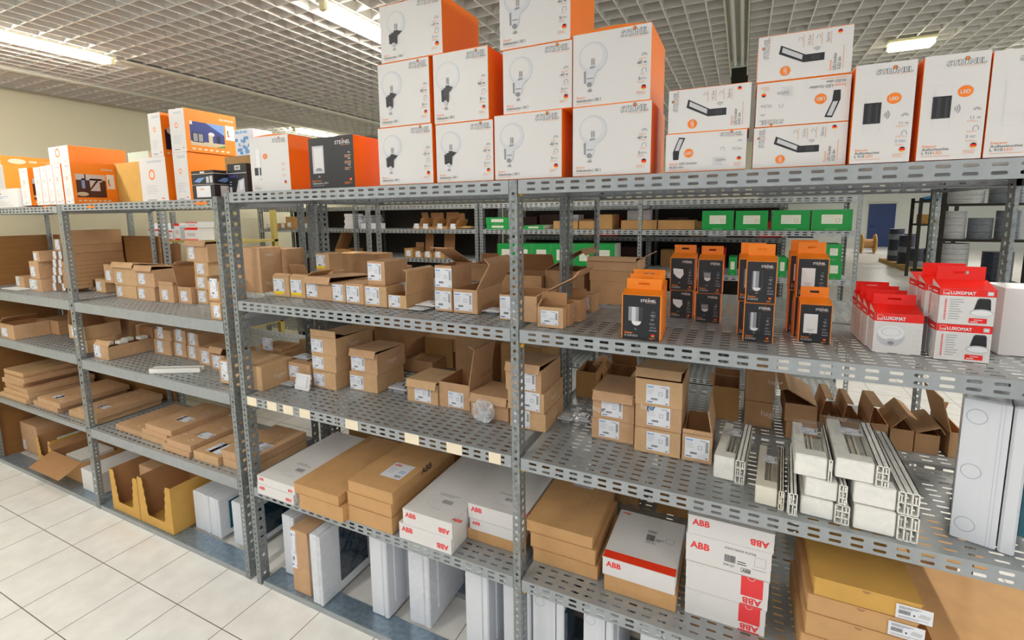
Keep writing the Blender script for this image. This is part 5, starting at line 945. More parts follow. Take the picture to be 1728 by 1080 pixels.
    (carton, dict(label='brown carton with a lid sloping up to the back', c=[-0.62, 0.374, 1.022], w=0.171, d=0.2, h=0.096, rot=0.0, m='kraft_c', lw=0.09, lh=0.075, lx=0.25, lz=0.08, lid=('B', 3))),
    (carton, dict(label='open brown carton with its lid standing upright on the right', c=[-0.45, 0.381, 1.022], w=0.161, d=0.2, h=0.116, rot=0.0, m='kraft_a', lw=0.08, lh=0.07, lx=0.3, lz=0.06, lid=('R', 100))),
    (carton, dict(label='brown carton behind a clear plastic bag, left of the middle post', c=[-0.255, 0.349, 1.022], w=0.181, d=0.2, h=0.086, rot=0.0, m='kraft_a', lab=0, lid=('B', 4), side=None)),
    (bag, dict(label='small part in a crumpled clear bag, leaning in front of a carton', c=[-0.261, 0.211, 1.022], w=0.096, d=0.05, h=0.094, rot=0.0)),
    (plate, dict(label='white switch plate leaning upright near the left of the shelf', c=[-1.279, 0.166, 1.022], w=0.097, d=0.03, h=0.079, rot=0.0)),
    (wrapped, dict(label='flat bagged fitting lying left of the white switch plate', c=[-1.389, 0.19, 1.022], w=0.088, d=0.06, h=0.019, rot=0.0, name='bagged_part')),
    (wrapped, dict(label='dark bagged insert on the shelf right of the carton pair', c=[-0.8, 0.345, 1.022], w=0.113, d=0.06, h=0.046, rot=0.0, m='bag_grey', m2='grey_print')),
    (carton, dict(label='open brown carton far back with flaps spread, behind the dark insert', c=[-0.873, 0.982, 1.022], w=0.21, d=0.2, h=0.093, rot=0.0, m='kraft_b', lab=0, flaps=[('L', 120, 0.09), ('R', 110, 0.09), ('B', 80, 0.08)])),
    (carton, dict(label='brown carton far back near the middle post, bottom one', c=[-0.709, 0.853, 1.022], w=0.066, d=0.2, h=0.097, rot=0.0, m='kraft_b', lab=0)),
    (carton, dict(label='brown carton far back near the middle post, top one', c=[-0.711, 0.853, 1.121], w=0.084, d=0.2, h=0.075, rot=0.0, m='kraft_b', lab=0)),
    (carton, dict(label='brown carton far back beside the top one near the middle post', c=[-0.586, 0.912, 1.022], w=0.152, d=0.2, h=0.139, rot=0.0, m='kraft_b', lab=0)),
    (carton, dict(label='low brown carton behind the carton pair, plain', c=[-0.898, 0.688, 1.022], w=0.185, d=0.131, h=0.069, rot=0.0, m='kraft_b', lab=0)),
    (carton, dict(label='upright brown carton in the back row, left of the carton pair', c=[-1.347, 0.85, 1.022], w=0.261, d=0.2, h=0.127, rot=0.0, m='kraft_old', lab=0)),
    (carton, dict(label='brown carton with label, bottom of the stack behind the middle post', c=[-0.066, 0.331, 1.022], w=0.155, d=0.224, h=0.074, rot=0.017, m='kraft_c', lw=0.075, lh=0.07, lx=0.08, lz=0.1)),
    (carton, dict(label='brown carton with label, middle of the stack behind the middle post', c=[-0.072, 0.331, 1.098], w=0.159, d=0.226, h=0.081, rot=0.0, m='kraft_c', lw=0.085, lh=0.075, lx=0.35, lz=0.1, side='R')),
    (carton, dict(label='brown carton with a slack lid, top of the stack behind the middle post', c=[-0.082, 0.331, 1.179], w=0.155, d=0.226, h=0.095, rot=0.0, m='kraft_a', lw=0.085, lh=0.075, lx=0.3, lz=0.1, lid=('B', 5))),
    (wrapped, dict(label='silver bagged insert on the shelf, left of the double stack', c=[0.053, 0.361, 1.022], w=0.066, d=0.06, h=0.034, rot=0.0)),
    (wrapped, dict(label='second silver bagged insert, touching the double stack', c=[0.127, 0.368, 1.022], w=0.068, d=0.06, h=0.041, rot=0.0)),
    (carton, dict(label='brown carton with square symbol label, bottom of the double stack', c=[0.27, 0.361, 1.022], w=0.162, d=0.2, h=0.08, rot=0.0, m='kraft_a', lw=0.078, lh=0.07, lx=0.18, lz=0.14)),
    (carton, dict(label='brown carton with its lid overhanging, top of the double stack', c=[0.272, 0.371, 1.103], w=0.158, d=0.22, h=0.102, rot=0.0, m='kraft_a', lw=0.08, lh=0.07, lx=0.22, lz=0.14, lid=('B', 2), tuck=60, prints=[('F', 'hager', 0.0, 0.03, 0.02, 0.05)])),
    (carton, dict(label='brown carton with big label, bottom of the right triple stack', c=[0.441, 0.334, 1.022], w=0.16, d=0.22, h=0.091, rot=0.0, m='kraft_c', lw=0.08, lh=0.07, lx=0.27, lz=0.14)),
    (carton, dict(label='brown carton with big label, middle of the right triple stack', c=[0.442, 0.334, 1.115], w=0.16, d=0.22, h=0.085, rot=0.0, m='kraft_a', lw=0.08, lh=0.072, lx=0.26, lz=0.16, prints=[('F', 'hager', 0.02, 0.07, 0.022, 0.05)])),
    (carton, dict(label='brown carton with a raised lid, top of the right triple stack', c=[0.441, 0.344, 1.201], w=0.161, d=0.24, h=0.097, rot=0.0, m='kraft_c', lw=0.08, lh=0.07, lx=0.24, lz=0.1, lid=('B', 9), tuck=50)),
    (carton, dict(label='open brown carton with one flap up, right of the triple stack', c=[0.575, 0.337, 1.022], w=0.098, d=0.22, h=0.097, rot=0.0, m='kraft_a', lw=0.08, lh=0.075, lx=0.1, lz=0.12, flaps=[('R', 80, 0.09), ('F', 90, 0.015)])),
    (carton, dict(label='plain brown carton with white logo, lower of a pair in the back row', c=[0.775, 0.723, 1.022], w=0.1, d=0.2, h=0.103, rot=0.0, m='kraft_b', lab=0, prints=[('F', 'hager', 0.06, 0.05, 0.022, 0.07)])),
    (carton, dict(label='plain brown carton with white logo, upper of a pair in the back row', c=[0.777, 0.723, 1.127], w=0.105, d=0.2, h=0.121, rot=0.0, m='kraft_b', lab=0, prints=[('F', 'hager', 0.08, 0.08, 0.018, 0.05)])),
    (carton, dict(label='dark open carton in the back row, left of the pair', c=[0.653, 0.725, 1.022], w=0.102, d=0.16, h=0.14, rot=0.0, m='kraft_old', lab=0, flaps=[('B', 95, 0.03), ('L', 170, 0.02)])),
    (carton, dict(label='brown carton under the wide open one in the back row', c=[0.92, 0.662, 1.022], w=0.102, d=0.2, h=0.065, rot=0.0, m='kraft_b', lab=0)),
    (carton, dict(label='wide brown carton with a big lid falling open, back row', c=[0.915, 0.682, 1.089], w=0.105, d=0.24, h=0.072, rot=0.0, m='kraft_b', lab=0, lid=('R', 28), tuck=40, prints=[('F', 'hager', 0.14, 0.03, 0.02, 0.06)])),
    (carton, dict(label='small open brown carton in the back row, first of five by the trunking', c=[1.026, 0.767, 1.022], w=0.068, d=0.18, h=0.066, rot=0.0, m='kraft_b', lab=0, lid=('L', 78), tuck=82)),
    (carton, dict(label='small open brown carton in the back row, second of five by the trunking', c=[1.099, 0.778, 1.022], w=0.064, d=0.18, h=0.055, rot=0.0, m='kraft_b', lab=0, lid=('L', 80), tuck=82)),
    (carton, dict(label='small open brown carton in the back row, third of five by the trunking', c=[1.168, 0.71, 1.022], w=0.06, d=0.18, h=0.085, rot=0.0, m='kraft_b', lab=0, lid=('L', 82), tuck=82)),
    (carton, dict(label='small open brown carton in the back row, fourth of five by the trunking', c=[1.237, 0.703, 1.022], w=0.068, d=0.18, h=0.079, rot=0.0, m='kraft_b', lab=0, lid=('L', 52), tuck=82)),
    (carton, dict(label='small open brown carton in the back row, fifth of five by the trunking', c=[1.312, 0.712, 1.022], w=0.069, d=0.18, h=0.071, rot=0.0, m='kraft_b', lab=0, lid=('L', 24), tuck=82)),
    (carton, dict(label='narrow open brown carton next to the big white enclosure', c=[1.393, 0.723, 1.022], w=0.041, d=0.2, h=0.091, rot=0.0, m='kraft_b', lab=0, flaps=[('L', 105, 0.12), ('B', 60, 0.06)])),
    (carton, dict(label='brown carton deep in the shelf between the two triple stacks', c=[0.051, 0.733, 1.022], w=0.097, d=0.18, h=0.126, rot=0.0, m='kraft_old', lab=0, flaps=[('R', 120, 0.05)])),
    (carton, dict(label='brown carton with open flaps deep in the shelf, above the double stack', c=[0.171, 0.834, 1.022], w=0.13, d=0.2, h=0.089, rot=0.0, m='kraft_old', lab=0, flaps=[('L', 140, 0.07), ('B', 70, 0.06)])),
    (board, dict(label='large pale grey enclosure with round knockouts, standing at the right end', c=[1.33, 0.241, 1.022], w=0.12, d=0.35, h=0.388, rot=-0.314, knock=3, door='tinted_teal', doort=0.05, border=0.02)),
    (trunking, dict(label='bagged white trunking set at the left end of the row', c=[0.692, 0.286, 1.022], w=0.092, d=0.3, h=0.08, rot=-0.087, pw=0.3, ly=0.05)),
    (trunking, dict(label='cream trunking set without a bag, second from the left', c=[0.801, 0.185, 1.022], w=0.076, d=0.3, h=0.06, rot=-0.07, m='plastic_cream', film=0, pw=0.2, ly=0.0)),
    (trunking, dict(label='single narrow white trunking length beside the cream set', c=[0.86, 0.179, 1.022], w=0.022, d=0.32, h=0.068, rot=-0.07, pw=0.98, film=0, lab=0, fit=0, cells=(2, 2))),
    (trunking, dict(label='bagged white trunking set with clip pieces, low in the middle', c=[0.935, 0.172, 1.022], w=0.116, d=0.28, h=0.057, rot=-0.052, pw=0.3, lab=0)),
    (trunking, dict(label='short bagged white trunking piece lying on the middle set', c=[0.933, 0.142, 1.081], w=0.099, d=0.22, h=0.057, rot=-0.052, lab=0, pw=0.2)),
    (trunking, dict(label='bagged white trunking set with a printed leaflet, on top in the middle', c=[0.9, 0.157, 1.139], w=0.089, d=0.25, h=0.066, rot=-0.052, pw=0.1, ly=0.05, cells=(1, 2))),
    (trunking, dict(label='bagged white trunking set, lowest on the right', c=[1.07, 0.217, 1.022], w=0.138, d=0.4, h=0.073, rot=-0.035, pw=0.32, lab=0, cells=(3, 2))),
    (trunking, dict(label='bagged white trunking set, second from below on the right', c=[1.066, 0.217, 1.097], w=0.139, d=0.4, h=0.062, rot=-0.035, pw=0.32, lab=0, cells=(3, 2))),
    (trunking, dict(label='bagged white trunking set with a label, highest on the right', c=[1.01, 0.167, 1.16], w=0.117, d=0.3, h=0.059, rot=-0.052, pw=0.24, ly=0.05, cells=(2, 3))),
    (panel_box, dict(label='white flat panel box, lower of two at the left end of the shelf', c=[-1.281, 0.233, 0.543], w=0.249, d=0.514, h=0.051, rot=0.0, m='card_white', art=[('F', ('a_abbfront', 1))])),
    (panel_box, dict(label='white flat panel box with printed lid, upper of two at the left end', c=[-1.273, 0.233, 0.596], w=0.258, d=0.514, h=0.041, rot=0.0, m='card_white', art=[('F', ('a_abbfront', 1)), ('T', ('a_abbtop', 0))])),
    (panel_box, dict(label='plain brown flat panel box, lower of two beside the white pair', c=[-0.98, 0.231, 0.543], w=0.269, d=0.52, h=0.073, rot=0.0, m='kraft_plain')),
    (panel_box, dict(label='plain brown flat panel box, upper of two beside the white pair', c=[-1.005, 0.23, 0.617], w=0.275, d=0.519, h=0.047, rot=0.0)),
    (panel_box, dict(label='plain brown flat panel box, bottom of three under the white sticker', c=[-0.72, 0.244, 0.543], w=0.246, d=0.491, h=0.075, rot=0.0, m='kraft_plain')),
    (panel_box, dict(label='plain brown flat panel box, middle of three under the white sticker', c=[-0.719, 0.244, 0.62], w=0.245, d=0.491, h=0.061, rot=0.0)),
    (panel_box, dict(label='brown flat panel box with a white sticker on its lid, top of three', c=[-0.71, 0.244, 0.682], w=0.246, d=0.491, h=0.054, rot=0.0, m='kraft_plain', stick=[('T', 0.1, 0.09, 0.11, 0.12, 'a_topdoc')], words=[('R', 'ABB', 0.2, 0.03, 0.03, 0.08, 'black_print')])),
    (panel_box, dict(label='white panel box, lower of two left of the middle post', c=[-0.431, 0.246, 0.543], w=0.257, d=0.487, h=0.07, rot=0.0, m='card_white', art=[('F', ('a_abbfront', 1)), ('R', ('a_abbfront', 0))])),
    (panel_box, dict(label='white panel box with printed lid, upper of two left of the middle post', c=[-0.417, 0.246, 0.614], w=0.241, d=0.487, h=0.066, rot=0.0, m='card_white', art=[('F', ('a_abbfront', 1)), ('T', ('a_abbtop', 0)), ('R', ('a_abbfront', 0))])),
    (panel_box, dict(label='brown panel box under two white ones behind the middle post', c=[-0.175, 0.303, 0.543], w=0.242, d=0.373, h=0.049, rot=0.0, m='kraft_plain')),
    (panel_box, dict(label='white panel box, middle of the pile behind the middle post', c=[-0.164, 0.303, 0.593], w=0.239, d=0.373, h=0.046, rot=0.0, m='card_white', art=[('F', ('a_abbfront', 0))])),
    (panel_box, dict(label='white panel box with printed lid, top of the pile behind the middle post', c=[-0.164, 0.303, 0.641], w=0.251, d=0.373, h=0.064, rot=0.0, m='card_white', art=[('F', ('a_abbfront', 0)), ('T', ('a_abbtop', 0))])),
    (panel_box, dict(label='brown deep panel box, bottom of three right of the middle post', c=[0.132, 0.277, 0.543], w=0.257, d=0.333, h=0.056, rot=0.0, m='kraft_plain')),
    (panel_box, dict(label='brown deep panel box, middle of three right of the middle post', c=[0.122, 0.277, 0.6], w=0.259, d=0.333, h=0.061, rot=0.0)),
    (panel_box, dict(label='brown deep panel box with a small sticker, top of three right of the middle post', c=[0.108, 0.277, 0.662], w=0.263, d=0.333, h=0.047, rot=0.0, m='kraft_plain', stick=[('T', 0.09, 0.3, 0.09, 0.05, 'a_shiplabel')])),
    (panel_box, dict(label='brown panel box beneath the white box with the red stripe', c=[0.415, 0.232, 0.543], w=0.246, d=0.3, h=0.063, rot=0.0, m='kraft_plain')),
    (panel_box, dict(label='white panel box with a red stripe along its lid', c=[0.41, 0.232, 0.607], w=0.247, d=0.3, h=0.065, rot=0.0, m='card_white', art=[('F', ('a_abbfront', 0)), ('T', ('a_abbtop', 1))])),
    (panel_box, dict(label='white panel box with a red block print, bottom of four by the right', c=[0.685, 0.232, 0.543], w=0.239, d=0.26, h=0.091, rot=0.0, m='card_white', art=[('F', ('a_abbfront3',))])),
    (panel_box, dict(label='white panel box with a red block print, second from below of four', c=[0.687, 0.232, 0.635], w=0.243, d=0.26, h=0.1, rot=0.0, m='card_white', art=[('F', ('a_abbfront3',))])),
    (panel_box, dict(label='white panel box with barcode and red logo, third from below of four', c=[0.687, 0.232, 0.737], w=0.249, d=0.26, h=0.097, rot=0.0, m='card_white', art=[('F', ('a_abbfront', 2))])),
    (panel_box, dict(label='white panel box lying upside down, top of four', c=[0.691, 0.232, 0.835], w=0.25, d=0.26, h=0.066, rot=0.0, m='card_white', art=[('F', ('a_abbfront', 1))])),
    (panel_box, dict(label='brown panel box at the bottom of the big stack, lower right', c=[1.029, 0.21, 0.543], w=0.267, d=0.33, h=0.104, rot=0.0, m='kraft_plain', notch=1)),
    (panel_box, dict(label='brown panel box with thumb notch, second from below in the big stack', c=[1.031, 0.21, 0.648], w=0.253, d=0.33, h=0.072, rot=0.0, m='kraft_plain', notch=1, stick=[('F', 0.2, 0.004, 0.075, 0.04, 'a_shiplabel')])),
    (panel_box, dict(label='brown panel box with barcode label, third from below in the big stack', c=[1.033, 0.21, 0.721], w=0.254, d=0.33, h=0.058, rot=0.0, m='kraft_plain', notch=1, stick=[('F', 0.19, 0.004, 0.08, 0.042, 'a_shiplabel')])),
    (panel_box, dict(label='ochre panel box with barcode label, top of the big stack at lower right', c=[1.042, 0.225, 0.78], w=0.246, d=0.36, h=0.057, rot=0.0, m='kraft_ochre', notch=1, stick=[('F', 0.19, 0.002, 0.08, 0.042, 'a_shiplabel')])),
    (panel_box, dict(label='wide brown panel box at the lower right corner of the picture', c=[1.4, 0.25, 0.543], w=0.385, d=0.38, h=0.17, rot=0.0, m='kraft_plain', notch=0)),
    (panel_box, dict(label='brown panel box lying in the second row, behind the lower right corner', c=[1.2, 0.747, 0.543], w=0.45, d=0.3, h=0.1, rot=0.0, m='kraft_plain')),
    (panel_box, dict(label='second brown panel box with shipping label in the row behind', c=[1.406, 0.747, 0.644], w=0.232, d=0.3, h=0.004, rot=0.0, m='kraft_plain', stick=[('F', 0.3, 0.02, 0.1, 0.05, 'a_shiplabel')])),
    (carton, dict(label='upright brown cardboard sleeve with a white label, left of the film wrapped board', c=[-1.206, 0.16, 0.03], w=0.115, d=0.27, h=0.335, rot=0.0, m='kraft_a', lab=2, lw=0.035, lh=0.2, lx=0.02, lz=0.38, seam=False, prints=[('R', 'hager', 0.03, 0.22, 0.026, 0.07), ('R', 'hager', 0.05, 0.17, 0.02, 0.06)])),
    (board, dict(label='distribution board in clear film with a dark blue door, first on the floor', c=[-1.079, 0.168, 0.03], w=0.069, d=0.32, h=0.36, rot=0.0, group='distribution boards standing under the lowest shelf', film=1, border=0.36, doortop=0.94)),
    (board, dict(label='distribution board with bare white tray, second on the floor', c=[-0.763, 0.193, 0.03], w=0.101, d=0.22, h=0.4, rot=0.017, group='distribution boards standing under the lowest shelf', door='board_plastic')),
    (board, dict(label='distribution board with bare white tray, third on the floor, film on its side', c=[-0.565, 0.27, 0.03], w=0.116, d=0.3, h=0.42, rot=0.017, group='distribution boards standing under the lowest shelf', film=1, door='board_plastic')),
    (board, dict(label='distribution board with bare white tray, fourth on the floor, left of the middle post', c=[-0.241, 0.235, 0.03], w=0.112, d=0.3, h=0.42, rot=0.0, group='distribution boards standing under the lowest shelf', door='board_plastic')),
    (board, dict(label='distribution board half hidden by the middle post, at floor level', c=[-0.084, 0.235, 0.03], w=0.069, d=0.3, h=0.42, rot=0.0, group='distribution boards standing under the lowest shelf', door='board_plastic')),
    (board, dict(label='narrow white enclosure just right of the middle post, at floor level', c=[-0.006, 0.235, 0.03], w=0.018, d=0.3, h=0.42, rot=0.0, group='distribution boards standing under the lowest shelf', door='board_plastic')),
    (board, dict(label='white enclosure with a dark door gap, second right of the middle post', c=[0.077, 0.235, 0.03], w=0.128, d=0.3, h=0.42, rot=0.0, group='distribution boards standing under the lowest shelf', knock=2, border=0.0, doort=0.012)),
    (board, dict(label='white enclosure with round knockouts, third right of the middle post', c=[0.273, 0.235, 0.03], w=0.111, d=0.3, h=0.42, rot=0.0, group='distribution boards standing under the lowest shelf', knock=2, door='board_plastic')),
    (board, dict(label='white enclosure at the floor further right under the striped box', c=[0.473, 0.235, 0.03], w=0.099, d=0.3, h=0.42, rot=0.0, group='distribution boards standing under the lowest shelf', door='board_plastic')),
    (board, dict(label='white enclosure at floor level behind the corner posts', c=[-1.36, 0.24, 0.03], w=0.09, d=0.3, h=0.33, rot=0.0, door='board_plastic', group='distribution boards standing under the lowest shelf')),
    (carton, dict(label='small brown carton with label on the upper left shelf, first in the front row', c=[-3.281, 0.335, 1.383], w=0.123, d=0.154, h=0.092, rot=0.0, m='kraft_c', lw=0.06, lh=0.06, lx=0.08)),
    (carton, dict(label='small brown carton with label on the upper left shelf, second in the front row', c=[-3.121, 0.426, 1.383], w=0.114, d=0.04, h=0.082, rot=0.0, m='kraft_c', lw=0.06, lh=0.06, lx=0.08)),
    (carton, dict(label='small brown carton with label on the upper left shelf, third in the front row', c=[-2.878, 0.315, 1.377], w=0.238, d=0.2, h=0.081, rot=0.0, m='kraft_c', lw=0.055, lh=0.06, lx=0.08)),
    (carton, dict(label='small brown carton with label on the upper left shelf, fourth in the front row', c=[-2.649, 0.291, 1.377], w=0.186, d=0.16, h=0.086, rot=0.0, m='kraft_a', lw=0.065, lh=0.06, lx=0.08)),
    (carton, dict(label='small open brown carton on the upper left shelf, fifth in the front row', c=[-2.464, 0.307, 1.377], w=0.147, d=0.16, h=0.105, rot=0.0, m='kraft_a', lw=0.06, lh=0.06, lx=0.2, flaps=[('F', 95, 0.02), ('B', 70, 0.04)])),
    (carton, dict(label='small lidded brown carton on the upper left shelf, sixth in the front row', c=[-2.319, 0.329, 1.377], w=0.129, d=0.16, h=0.099, rot=0.0, m='kraft_a', lw=0.065, lh=0.06, lx=0.2, lid=('L', 105))),
    (carton, dict(label='small brown carton with label, bottom of the tall stack beside the left corner post', c=[-2.192, 0.375, 1.377], w=0.096, d=0.2, h=0.085, rot=0.0, m='kraft_c', lw=0.065, lh=0.065, lx=0.15)),
    (carton, dict(label='small brown carton with label, second in the stack beside the left corner post', c=[-2.19, 0.375, 1.464], w=0.116, d=0.2, h=0.081, rot=0.0, m='kraft_c', lw=0.065, lh=0.06, lx=0.2)),
    (carton, dict(label='small brown carton with label, third in the stack beside the left corner post', c=[-2.179, 0.375, 1.546], w=0.129, d=0.2, h=0.081, rot=0.0, m='kraft_c', lw=0.065, lh=0.06, lx=0.2)),
    (carton, dict(label='brown carton with a loose lid, top of the stack beside the left corner post', c=[-2.204, 0.375, 1.628], w=0.203, d=0.2, h=0.107, rot=0.0, m='kraft_a', lw=0.055, lh=0.075, lx=0.1, lid=('B', 5))),
    (simple, dict(label='small grey and white carton at the left of the front row', c=[-3.448, 0.413, 1.383], w=0.084, d=0.05, h=0.069, rot=0.0, name='small_carton', m='grey_print', lab=1)),
    (carton, dict(label='brown carton with label in the second layer, leftmost one', c=[-3.125, 0.323, 1.46], w=0.107, d=0.16, h=0.124, rot=0.0, m='kraft_a', lw=0.055, lh=0.065, lx=0.2)),
    (carton, dict(label='brown carton with a lid ajar in the second layer, middle one', c=[-2.877, 0.315, 1.46], w=0.255, d=0.2, h=0.118, rot=0.0, m='kraft_c', lw=0.06, lh=0.065, lx=0.15, lid=('B', 8))),
    (carton, dict(label='brown carton with a lid ajar in the second layer, right one', c=[-2.643, 0.311, 1.465], w=0.197, d=0.2, h=0.108, rot=0.0, m='kraft_a', lw=0.07, lh=0.065, lx=0.15, lid=('B', 6))),
    (carton, dict(label='open brown carton with a tall upright flap, behind the second layer', c=[-3.219, 0.617, 1.383], w=0.468, d=0.04, h=0.154, rot=0.0, m='kraft_a', lab=0, flaps=[('B', 92, 0.16)])),
    (carton, dict(label='small brown carton at the front edge beside the left corner post, lower one', c=[-1.684, 0.075, 1.377], w=0.08, d=0.1, h=0.086, rot=0.0, m='kraft_c', lw=0.05, lh=0.06, lx=0.3)),
    (carton, dict(label='small brown carton at the front edge beside the left corner post, upper one', c=[-1.732, 0.125, 1.465], w=0.091, d=0.14, h=0.101, rot=0.0, m='kraft_c', lw=0.06, lh=0.1, lx=0.2)),
    (carton, dict(label='small brown carton with label, alone at the left end of the upper shelf', c=[-4.202, 0.233, 1.381], w=0.127, d=0.14, h=0.083, rot=0.0, m='kraft_a', lw=0.055, lh=0.07, lx=0.05)),
    (carton, dict(label='brown carton with two labels, bottom of the stack at the upper left', c=[-3.828, 0.237, 1.381], w=0.179, d=0.24, h=0.087, rot=0.0, m='kraft_a', lw=0.11, lh=0.07, lx=0.05)),
    (carton, dict(label='brown carton with label, middle of the stack at the upper left', c=[-3.816, 0.237, 1.47], w=0.133, d=0.24, h=0.124, rot=0.0, m='kraft_a', lw=0.07, lh=0.07, lx=0.1)),
    (carton, dict(label='brown carton with label, top of the stack at the upper left', c=[-3.758, 0.237, 1.594], w=0.087, d=0.24, h=0.072, rot=0.0, m='kraft_a', lw=0.05, lh=0.05, lx=0.05)),
    (carton, dict(label='tiny brown carton in the left column of five beside the left post, lowest', c=[-3.694, 0.228, 1.381], w=0.042, d=0.12, h=0.054, rot=0.0, m='kraft_a', lw=0.045, lh=0.05, lx=0.1, seam=False)),
    (carton, dict(label='tiny brown carton in the left column of five beside the left post, second from below', c=[-3.683, 0.228, 1.436], w=0.034, d=0.12, h=0.057, rot=0.0, m='kraft_a', lw=0.045, lh=0.05, lx=0.1, seam=False)),
    (carton, dict(label='tiny brown carton in the left column of five beside the left post, middle', c=[-3.663, 0.228, 1.494], w=0.041, d=0.12, h=0.054, rot=0.0, m='kraft_a', lw=0.045, lh=0.05, lx=0.1, seam=False)),
    (carton, dict(label='tiny brown carton in the left column of five beside the left post, second from above', c=[-3.649, 0.228, 1.549], w=0.041, d=0.12, h=0.058, rot=0.0, m='kraft_a', lw=0.045, lh=0.05, lx=0.1, seam=False)),
    (carton, dict(label='tiny brown carton in the left column of five beside the left post, topmost', c=[-3.633, 0.228, 1.608], w=0.041, d=0.12, h=0.057, rot=0.0, m='kraft_a', lw=0.045, lh=0.05, lx=0.1, seam=False)),
    (carton, dict(label='tiny brown carton in the right column of five beside the left post, lowest', c=[-3.603, 0.24, 1.383], w=0.017, d=0.12, h=0.054, rot=0.0, m='kraft_a', lw=0.045, lh=0.05, lx=0.1, seam=False)),
    (carton, dict(label='tiny brown carton in the right column of five beside the left post, second from below', c=[-3.638, 0.24, 1.436], w=0.041, d=0.12, h=0.057, rot=0.0, m='kraft_a', lw=0.045, lh=0.05, lx=0.1, seam=False)),
    (carton, dict(label='tiny brown carton in the right column of five beside the left post, middle', c=[-3.609, 0.24, 1.494], w=0.052, d=0.12, h=0.054, rot=0.0, m='kraft_a', lw=0.045, lh=0.05, lx=0.1, seam=False)),
    (carton, dict(label='tiny brown carton in the right column of five beside the left post, second from above', c=[-3.6, 0.24, 1.549], w=0.041, d=0.12, h=0.058, rot=0.0, m='kraft_a', lw=0.045, lh=0.05, lx=0.1, seam=False)),
    (carton, dict(label='tiny brown carton in the right column of five beside the left post, topmost', c=[-3.587, 0.24, 1.608], w=0.035, d=0.12, h=0.057, rot=0.0, m='kraft_a', lw=0.045, lh=0.05, lx=0.1, seam=False)),
    (carton, dict(label='small brown carton with label on top of the tiny cartons', c=[-3.605, 0.25, 1.667], w=0.08, d=0.14, h=0.081, rot=0.0, m='kraft_a', lw=0.06, lh=0.07, lx=0.2)),
    (flat, dict(label='thin brown parcel behind the left post, lowest of eight in the pile', c=[-3.504, 0.334, 1.383], w=0.156, d=0.102, h=0.026, rot=0.0, m='kraft_b', endlab=1)),
    (flat, dict(label='thin brown parcel behind the left post, second of eight in the pile', c=[-3.504, 0.229, 1.408], w=0.156, d=0.102, h=0.026, rot=0.0, m='kraft_b', endlab=1)),
    (flat, dict(label='thin brown parcel behind the left post, third of eight in the pile', c=[-3.504, 0.229, 1.435], w=0.156, d=0.102, h=0.026, rot=0.0, m='kraft_b', endlab=1)),
    (flat, dict(label='thin brown parcel behind the left post, fourth of eight in the pile', c=[-3.504, 0.334, 1.462], w=0.156, d=0.312, h=0.026, rot=0.0, m='kraft_b', endlab=1)),
    (flat, dict(label='thin brown parcel behind the left post, fifth of eight in the pile', c=[-3.498, 0.334, 1.489], w=0.144, d=0.312, h=0.026, rot=0.0, m='kraft_b', endlab=1)),
    (flat, dict(label='thin brown parcel behind the left post, sixth of eight in the pile', c=[-3.501, 0.334, 1.516], w=0.15, d=0.312, h=0.026, rot=0.0, m='kraft_b', endlab=1)),
    (flat, dict(label='thin brown parcel behind the left post, seventh of eight in the pile', c=[-3.495, 0.334, 1.543], w=0.137, d=0.312, h=0.026, rot=0.0, m='kraft_b', endlab=1)),
    (flat, dict(label='thin brown parcel behind the left post, topmost of eight in the pile', c=[-3.499, 0.334, 1.57], w=0.147, d=0.312, h=0.026, rot=0.0, m='kraft_b', endlab=1)),
    (carton, dict(label='brown carton on the pile of thin parcels behind the left post, lowest of three', c=[-3.493, 0.336, 1.597], w=0.117, d=0.307, h=0.055, rot=0.0, m='kraft_b', lab=0)),
    (carton, dict(label='brown carton on the pile of thin parcels behind the left post, middle of three', c=[-3.488, 0.336, 1.653], w=0.108, d=0.307, h=0.055, rot=0.0, m='kraft_b', lab=0)),
    (carton, dict(label='brown carton on the pile of thin parcels behind the left post, top of three', c=[-3.496, 0.336, 1.709], w=0.124, d=0.307, h=0.1, rot=0.0, m='kraft_b', lab=0)),
    (simple, dict(label='white sheet lying at the left end of the upper shelf', c=[-4.127, 0.117, 1.381], w=0.252, d=0.086, h=0.004, rot=0.0, name='paper_sheet', cat='sheet', m='paper', part='sheet')),
    (carton, dict(label='long open brown carton full of small white parts', c=[-2.913, 0.188, 1.012], w=0.158, d=0.264, h=0.083, rot=0.035, m='kraft_a', lw=0.07, lh=0.075, lx=0.05, flaps=[('F', 55, 0.035), ('B', 92, 0.06)], fill=[(-0.03, -0.08, 0.075, 0.05, 0.05, 0.02), (0.03, -0.03, 0.08, 0.05, 0.05, 0.02), (-0.02, 0.03, 0.078, 0.05, 0.05, 0.02), (0.03, 0.09, 0.08, 0.05, 0.05, 0.02)])),
    (carton, dict(label='brown carton with label on the second left shelf, first in the lower row', c=[-2.654, 0.373, 1.012], w=0.177, d=0.2, h=0.097, rot=0.0, m='kraft_a', lw=0.06, lh=0.075, lx=0.2)),
    (carton, dict(label='brown carton with label on the second left shelf, first in the upper row', c=[-2.638, 0.373, 1.11], w=0.172, d=0.2, h=0.067, rot=0.0, m='kraft_a', lw=0.06, lh=0.075, lx=0.2)),
    (carton, dict(label='brown carton with label on the second left shelf, second in the lower row', c=[-2.495, 0.389, 1.012], w=0.126, d=0.2, h=0.091, rot=0.0, m='kraft_a', lw=0.06, lh=0.075, lx=0.2)),
    (carton, dict(label='brown carton with label on the second left shelf, second in the upper row', c=[-2.485, 0.389, 1.104], w=0.121, d=0.2, h=0.081, rot=0.0, m='kraft_a', lw=0.06, lh=0.075, lx=0.2)),
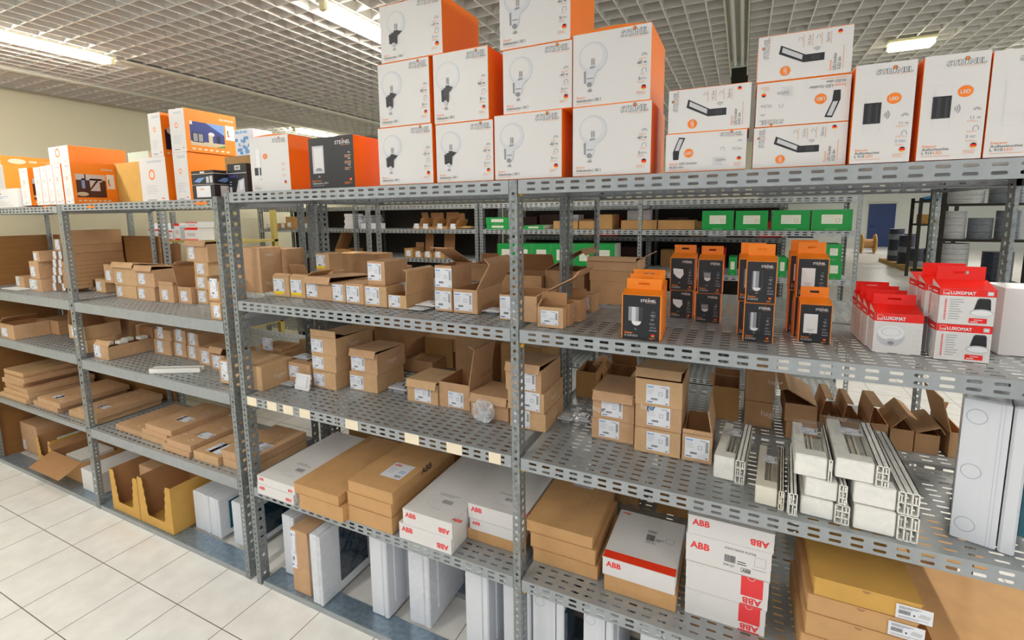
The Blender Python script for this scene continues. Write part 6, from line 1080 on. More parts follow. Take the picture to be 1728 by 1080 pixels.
    (carton, dict(label='brown carton with label on the second left shelf, third in the lower row', c=[-2.347, 0.379, 1.012], w=0.115, d=0.2, h=0.085, rot=0.0, m='kraft_a', lw=0.06, lh=0.075, lx=0.2)),
    (carton, dict(label='brown carton with label on the second left shelf, third in the upper row', c=[-2.337, 0.379, 1.098], w=0.108, d=0.2, h=0.083, rot=0.0, m='kraft_a', lw=0.06, lh=0.075, lx=0.2)),
    (carton, dict(label='brown carton with label on the second left shelf, fourth in the lower row', c=[-2.17, 0.34, 1.012], w=0.109, d=0.2, h=0.108, rot=0.0, m='kraft_a', lw=0.07, lh=0.075, lx=0.25)),
    (carton, dict(label='brown carton with an open lid on the second left shelf, fifth in the lower row', c=[-2.015, 0.319, 1.011], w=0.122, d=0.2, h=0.091, rot=0.0, m='kraft_a', lw=0.07, lh=0.07, lx=0.15, lid=('B', 12))),
    (carton, dict(label='big plain brown carton standing behind the long open one', c=[-3.273, 0.375, 1.032], w=0.388, d=0.13, h=0.173, rot=0.0, m='kraft_b', lab=0)),
    (carton, dict(label='brown carton deep in the second left shelf, beside the big plain one', c=[-2.944, 0.385, 1.012], w=0.214, d=0.118, h=0.149, rot=0.0, m='kraft_b', lab=0)),
    (trunking, dict(label='short white trunking piece lying on the second left shelf', c=[-2.2, 0.1, 1.012], w=0.05, d=0.28, h=0.03, rot=-1.082, film=0, lab=0, fit=1, pw=0.4, cells=(2, 1))),
    (carton, dict(label='open brown carton with label at the left end of the second shelf', c=[-4.085, 0.119, 1.032], w=0.22, d=0.199, h=0.105, rot=0.0, m='kraft_a', lw=0.09, lh=0.06, lx=0.1, flaps=[('F', 170, 0.01), ('L', 40, 0.06)])),
    (carton, dict(label='small brown carton with label, lower of two left of the left post', c=[-3.133, 0.126, 1.032], w=0.144, d=0.14, h=0.08, rot=0.0, m='kraft_c', lw=0.06, lh=0.065, lx=0.25)),
    (carton, dict(label='small brown carton with a raised flap, upper of two left of the left post', c=[-3.181, 0.156, 1.113], w=0.196, d=0.2, h=0.089, rot=0.0, m='kraft_c', lw=0.07, lh=0.065, lx=0.2, flaps=[('L', 80, 0.1), ('B', 100, 0.09)])),
    (carton, dict(label='brown carton deep in the second shelf at the left end', c=[-3.991, 0.311, 1.032], w=0.28, d=0.18, h=0.105, rot=0.0, m='kraft_b', lab=0)),
    (flat, dict(label='flat brown parcel with a sticker, bottom of the left pile', c=[-4.178, 0.203, 0.55], w=0.427, d=0.36, h=0.033, rot=0.0, m='kraft_c', toplab=(0.1, 0.05, 0.1, 0.05))),
    (flat, dict(label='flat brown parcel in the left pile, second from below', c=[-4.154, 0.237, 0.584], w=0.381, d=0.4, h=0.034, rot=0.017, m='kraft_c')),
    (flat, dict(label='flat brown parcel in the left pile, third from below', c=[-4.159, 0.246, 0.619], w=0.408, d=0.4, h=0.034, rot=-0.035, m='kraft_a')),
    (flat, dict(label='flat brown parcel in the left pile, fourth from below', c=[-4.245, 0.254, 0.654], w=0.313, d=0.4, h=0.034, rot=0.035, m='kraft_c')),
    (flat, dict(label='flat brown parcel in the left pile, second from the top', c=[-4.181, 0.248, 0.689], w=0.323, d=0.4, h=0.034, rot=0.0, m='kraft_a')),
    (flat, dict(label='flat brown parcel in the left pile, topmost', c=[-4.226, 0.261, 0.724], w=0.298, d=0.4, h=0.034, rot=0.017, m='kraft_c')),
    (flat, dict(label='flat brown parcel, lower of two in the second pile', c=[-3.715, 0.248, 0.55], w=0.352, d=0.42, h=0.04, rot=0.0, m='kraft_a')),
    (flat, dict(label='flat brown parcel, upper of two in the second pile', c=[-3.657, 0.248, 0.591], w=0.32, d=0.42, h=0.036, rot=0.0, m='kraft_a', toplab=(0.3, 0.1, 0.1, 0.05))),
    (flat, dict(label='flat brown parcel left of the left post, lower of two in the third pile', c=[-3.246, 0.25, 0.55], w=0.367, d=0.388, h=0.04, rot=0.0, m='kraft_c')),
    (flat, dict(label='flat brown parcel left of the left post, upper of two in the third pile', c=[-3.176, 0.25, 0.591], w=0.266, d=0.388, h=0.036, rot=0.0, m='kraft_a', toplab=(0.4, 0.15, 0.1, 0.05))),
    (flat, dict(label='flat brown parcel alone on the lower shelf just right of the left post', c=[-2.719, 0.244, 0.556], w=0.284, d=0.36, h=0.035, rot=0.0, m='kraft_a')),
    (flat, dict(label='flat brown parcel beside it, lower of a pair under the wide one', c=[-2.442, 0.236, 0.556], w=0.255, d=0.36, h=0.035, rot=0.0, m='kraft_c')),
    (flat, dict(label='flat brown parcel, second layer right of the post', c=[-2.42, 0.236, 0.593], w=0.256, d=0.36, h=0.034, rot=0.0, m='kraft_a')),
    (flat, dict(label='flat brown parcel with a sticker, third layer, highest on the lower shelf', c=[-2.374, 0.236, 0.628], w=0.259, d=0.36, h=0.036, rot=0.0, m='kraft_a', toplab=(0.4, 0.3, 0.11, 0.06))),
    (flat, dict(label='flat brown parcel low at the front edge of the lower shelf', c=[-2.169, 0.208, 0.556], w=0.255, d=0.36, h=0.034, rot=0.0, m='kraft_a')),
    (flat, dict(label='wide flat brown parcel with a sticker, on the front parcel', c=[-2.133, 0.208, 0.592], w=0.223, d=0.36, h=0.04, rot=0.0, m='kraft_a', toplab=(0.5, 0.25, 0.11, 0.06))),
    (flat, dict(label='flat yellowed brown parcel with a big label, lower of a pair near the corner posts', c=[-1.908, 0.206, 0.556], w=0.214, d=0.34, h=0.05, rot=0.0, m='kraft_c', toplab=(0.3, 0.08, 0.12, 0.1))),
    (flat, dict(label='flat brown parcel in front of the corner posts, lower one', c=[-1.667, 0.226, 0.556], w=0.245, d=0.34, h=0.045, rot=0.0, m='kraft_c')),
    (flat, dict(label='flat brown parcel behind the corner posts, upper one with a label', c=[-1.669, 0.226, 0.603], w=0.25, d=0.34, h=0.045, rot=0.0, m='kraft_a', toplab=(0.5, 0.2, 0.1, 0.08))),
    (display, dict(label='tall ochre display carton with torn scooped front, right of the left post', c=[-2.753, 0.17, 0.03], w=0.306, d=0.3, h=0.27, rot=0.0, low=0.22, fill=[(0, 0.05, 0.12, 0.16, 0.14, 0.13, 'kraft_a')])),
    (display, dict(label='tall ochre display carton with torn scooped front, jutting out over the tiles', c=[-2.426, 0.171, 0.03], w=0.335, d=0.3, h=0.29, rot=0.0, low=0.2)),
    (board, dict(label='white enclosure with blue door on the floor, left of three', c=[-2.14, 0.261, 0.03], w=0.148, d=0.28, h=0.24, rot=0.0, group='white enclosures on the floor under the left shelves')),
    (board, dict(label='white enclosure with blue door on the floor, middle of three', c=[-2.014, 0.258, 0.03], w=0.091, d=0.28, h=0.24, rot=0.0, door='tinted_teal', group='white enclosures on the floor under the left shelves')),
    (board, dict(label='white enclosure on the floor beside the corner posts, right of three', c=[-1.796, 0.268, 0.03], w=0.148, d=0.28, h=0.26, rot=0.0, group='white enclosures on the floor under the left shelves')),
    (carton, dict(label='brown carton with white label on the floor at the far left', c=[-4.385, 0.297, 0.03], w=0.277, d=0.294, h=0.24, rot=0.0, m='kraft_a', lw=0.05, lh=0.08, lx=0.05, lz=0.05)),
    (display, dict(label='ochre display carton with green and white packs inside, at the far left', c=[-4.044, 0.26, 0.03], w=0.218, d=0.3, h=0.2, rot=0.0, low=0.3, fill=[(0, 0, 0.06, 0.1, 0.1, 0.1, 'mint_plastic'), (0, 0.09, 0.06, 0.1, 0.07, 0.1, 'paper')])),
    (carton, dict(label='wide open carton with big flaps folded out to the front, left of the left post', c=[-3.635, 0.225, 0.03], w=0.43, d=0.28, h=0.16, rot=0.0, m='kraft_plain', lab=0, flaps=[('F', 205, 0.15), ('L', 150, 0.06)], fill=[(0, 0.0, 0.04, 0.22, 0.2, 0.1)])),
    (simple, dict(label='white carton with small green print, just left of the left post', c=[-3.257, 0.206, 0.03], w=0.22, d=0.3, h=0.15, rot=0.0, name='white_carton', m='card_white')),
    (carton, dict(label='plain brown carton in the second row, on its third shelf, dim behind the front goods', c=[-1.36, 0.689, 1.022], w=0.22, d=0.117, h=0.2, rot=0.0, m='kraft_old', lab=0, seam=False, group='plain cartons in the second row, third shelf')),
    (carton, dict(label='plain brown carton in the second row, on its third shelf, dim behind the front goods', c=[-1.1, 0.77, 1.022], w=0.22, d=0.28, h=0.26, rot=0.0, m='kraft_b', lab=0, seam=False, group='plain cartons in the second row, third shelf')),
    (carton, dict(label='plain brown carton in the second row, on its third shelf, dim behind the front goods', c=[-0.855, 0.818, 1.022], w=0.19, d=0.123, h=0.17, rot=0.0, m='kraft_old', lab=0, seam=False, group='plain cartons in the second row, third shelf')),
    (carton, dict(label='plain brown carton in the second row, on its third shelf, dim behind the front goods', c=[-0.55, 0.72, 1.022], w=0.22, d=0.179, h=0.24, rot=0.0, m='kraft_b', lab=0, seam=False, group='plain cartons in the second row, third shelf')),
    (carton, dict(label='plain brown carton in the second row, on its third shelf, dim behind the front goods', c=[-0.28, 0.77, 1.022], w=0.22, d=0.28, h=0.22, rot=0.0, m='kraft_old', lab=0, seam=False, group='plain cartons in the second row, third shelf')),
    (carton, dict(label='plain brown carton in the second row, on its lowest shelf, dim behind the front goods', c=[-1.34, 0.77, 0.543], w=0.22, d=0.28, h=0.2, rot=0.0, m='kraft_old', lab=0, seam=False, group='plain cartons in the second row, lowest shelf')),
    (carton, dict(label='plain brown carton in the second row, on its lowest shelf, dim behind the front goods', c=[-1.06, 0.77, 0.543], w=0.22, d=0.28, h=0.26, rot=0.0, m='kraft_b', lab=0, seam=False, group='plain cartons in the second row, lowest shelf')),
    (carton, dict(label='plain brown carton in the second row, on its lowest shelf, dim behind the front goods', c=[-0.78, 0.77, 0.543], w=0.22, d=0.28, h=0.17, rot=0.0, m='kraft_old', lab=0, seam=False, group='plain cartons in the second row, lowest shelf')),
    (carton, dict(label='plain brown carton in the second row, on its lowest shelf, dim behind the front goods', c=[-0.5, 0.77, 0.543], w=0.22, d=0.28, h=0.24, rot=0.0, m='kraft_b', lab=0, seam=False, group='plain cartons in the second row, lowest shelf')),
    (carton, dict(label='plain brown carton in the second row, on its lowest shelf, dim behind the front goods', c=[-0.24, 0.77, 0.543], w=0.22, d=0.28, h=0.22, rot=0.0, m='kraft_old', lab=0, seam=False, group='plain cartons in the second row, lowest shelf')),
    (carton, dict(label='plain brown carton in the second row, on its lowest shelf, dim behind the front goods', c=[0.2, 0.77, 0.543], w=0.22, d=0.28, h=0.2, rot=0.0, m='kraft_b', lab=0, seam=False, group='plain cartons in the second row, lowest shelf')),
    (carton, dict(label='plain brown carton in the second row, on its lowest shelf, dim behind the front goods', c=[0.5, 0.77, 0.543], w=0.22, d=0.28, h=0.26, rot=0.0, m='kraft_old', lab=0, seam=False, group='plain cartons in the second row, lowest shelf')),
    (carton, dict(label='large plain brown carton on the floor in the second row, hardly seen, added to block light', c=[-1.32, 0.79, 0.001], w=0.26, d=0.3, h=0.4, rot=0.0, m='kraft_old', lab=0, seam=False, group='large cartons on the floor in the second row')),  # floor cartons of the second row, added to keep light out
    (carton, dict(label='large plain brown carton on the floor in the second row, hardly seen, added to block light', c=[-1.02, 0.79, 0.001], w=0.26, d=0.3, h=0.36, rot=0.0, m='kraft_old', lab=0, seam=False, group='large cartons on the floor in the second row')),
    (carton, dict(label='large plain brown carton on the floor in the second row, hardly seen, added to block light', c=[-0.7, 0.79, 0.001], w=0.26, d=0.3, h=0.42, rot=0.0, m='kraft_old', lab=0, seam=False, group='large cartons on the floor in the second row')),
    (carton, dict(label='large plain brown carton on the floor in the second row, hardly seen, added to block light', c=[-0.4, 0.79, 0.001], w=0.26, d=0.3, h=0.4, rot=0.0, m='kraft_old', lab=0, seam=False, group='large cartons on the floor in the second row')),
    (carton, dict(label='large plain brown carton on the floor in the second row, hardly seen, added to block light', c=[0.25, 0.79, 0.001], w=0.26, d=0.3, h=0.36, rot=0.0, m='kraft_old', lab=0, seam=False, group='large cartons on the floor in the second row')),
    (carton, dict(label='large plain brown carton on the floor in the second row, hardly seen, added to block light', c=[0.6, 0.79, 0.001], w=0.26, d=0.3, h=0.42, rot=0.0, m='kraft_old', lab=0, seam=False, group='large cartons on the floor in the second row')),
    (carton, dict(label='large plain brown carton on the floor in the second row, hardly seen, added to block light', c=[0.95, 0.79, 0.001], w=0.26, d=0.3, h=0.4, rot=0.0, m='kraft_old', lab=0, seam=False, group='large cartons on the floor in the second row')),
    (simple, dict(label='green carton with a pale label across the aisle, first of four on the upper shelf', c=[0.51, 2.68, 1.747], w=0.223, d=0.22, h=0.148, rot=0.0, name='green_carton', cat='carton', m='green_card', fm={'+x': 'cream_label', '-x': 'cream_label'}, art=('a_green',))),
    (simple, dict(label='green carton with a pale label across the aisle, second of four on the upper shelf', c=[0.744, 2.68, 1.747], w=0.217, d=0.22, h=0.145, rot=0.0, name='green_carton', cat='carton', m='green_card', fm={'+x': 'cream_label', '-x': 'cream_label'}, art=('a_green',))),
    (simple, dict(label='green carton with a pale label across the aisle, third of four on the upper shelf', c=[1.0, 2.68, 1.747], w=0.24, d=0.22, h=0.146, rot=0.0, name='green_carton', cat='carton', m='green_card', fm={'+x': 'cream_label', '-x': 'cream_label'}, art=('a_green',))),
    (simple, dict(label='green carton with a pale label across the aisle, fourth of four on the upper shelf', c=[1.251, 2.68, 1.747], w=0.24, d=0.22, h=0.147, rot=0.0, name='green_carton', cat='carton', m='green_card', fm={'+x': 'cream_label', '-x': 'cream_label'}, art=('a_green',))),
    (simple, dict(label='green flat carton across the aisle, lower of two left of the middle post', c=[-1.394, 2.68, 1.747], w=0.238, d=0.22, h=0.044, rot=0.0, name='green_carton', cat='carton', m='green_card', fm={'+x': 'cream_label', '-x': 'cream_label'}, art=('a_green',))),
    (simple, dict(label='green flat carton across the aisle, upper of two left of the middle post', c=[-1.397, 2.68, 1.792], w=0.244, d=0.22, h=0.066, rot=0.0, name='green_carton', cat='carton', m='green_card', fm={'+x': 'cream_label', '-x': 'cream_label'}, art=('a_green',))),
    (simple, dict(label='green flat carton with white end across the aisle, right of the middle post', c=[-1.028, 2.745, 1.747], w=0.193, d=0.35, h=0.033, rot=0.0, name='green_carton', cat='carton', m='green_card', fm={'+x': 'cream_label', '-x': 'cream_label'}, art=('a_green',))),
    (simple, dict(label='green carton across the aisle, first in the row on the second shelf', c=[-1.308, 2.68, 1.401], w=0.181, d=0.22, h=0.211, rot=0.0, name='green_carton', cat='carton', m='green_card', fm={'+x': 'cream_label', '-x': 'cream_label'}, art=('a_green',))),
    (simple, dict(label='green carton across the aisle, second in the row on the second shelf', c=[-1.131, 2.68, 1.401], w=0.163, d=0.22, h=0.214, rot=0.0, name='green_carton', cat='carton', m='green_card', fm={'+x': 'cream_label', '-x': 'cream_label'}, art=('a_green',))),
    (simple, dict(label='green carton across the aisle, third in the row on the second shelf', c=[-0.953, 2.68, 1.401], w=0.18, d=0.22, h=0.216, rot=0.0, name='green_carton', cat='carton', m='green_card', fm={'+x': 'cream_label', '-x': 'cream_label'}, art=('a_green',))),
    (simple, dict(label='green carton across the aisle, fourth in the row on the second shelf', c=[-0.749, 2.68, 1.401], w=0.218, d=0.22, h=0.219, rot=0.0, name='green_carton', cat='carton', m='green_card', fm={'+x': 'cream_label', '-x': 'cream_label'}, art=('a_green',))),
    (simple, dict(label='green carton across the aisle, fifth in the row on the second shelf', c=[-0.551, 2.68, 1.401], w=0.166, d=0.22, h=0.223, rot=0.0, name='green_carton', cat='carton', m='green_card', fm={'+x': 'cream_label', '-x': 'cream_label'}, art=('a_green',))),
    (simple, dict(label='green carton across the aisle, sixth in the row on the second shelf', c=[-0.372, 2.68, 1.401], w=0.181, d=0.22, h=0.226, rot=0.0, name='green_carton', cat='carton', m='green_card', fm={'+x': 'cream_label', '-x': 'cream_label'}, art=('a_green',))),
    (simple, dict(label='green carton at the right end across the aisle, lower of two', c=[1.285, 2.68, 1.401], w=0.092, d=0.22, h=0.131, rot=0.0, name='green_carton', cat='carton', m='green_card', fm={'+x': 'cream_label', '-x': 'cream_label'}, art=('a_green',))),
    (simple, dict(label='green carton at the right end across the aisle, upper of two', c=[1.277, 2.68, 1.533], w=0.092, d=0.22, h=0.117, rot=0.0, name='green_carton', cat='carton', m='green_card', fm={'+x': 'cream_label', '-x': 'cream_label'}, art=('a_green',))),
    (simple, dict(label='green carton glimpsed across the aisle between the orange sensor boxes, left', c=[0.63, 2.68, 1.401], w=0.054, d=0.22, h=0.138, rot=0.0, name='green_carton', cat='carton', m='green_card', fm={'+x': 'cream_label', '-x': 'cream_label'}, art=('a_green',))),
    (simple, dict(label='green carton glimpsed across the aisle between the orange sensor boxes, right', c=[0.964, 2.68, 1.401], w=0.054, d=0.22, h=0.147, rot=0.0, name='green_carton', cat='carton', m='green_card', fm={'+x': 'cream_label', '-x': 'cream_label'}, art=('a_green',))),
    (carton, dict(label='dull brown carton across the aisle on the upper shelf, first from the middle post', c=[-0.757, 2.795, 1.747], w=0.231, d=0.25, h=0.073, rot=0.0, m='kraft_old', lab=0, seam=False)),
    (carton, dict(label='dull brown carton across the aisle on the upper shelf, second from the middle post', c=[-0.552, 2.795, 1.747], w=0.157, d=0.25, h=0.072, rot=0.0, m='kraft_old', lab=0, seam=False)),
    (carton, dict(label='dull brown carton across the aisle on the upper shelf, third from the middle post', c=[-0.395, 2.795, 1.747], w=0.126, d=0.25, h=0.128, rot=0.0, m='kraft_old', lab=0, seam=False)),
    (carton, dict(label='dull brown carton across the aisle on the upper shelf, fourth from the middle post', c=[-0.107, 2.768, 1.747], w=0.296, d=0.197, h=0.076, rot=0.0, m='kraft_old', lab=0, seam=False)),
    (carton, dict(label='dull brown carton across the aisle on the upper shelf, fifth from the middle post', c=[0.194, 2.795, 1.747], w=0.287, d=0.25, h=0.075, rot=0.0, m='kraft_old', lab=0, seam=False)),
    (simple, dict(label='light grey box across the aisle behind the brown cartons', c=[-0.146, 2.92, 1.747], w=0.202, d=0.1, h=0.162, rot=0.0, name='storage_box', m='pale_print')),
    (carton, dict(label='small brown carton across the aisle at the left, first of five on its shelf', c=[-4.514, 2.67, 1.747], w=0.095, d=0.2, h=0.053, rot=0.0, m='kraft_old', lab=1, lw=0.06, lh=0.05, lx=0.1, seam=False)),
    (carton, dict(label='small brown carton across the aisle at the left, second of five on its shelf', c=[-4.399, 2.67, 1.747], w=0.114, d=0.2, h=0.06, rot=0.0, m='kraft_old', lab=1, lw=0.06, lh=0.05, lx=0.1, seam=False)),
    (carton, dict(label='small brown carton across the aisle at the left, third of five on its shelf', c=[-4.281, 2.67, 1.747], w=0.081, d=0.2, h=0.053, rot=0.0, m='kraft_old', lab=1, lw=0.06, lh=0.05, lx=0.1, seam=False)),
    (carton, dict(label='small brown carton across the aisle at the left, fourth of five on its shelf', c=[-4.092, 2.67, 1.747], w=0.277, d=0.2, h=0.137, rot=0.0, m='kraft_old', lab=1, lw=0.06, lh=0.05, lx=0.1, seam=False)),
    (carton, dict(label='small brown carton across the aisle at the left, fifth of five on its shelf', c=[-3.892, 2.67, 1.747], w=0.105, d=0.2, h=0.059, rot=0.0, m='kraft_old', lab=1, lw=0.06, lh=0.05, lx=0.1, seam=False)),
    (carton, dict(label='small open brown carton across the aisle, first of four on the middle shelf', c=[-2.331, 2.67, 1.747], w=0.082, d=0.2, h=0.033, rot=0.0, m='kraft_old', lab=1, lw=0.06, lh=0.05, lx=0.2, flaps=[('B', 70, 0.14), ('R', 110, 0.08)])),
    (carton, dict(label='small open brown carton across the aisle, second of four on the middle shelf', c=[-2.196, 2.67, 1.747], w=0.16, d=0.2, h=0.021, rot=0.0, m='kraft_old', lab=1, lw=0.06, lh=0.05, lx=0.2, flaps=[('B', 85, 0.14), ('R', 110, 0.08)])),
    (carton, dict(label='small open brown carton across the aisle, third of four on the middle shelf', c=[-2.028, 2.67, 1.747], w=0.148, d=0.2, h=0.027, rot=0.0, m='kraft_old', lab=1, lw=0.06, lh=0.05, lx=0.2, flaps=[('B', 100, 0.14), ('R', 110, 0.08)])),
    (carton, dict(label='small open brown carton across the aisle, fourth of four on the middle shelf', c=[-1.895, 2.67, 1.747], w=0.076, d=0.2, h=0.015, rot=0.0, m='kraft_old', lab=1, lw=0.06, lh=0.05, lx=0.2, flaps=[('B', 80, 0.14), ('R', 110, 0.08)])),
    (wrapped, dict(label='crumpled brown paper pack across the aisle beside the four open cartons', c=[-1.76, 2.645, 1.747], w=0.154, d=0.15, h=0.027, rot=0.0, name='paper_pack', m='kraft_ochre', m2='kraft_ochre')),
    (simple, dict(label='white flat carton across the aisle, lowest of five in the left pile', c=[-3.228, 2.628, 1.747], w=0.164, d=0.117, h=0.032, rot=0.0, name='white_carton', m='label_white')),
    (simple, dict(label='white flat carton across the aisle, second of five in the left pile', c=[-3.23, 2.628, 1.78], w=0.138, d=0.117, h=0.032, rot=0.0, name='white_carton', m='label_white')),
    (simple, dict(label='white flat carton across the aisle, third of five in the left pile', c=[-3.223, 2.628, 1.812], w=0.164, d=0.117, h=0.032, rot=0.0, name='white_carton', m='label_white')),
    (simple, dict(label='white flat carton across the aisle, fourth of five in the left pile', c=[-3.225, 2.628, 1.845], w=0.138, d=0.117, h=0.032, rot=0.0, name='white_carton', m='label_white')),
    (simple, dict(label='white flat carton across the aisle, topmost of five in the left pile', c=[-3.219, 2.628, 1.878], w=0.163, d=0.117, h=0.032, rot=0.0, name='white_carton', m='label_white')),
    (simple, dict(label='pale grey flat carton across the aisle, lowest of four in the right pile', c=[-3.135, 2.79, 1.747], w=0.215, d=0.2, h=0.036, rot=0.0, name='white_carton', m='pale_print')),
    (simple, dict(label='pale grey flat carton across the aisle, second of four in the right pile', c=[-3.141, 2.79, 1.784], w=0.198, d=0.2, h=0.036, rot=0.0, name='white_carton', m='pale_print')),
    (simple, dict(label='pale grey flat carton across the aisle, third of four in the right pile', c=[-3.13, 2.79, 1.821], w=0.214, d=0.2, h=0.036, rot=0.0, name='white_carton', m='pale_print')),
    (simple, dict(label='pale grey flat carton across the aisle, topmost of four in the right pile', c=[-3.136, 2.79, 1.857], w=0.197, d=0.2, h=0.036, rot=0.0, name='white_carton', m='pale_print')),
    (simple, dict(label='white carton with striped end across the aisle, in front of the grey pile', c=[-2.942, 2.62, 1.747], w=0.255, d=0.1, h=0.058, rot=0.0, name='white_carton', m='label_white')),
    (carton, dict(label='brown carton across the aisle on the third shelf, first of four', c=[-2.439, 2.67, 1.452], w=0.107, d=0.2, h=0.094, rot=0.0, m='kraft_old', lab=1, lw=0.06, lh=0.06, lx=0.2, flaps=[('B', 95, 0.05)])),
    (carton, dict(label='brown carton across the aisle on the third shelf, second of four', c=[-2.318, 2.67, 1.452], w=0.105, d=0.2, h=0.053, rot=0.0, m='kraft_old', lab=1, lw=0.06, lh=0.06, lx=0.2, flaps=[('B', 95, 0.18)])),
    (carton, dict(label='brown carton across the aisle on the third shelf, third of four', c=[-2.2, 2.67, 1.452], w=0.102, d=0.2, h=0.056, rot=0.0, m='kraft_old', lab=1, lw=0.06, lh=0.06, lx=0.2, flaps=[('B', 95, 0.04)])),
    (carton, dict(label='brown carton across the aisle on the third shelf, fourth of four', c=[-2.065, 2.67, 1.452], w=0.132, d=0.2, h=0.059, rot=0.0, m='kraft_old', lab=1, lw=0.06, lh=0.06, lx=0.2, flaps=[('B', 95, 0.18)])),
    (carton, dict(label='brown carton across the aisle far left, standing on the third shelf', c=[-3.37, 2.69, 1.452], w=0.232, d=0.2, h=0.065, rot=0.0, m='kraft_old', lab=0, lid=('L', 60))),
    (simple, dict(label='dark red pack on the upper shelf behind the green cartons across the aisle', c=[-1.359, 3.32, 1.661], w=0.182, d=0.18, h=0.194, rot=0.0, name='storage_pack', cat='pack', m='maroon_photo', group='assorted packs behind the green cartons, dark red pack, upper shelf')),
    (simple, dict(label='dark red pack on the upper shelf behind the green cartons across the aisle', c=[-1.138, 3.32, 1.661], w=0.2, d=0.18, h=0.214, rot=0.0, name='storage_pack', cat='pack', m='maroon_photo', group='assorted packs behind the green cartons, dark red pack, upper shelf')),
    (simple, dict(label='white pack on the upper shelf behind the green cartons across the aisle', c=[-0.911, 3.32, 1.661], w=0.194, d=0.18, h=0.212, rot=0.0, name='storage_pack', cat='pack', m='label_white', group='assorted packs behind the green cartons, white pack, upper shelf')),
    (simple, dict(label='brown pack on the upper shelf behind the green cartons across the aisle', c=[-0.723, 3.32, 1.661], w=0.123, d=0.18, h=0.167, rot=0.0, name='storage_pack', cat='pack', m='kraft_old', group='assorted packs behind the green cartons, brown pack, upper shelf')),
    (simple, dict(label='red pack on the upper shelf behind the green cartons across the aisle', c=[-0.524, 3.32, 1.661], w=0.214, d=0.18, h=0.185, rot=0.0, name='storage_pack', cat='pack', m='red_print', group='assorted packs behind the green cartons, red pack, upper shelf')),
    (simple, dict(label='dark red pack on the upper shelf behind the green cartons across the aisle', c=[-0.282, 3.32, 1.661], w=0.21, d=0.18, h=0.131, rot=0.0, name='storage_pack', cat='pack', m='maroon_photo', group='assorted packs behind the green cartons, dark red pack, upper shelf')),
    (simple, dict(label='dark red pack on the upper shelf behind the green cartons across the aisle', c=[0.137, 3.32, 1.661], w=0.174, d=0.18, h=0.177, rot=0.0, name='storage_pack', cat='pack', m='maroon_photo', group='assorted packs behind the green cartons, dark red pack, upper shelf')),
    (simple, dict(label='brown pack on the upper shelf behind the green cartons across the aisle', c=[0.315, 3.32, 1.661], w=0.121, d=0.18, h=0.142, rot=0.0, name='storage_pack', cat='pack', m='kraft_old', group='assorted packs behind the green cartons, brown pack, upper shelf')),
    (simple, dict(label='white pack on the upper shelf behind the green cartons across the aisle', c=[0.48, 3.32, 1.661], w=0.148, d=0.18, h=0.212, rot=0.0, name='storage_pack', cat='pack', m='label_white', group='assorted packs behind the green cartons, white pack, upper shelf')),
    (simple, dict(label='dark red pack on the upper shelf behind the green cartons across the aisle', c=[0.682, 3.32, 1.661], w=0.197, d=0.18, h=0.136, rot=0.0, name='storage_pack', cat='pack', m='maroon_photo', group='assorted packs behind the green cartons, dark red pack, upper shelf')),
    (simple, dict(label='red pack on the upper shelf behind the green cartons across the aisle', c=[0.91, 3.32, 1.661], w=0.2, d=0.18, h=0.134, rot=0.0, name='storage_pack', cat='pack', m='red_print', group='assorted packs behind the green cartons, red pack, upper shelf')),
    (simple, dict(label='dark blue pack on the upper shelf behind the green cartons across the aisle', c=[1.131, 3.32, 1.661], w=0.182, d=0.18, h=0.133, rot=0.0, name='storage_pack', cat='pack', m='navy_dark', group='assorted packs behind the green cartons, dark blue pack, upper shelf')),
    (simple, dict(label='green pack on the lower shelf behind the green cartons across the aisle', c=[-0.69, 3.32, 1.352], w=0.12, d=0.18, h=0.207, rot=0.0, name='storage_pack', cat='pack', m='green_card', group='assorted packs behind the green cartons, green pack, lower shelf')),
    (simple, dict(label='white pack on the lower shelf behind the green cartons across the aisle', c=[-0.529, 3.32, 1.352], w=0.141, d=0.18, h=0.142, rot=0.0, name='storage_pack', cat='pack', m='label_white', group='assorted packs behind the green cartons, white pack, lower shelf')),
    (simple, dict(label='dark red pack on the lower shelf behind the green cartons across the aisle', c=[-0.32, 3.32, 1.352], w=0.218, d=0.18, h=0.207, rot=0.0, name='storage_pack', cat='pack', m='maroon_photo', group='assorted packs behind the green cartons, dark red pack, lower shelf')),
    (simple, dict(label='brown pack on the lower shelf behind the green cartons across the aisle', c=[0.085, 3.32, 1.352], w=0.174, d=0.18, h=0.188, rot=0.0, name='storage_pack', cat='pack', m='kraft_old', group='assorted packs behind the green cartons, brown pack, lower shelf')),
    (simple, dict(label='dark red pack on the lower shelf behind the green cartons across the aisle', c=[0.272, 3.32, 1.352], w=0.14, d=0.18, h=0.214, rot=0.0, name='storage_pack', cat='pack', m='maroon_photo', group='assorted packs behind the green cartons, dark red pack, lower shelf')),
    (simple, dict(label='red pack on the lower shelf behind the green cartons across the aisle', c=[0.467, 3.32, 1.352], w=0.189, d=0.18, h=0.217, rot=0.0, name='storage_pack', cat='pack', m='red_print', group='assorted packs behind the green cartons, red pack, lower shelf')),
    (simple, dict(label='dark red pack on the lower shelf behind the green cartons across the aisle', c=[0.696, 3.32, 1.352], w=0.209, d=0.18, h=0.15, rot=0.0, name='storage_pack', cat='pack', m='maroon_photo', group='assorted packs behind the green cartons, dark red pack, lower shelf')),
    (simple, dict(label='white pack on the lower shelf behind the green cartons across the aisle', c=[0.909, 3.32, 1.352], w=0.156, d=0.18, h=0.137, rot=0.0, name='storage_pack', cat='pack', m='label_white', group='assorted packs behind the green cartons, white pack, lower shelf')),
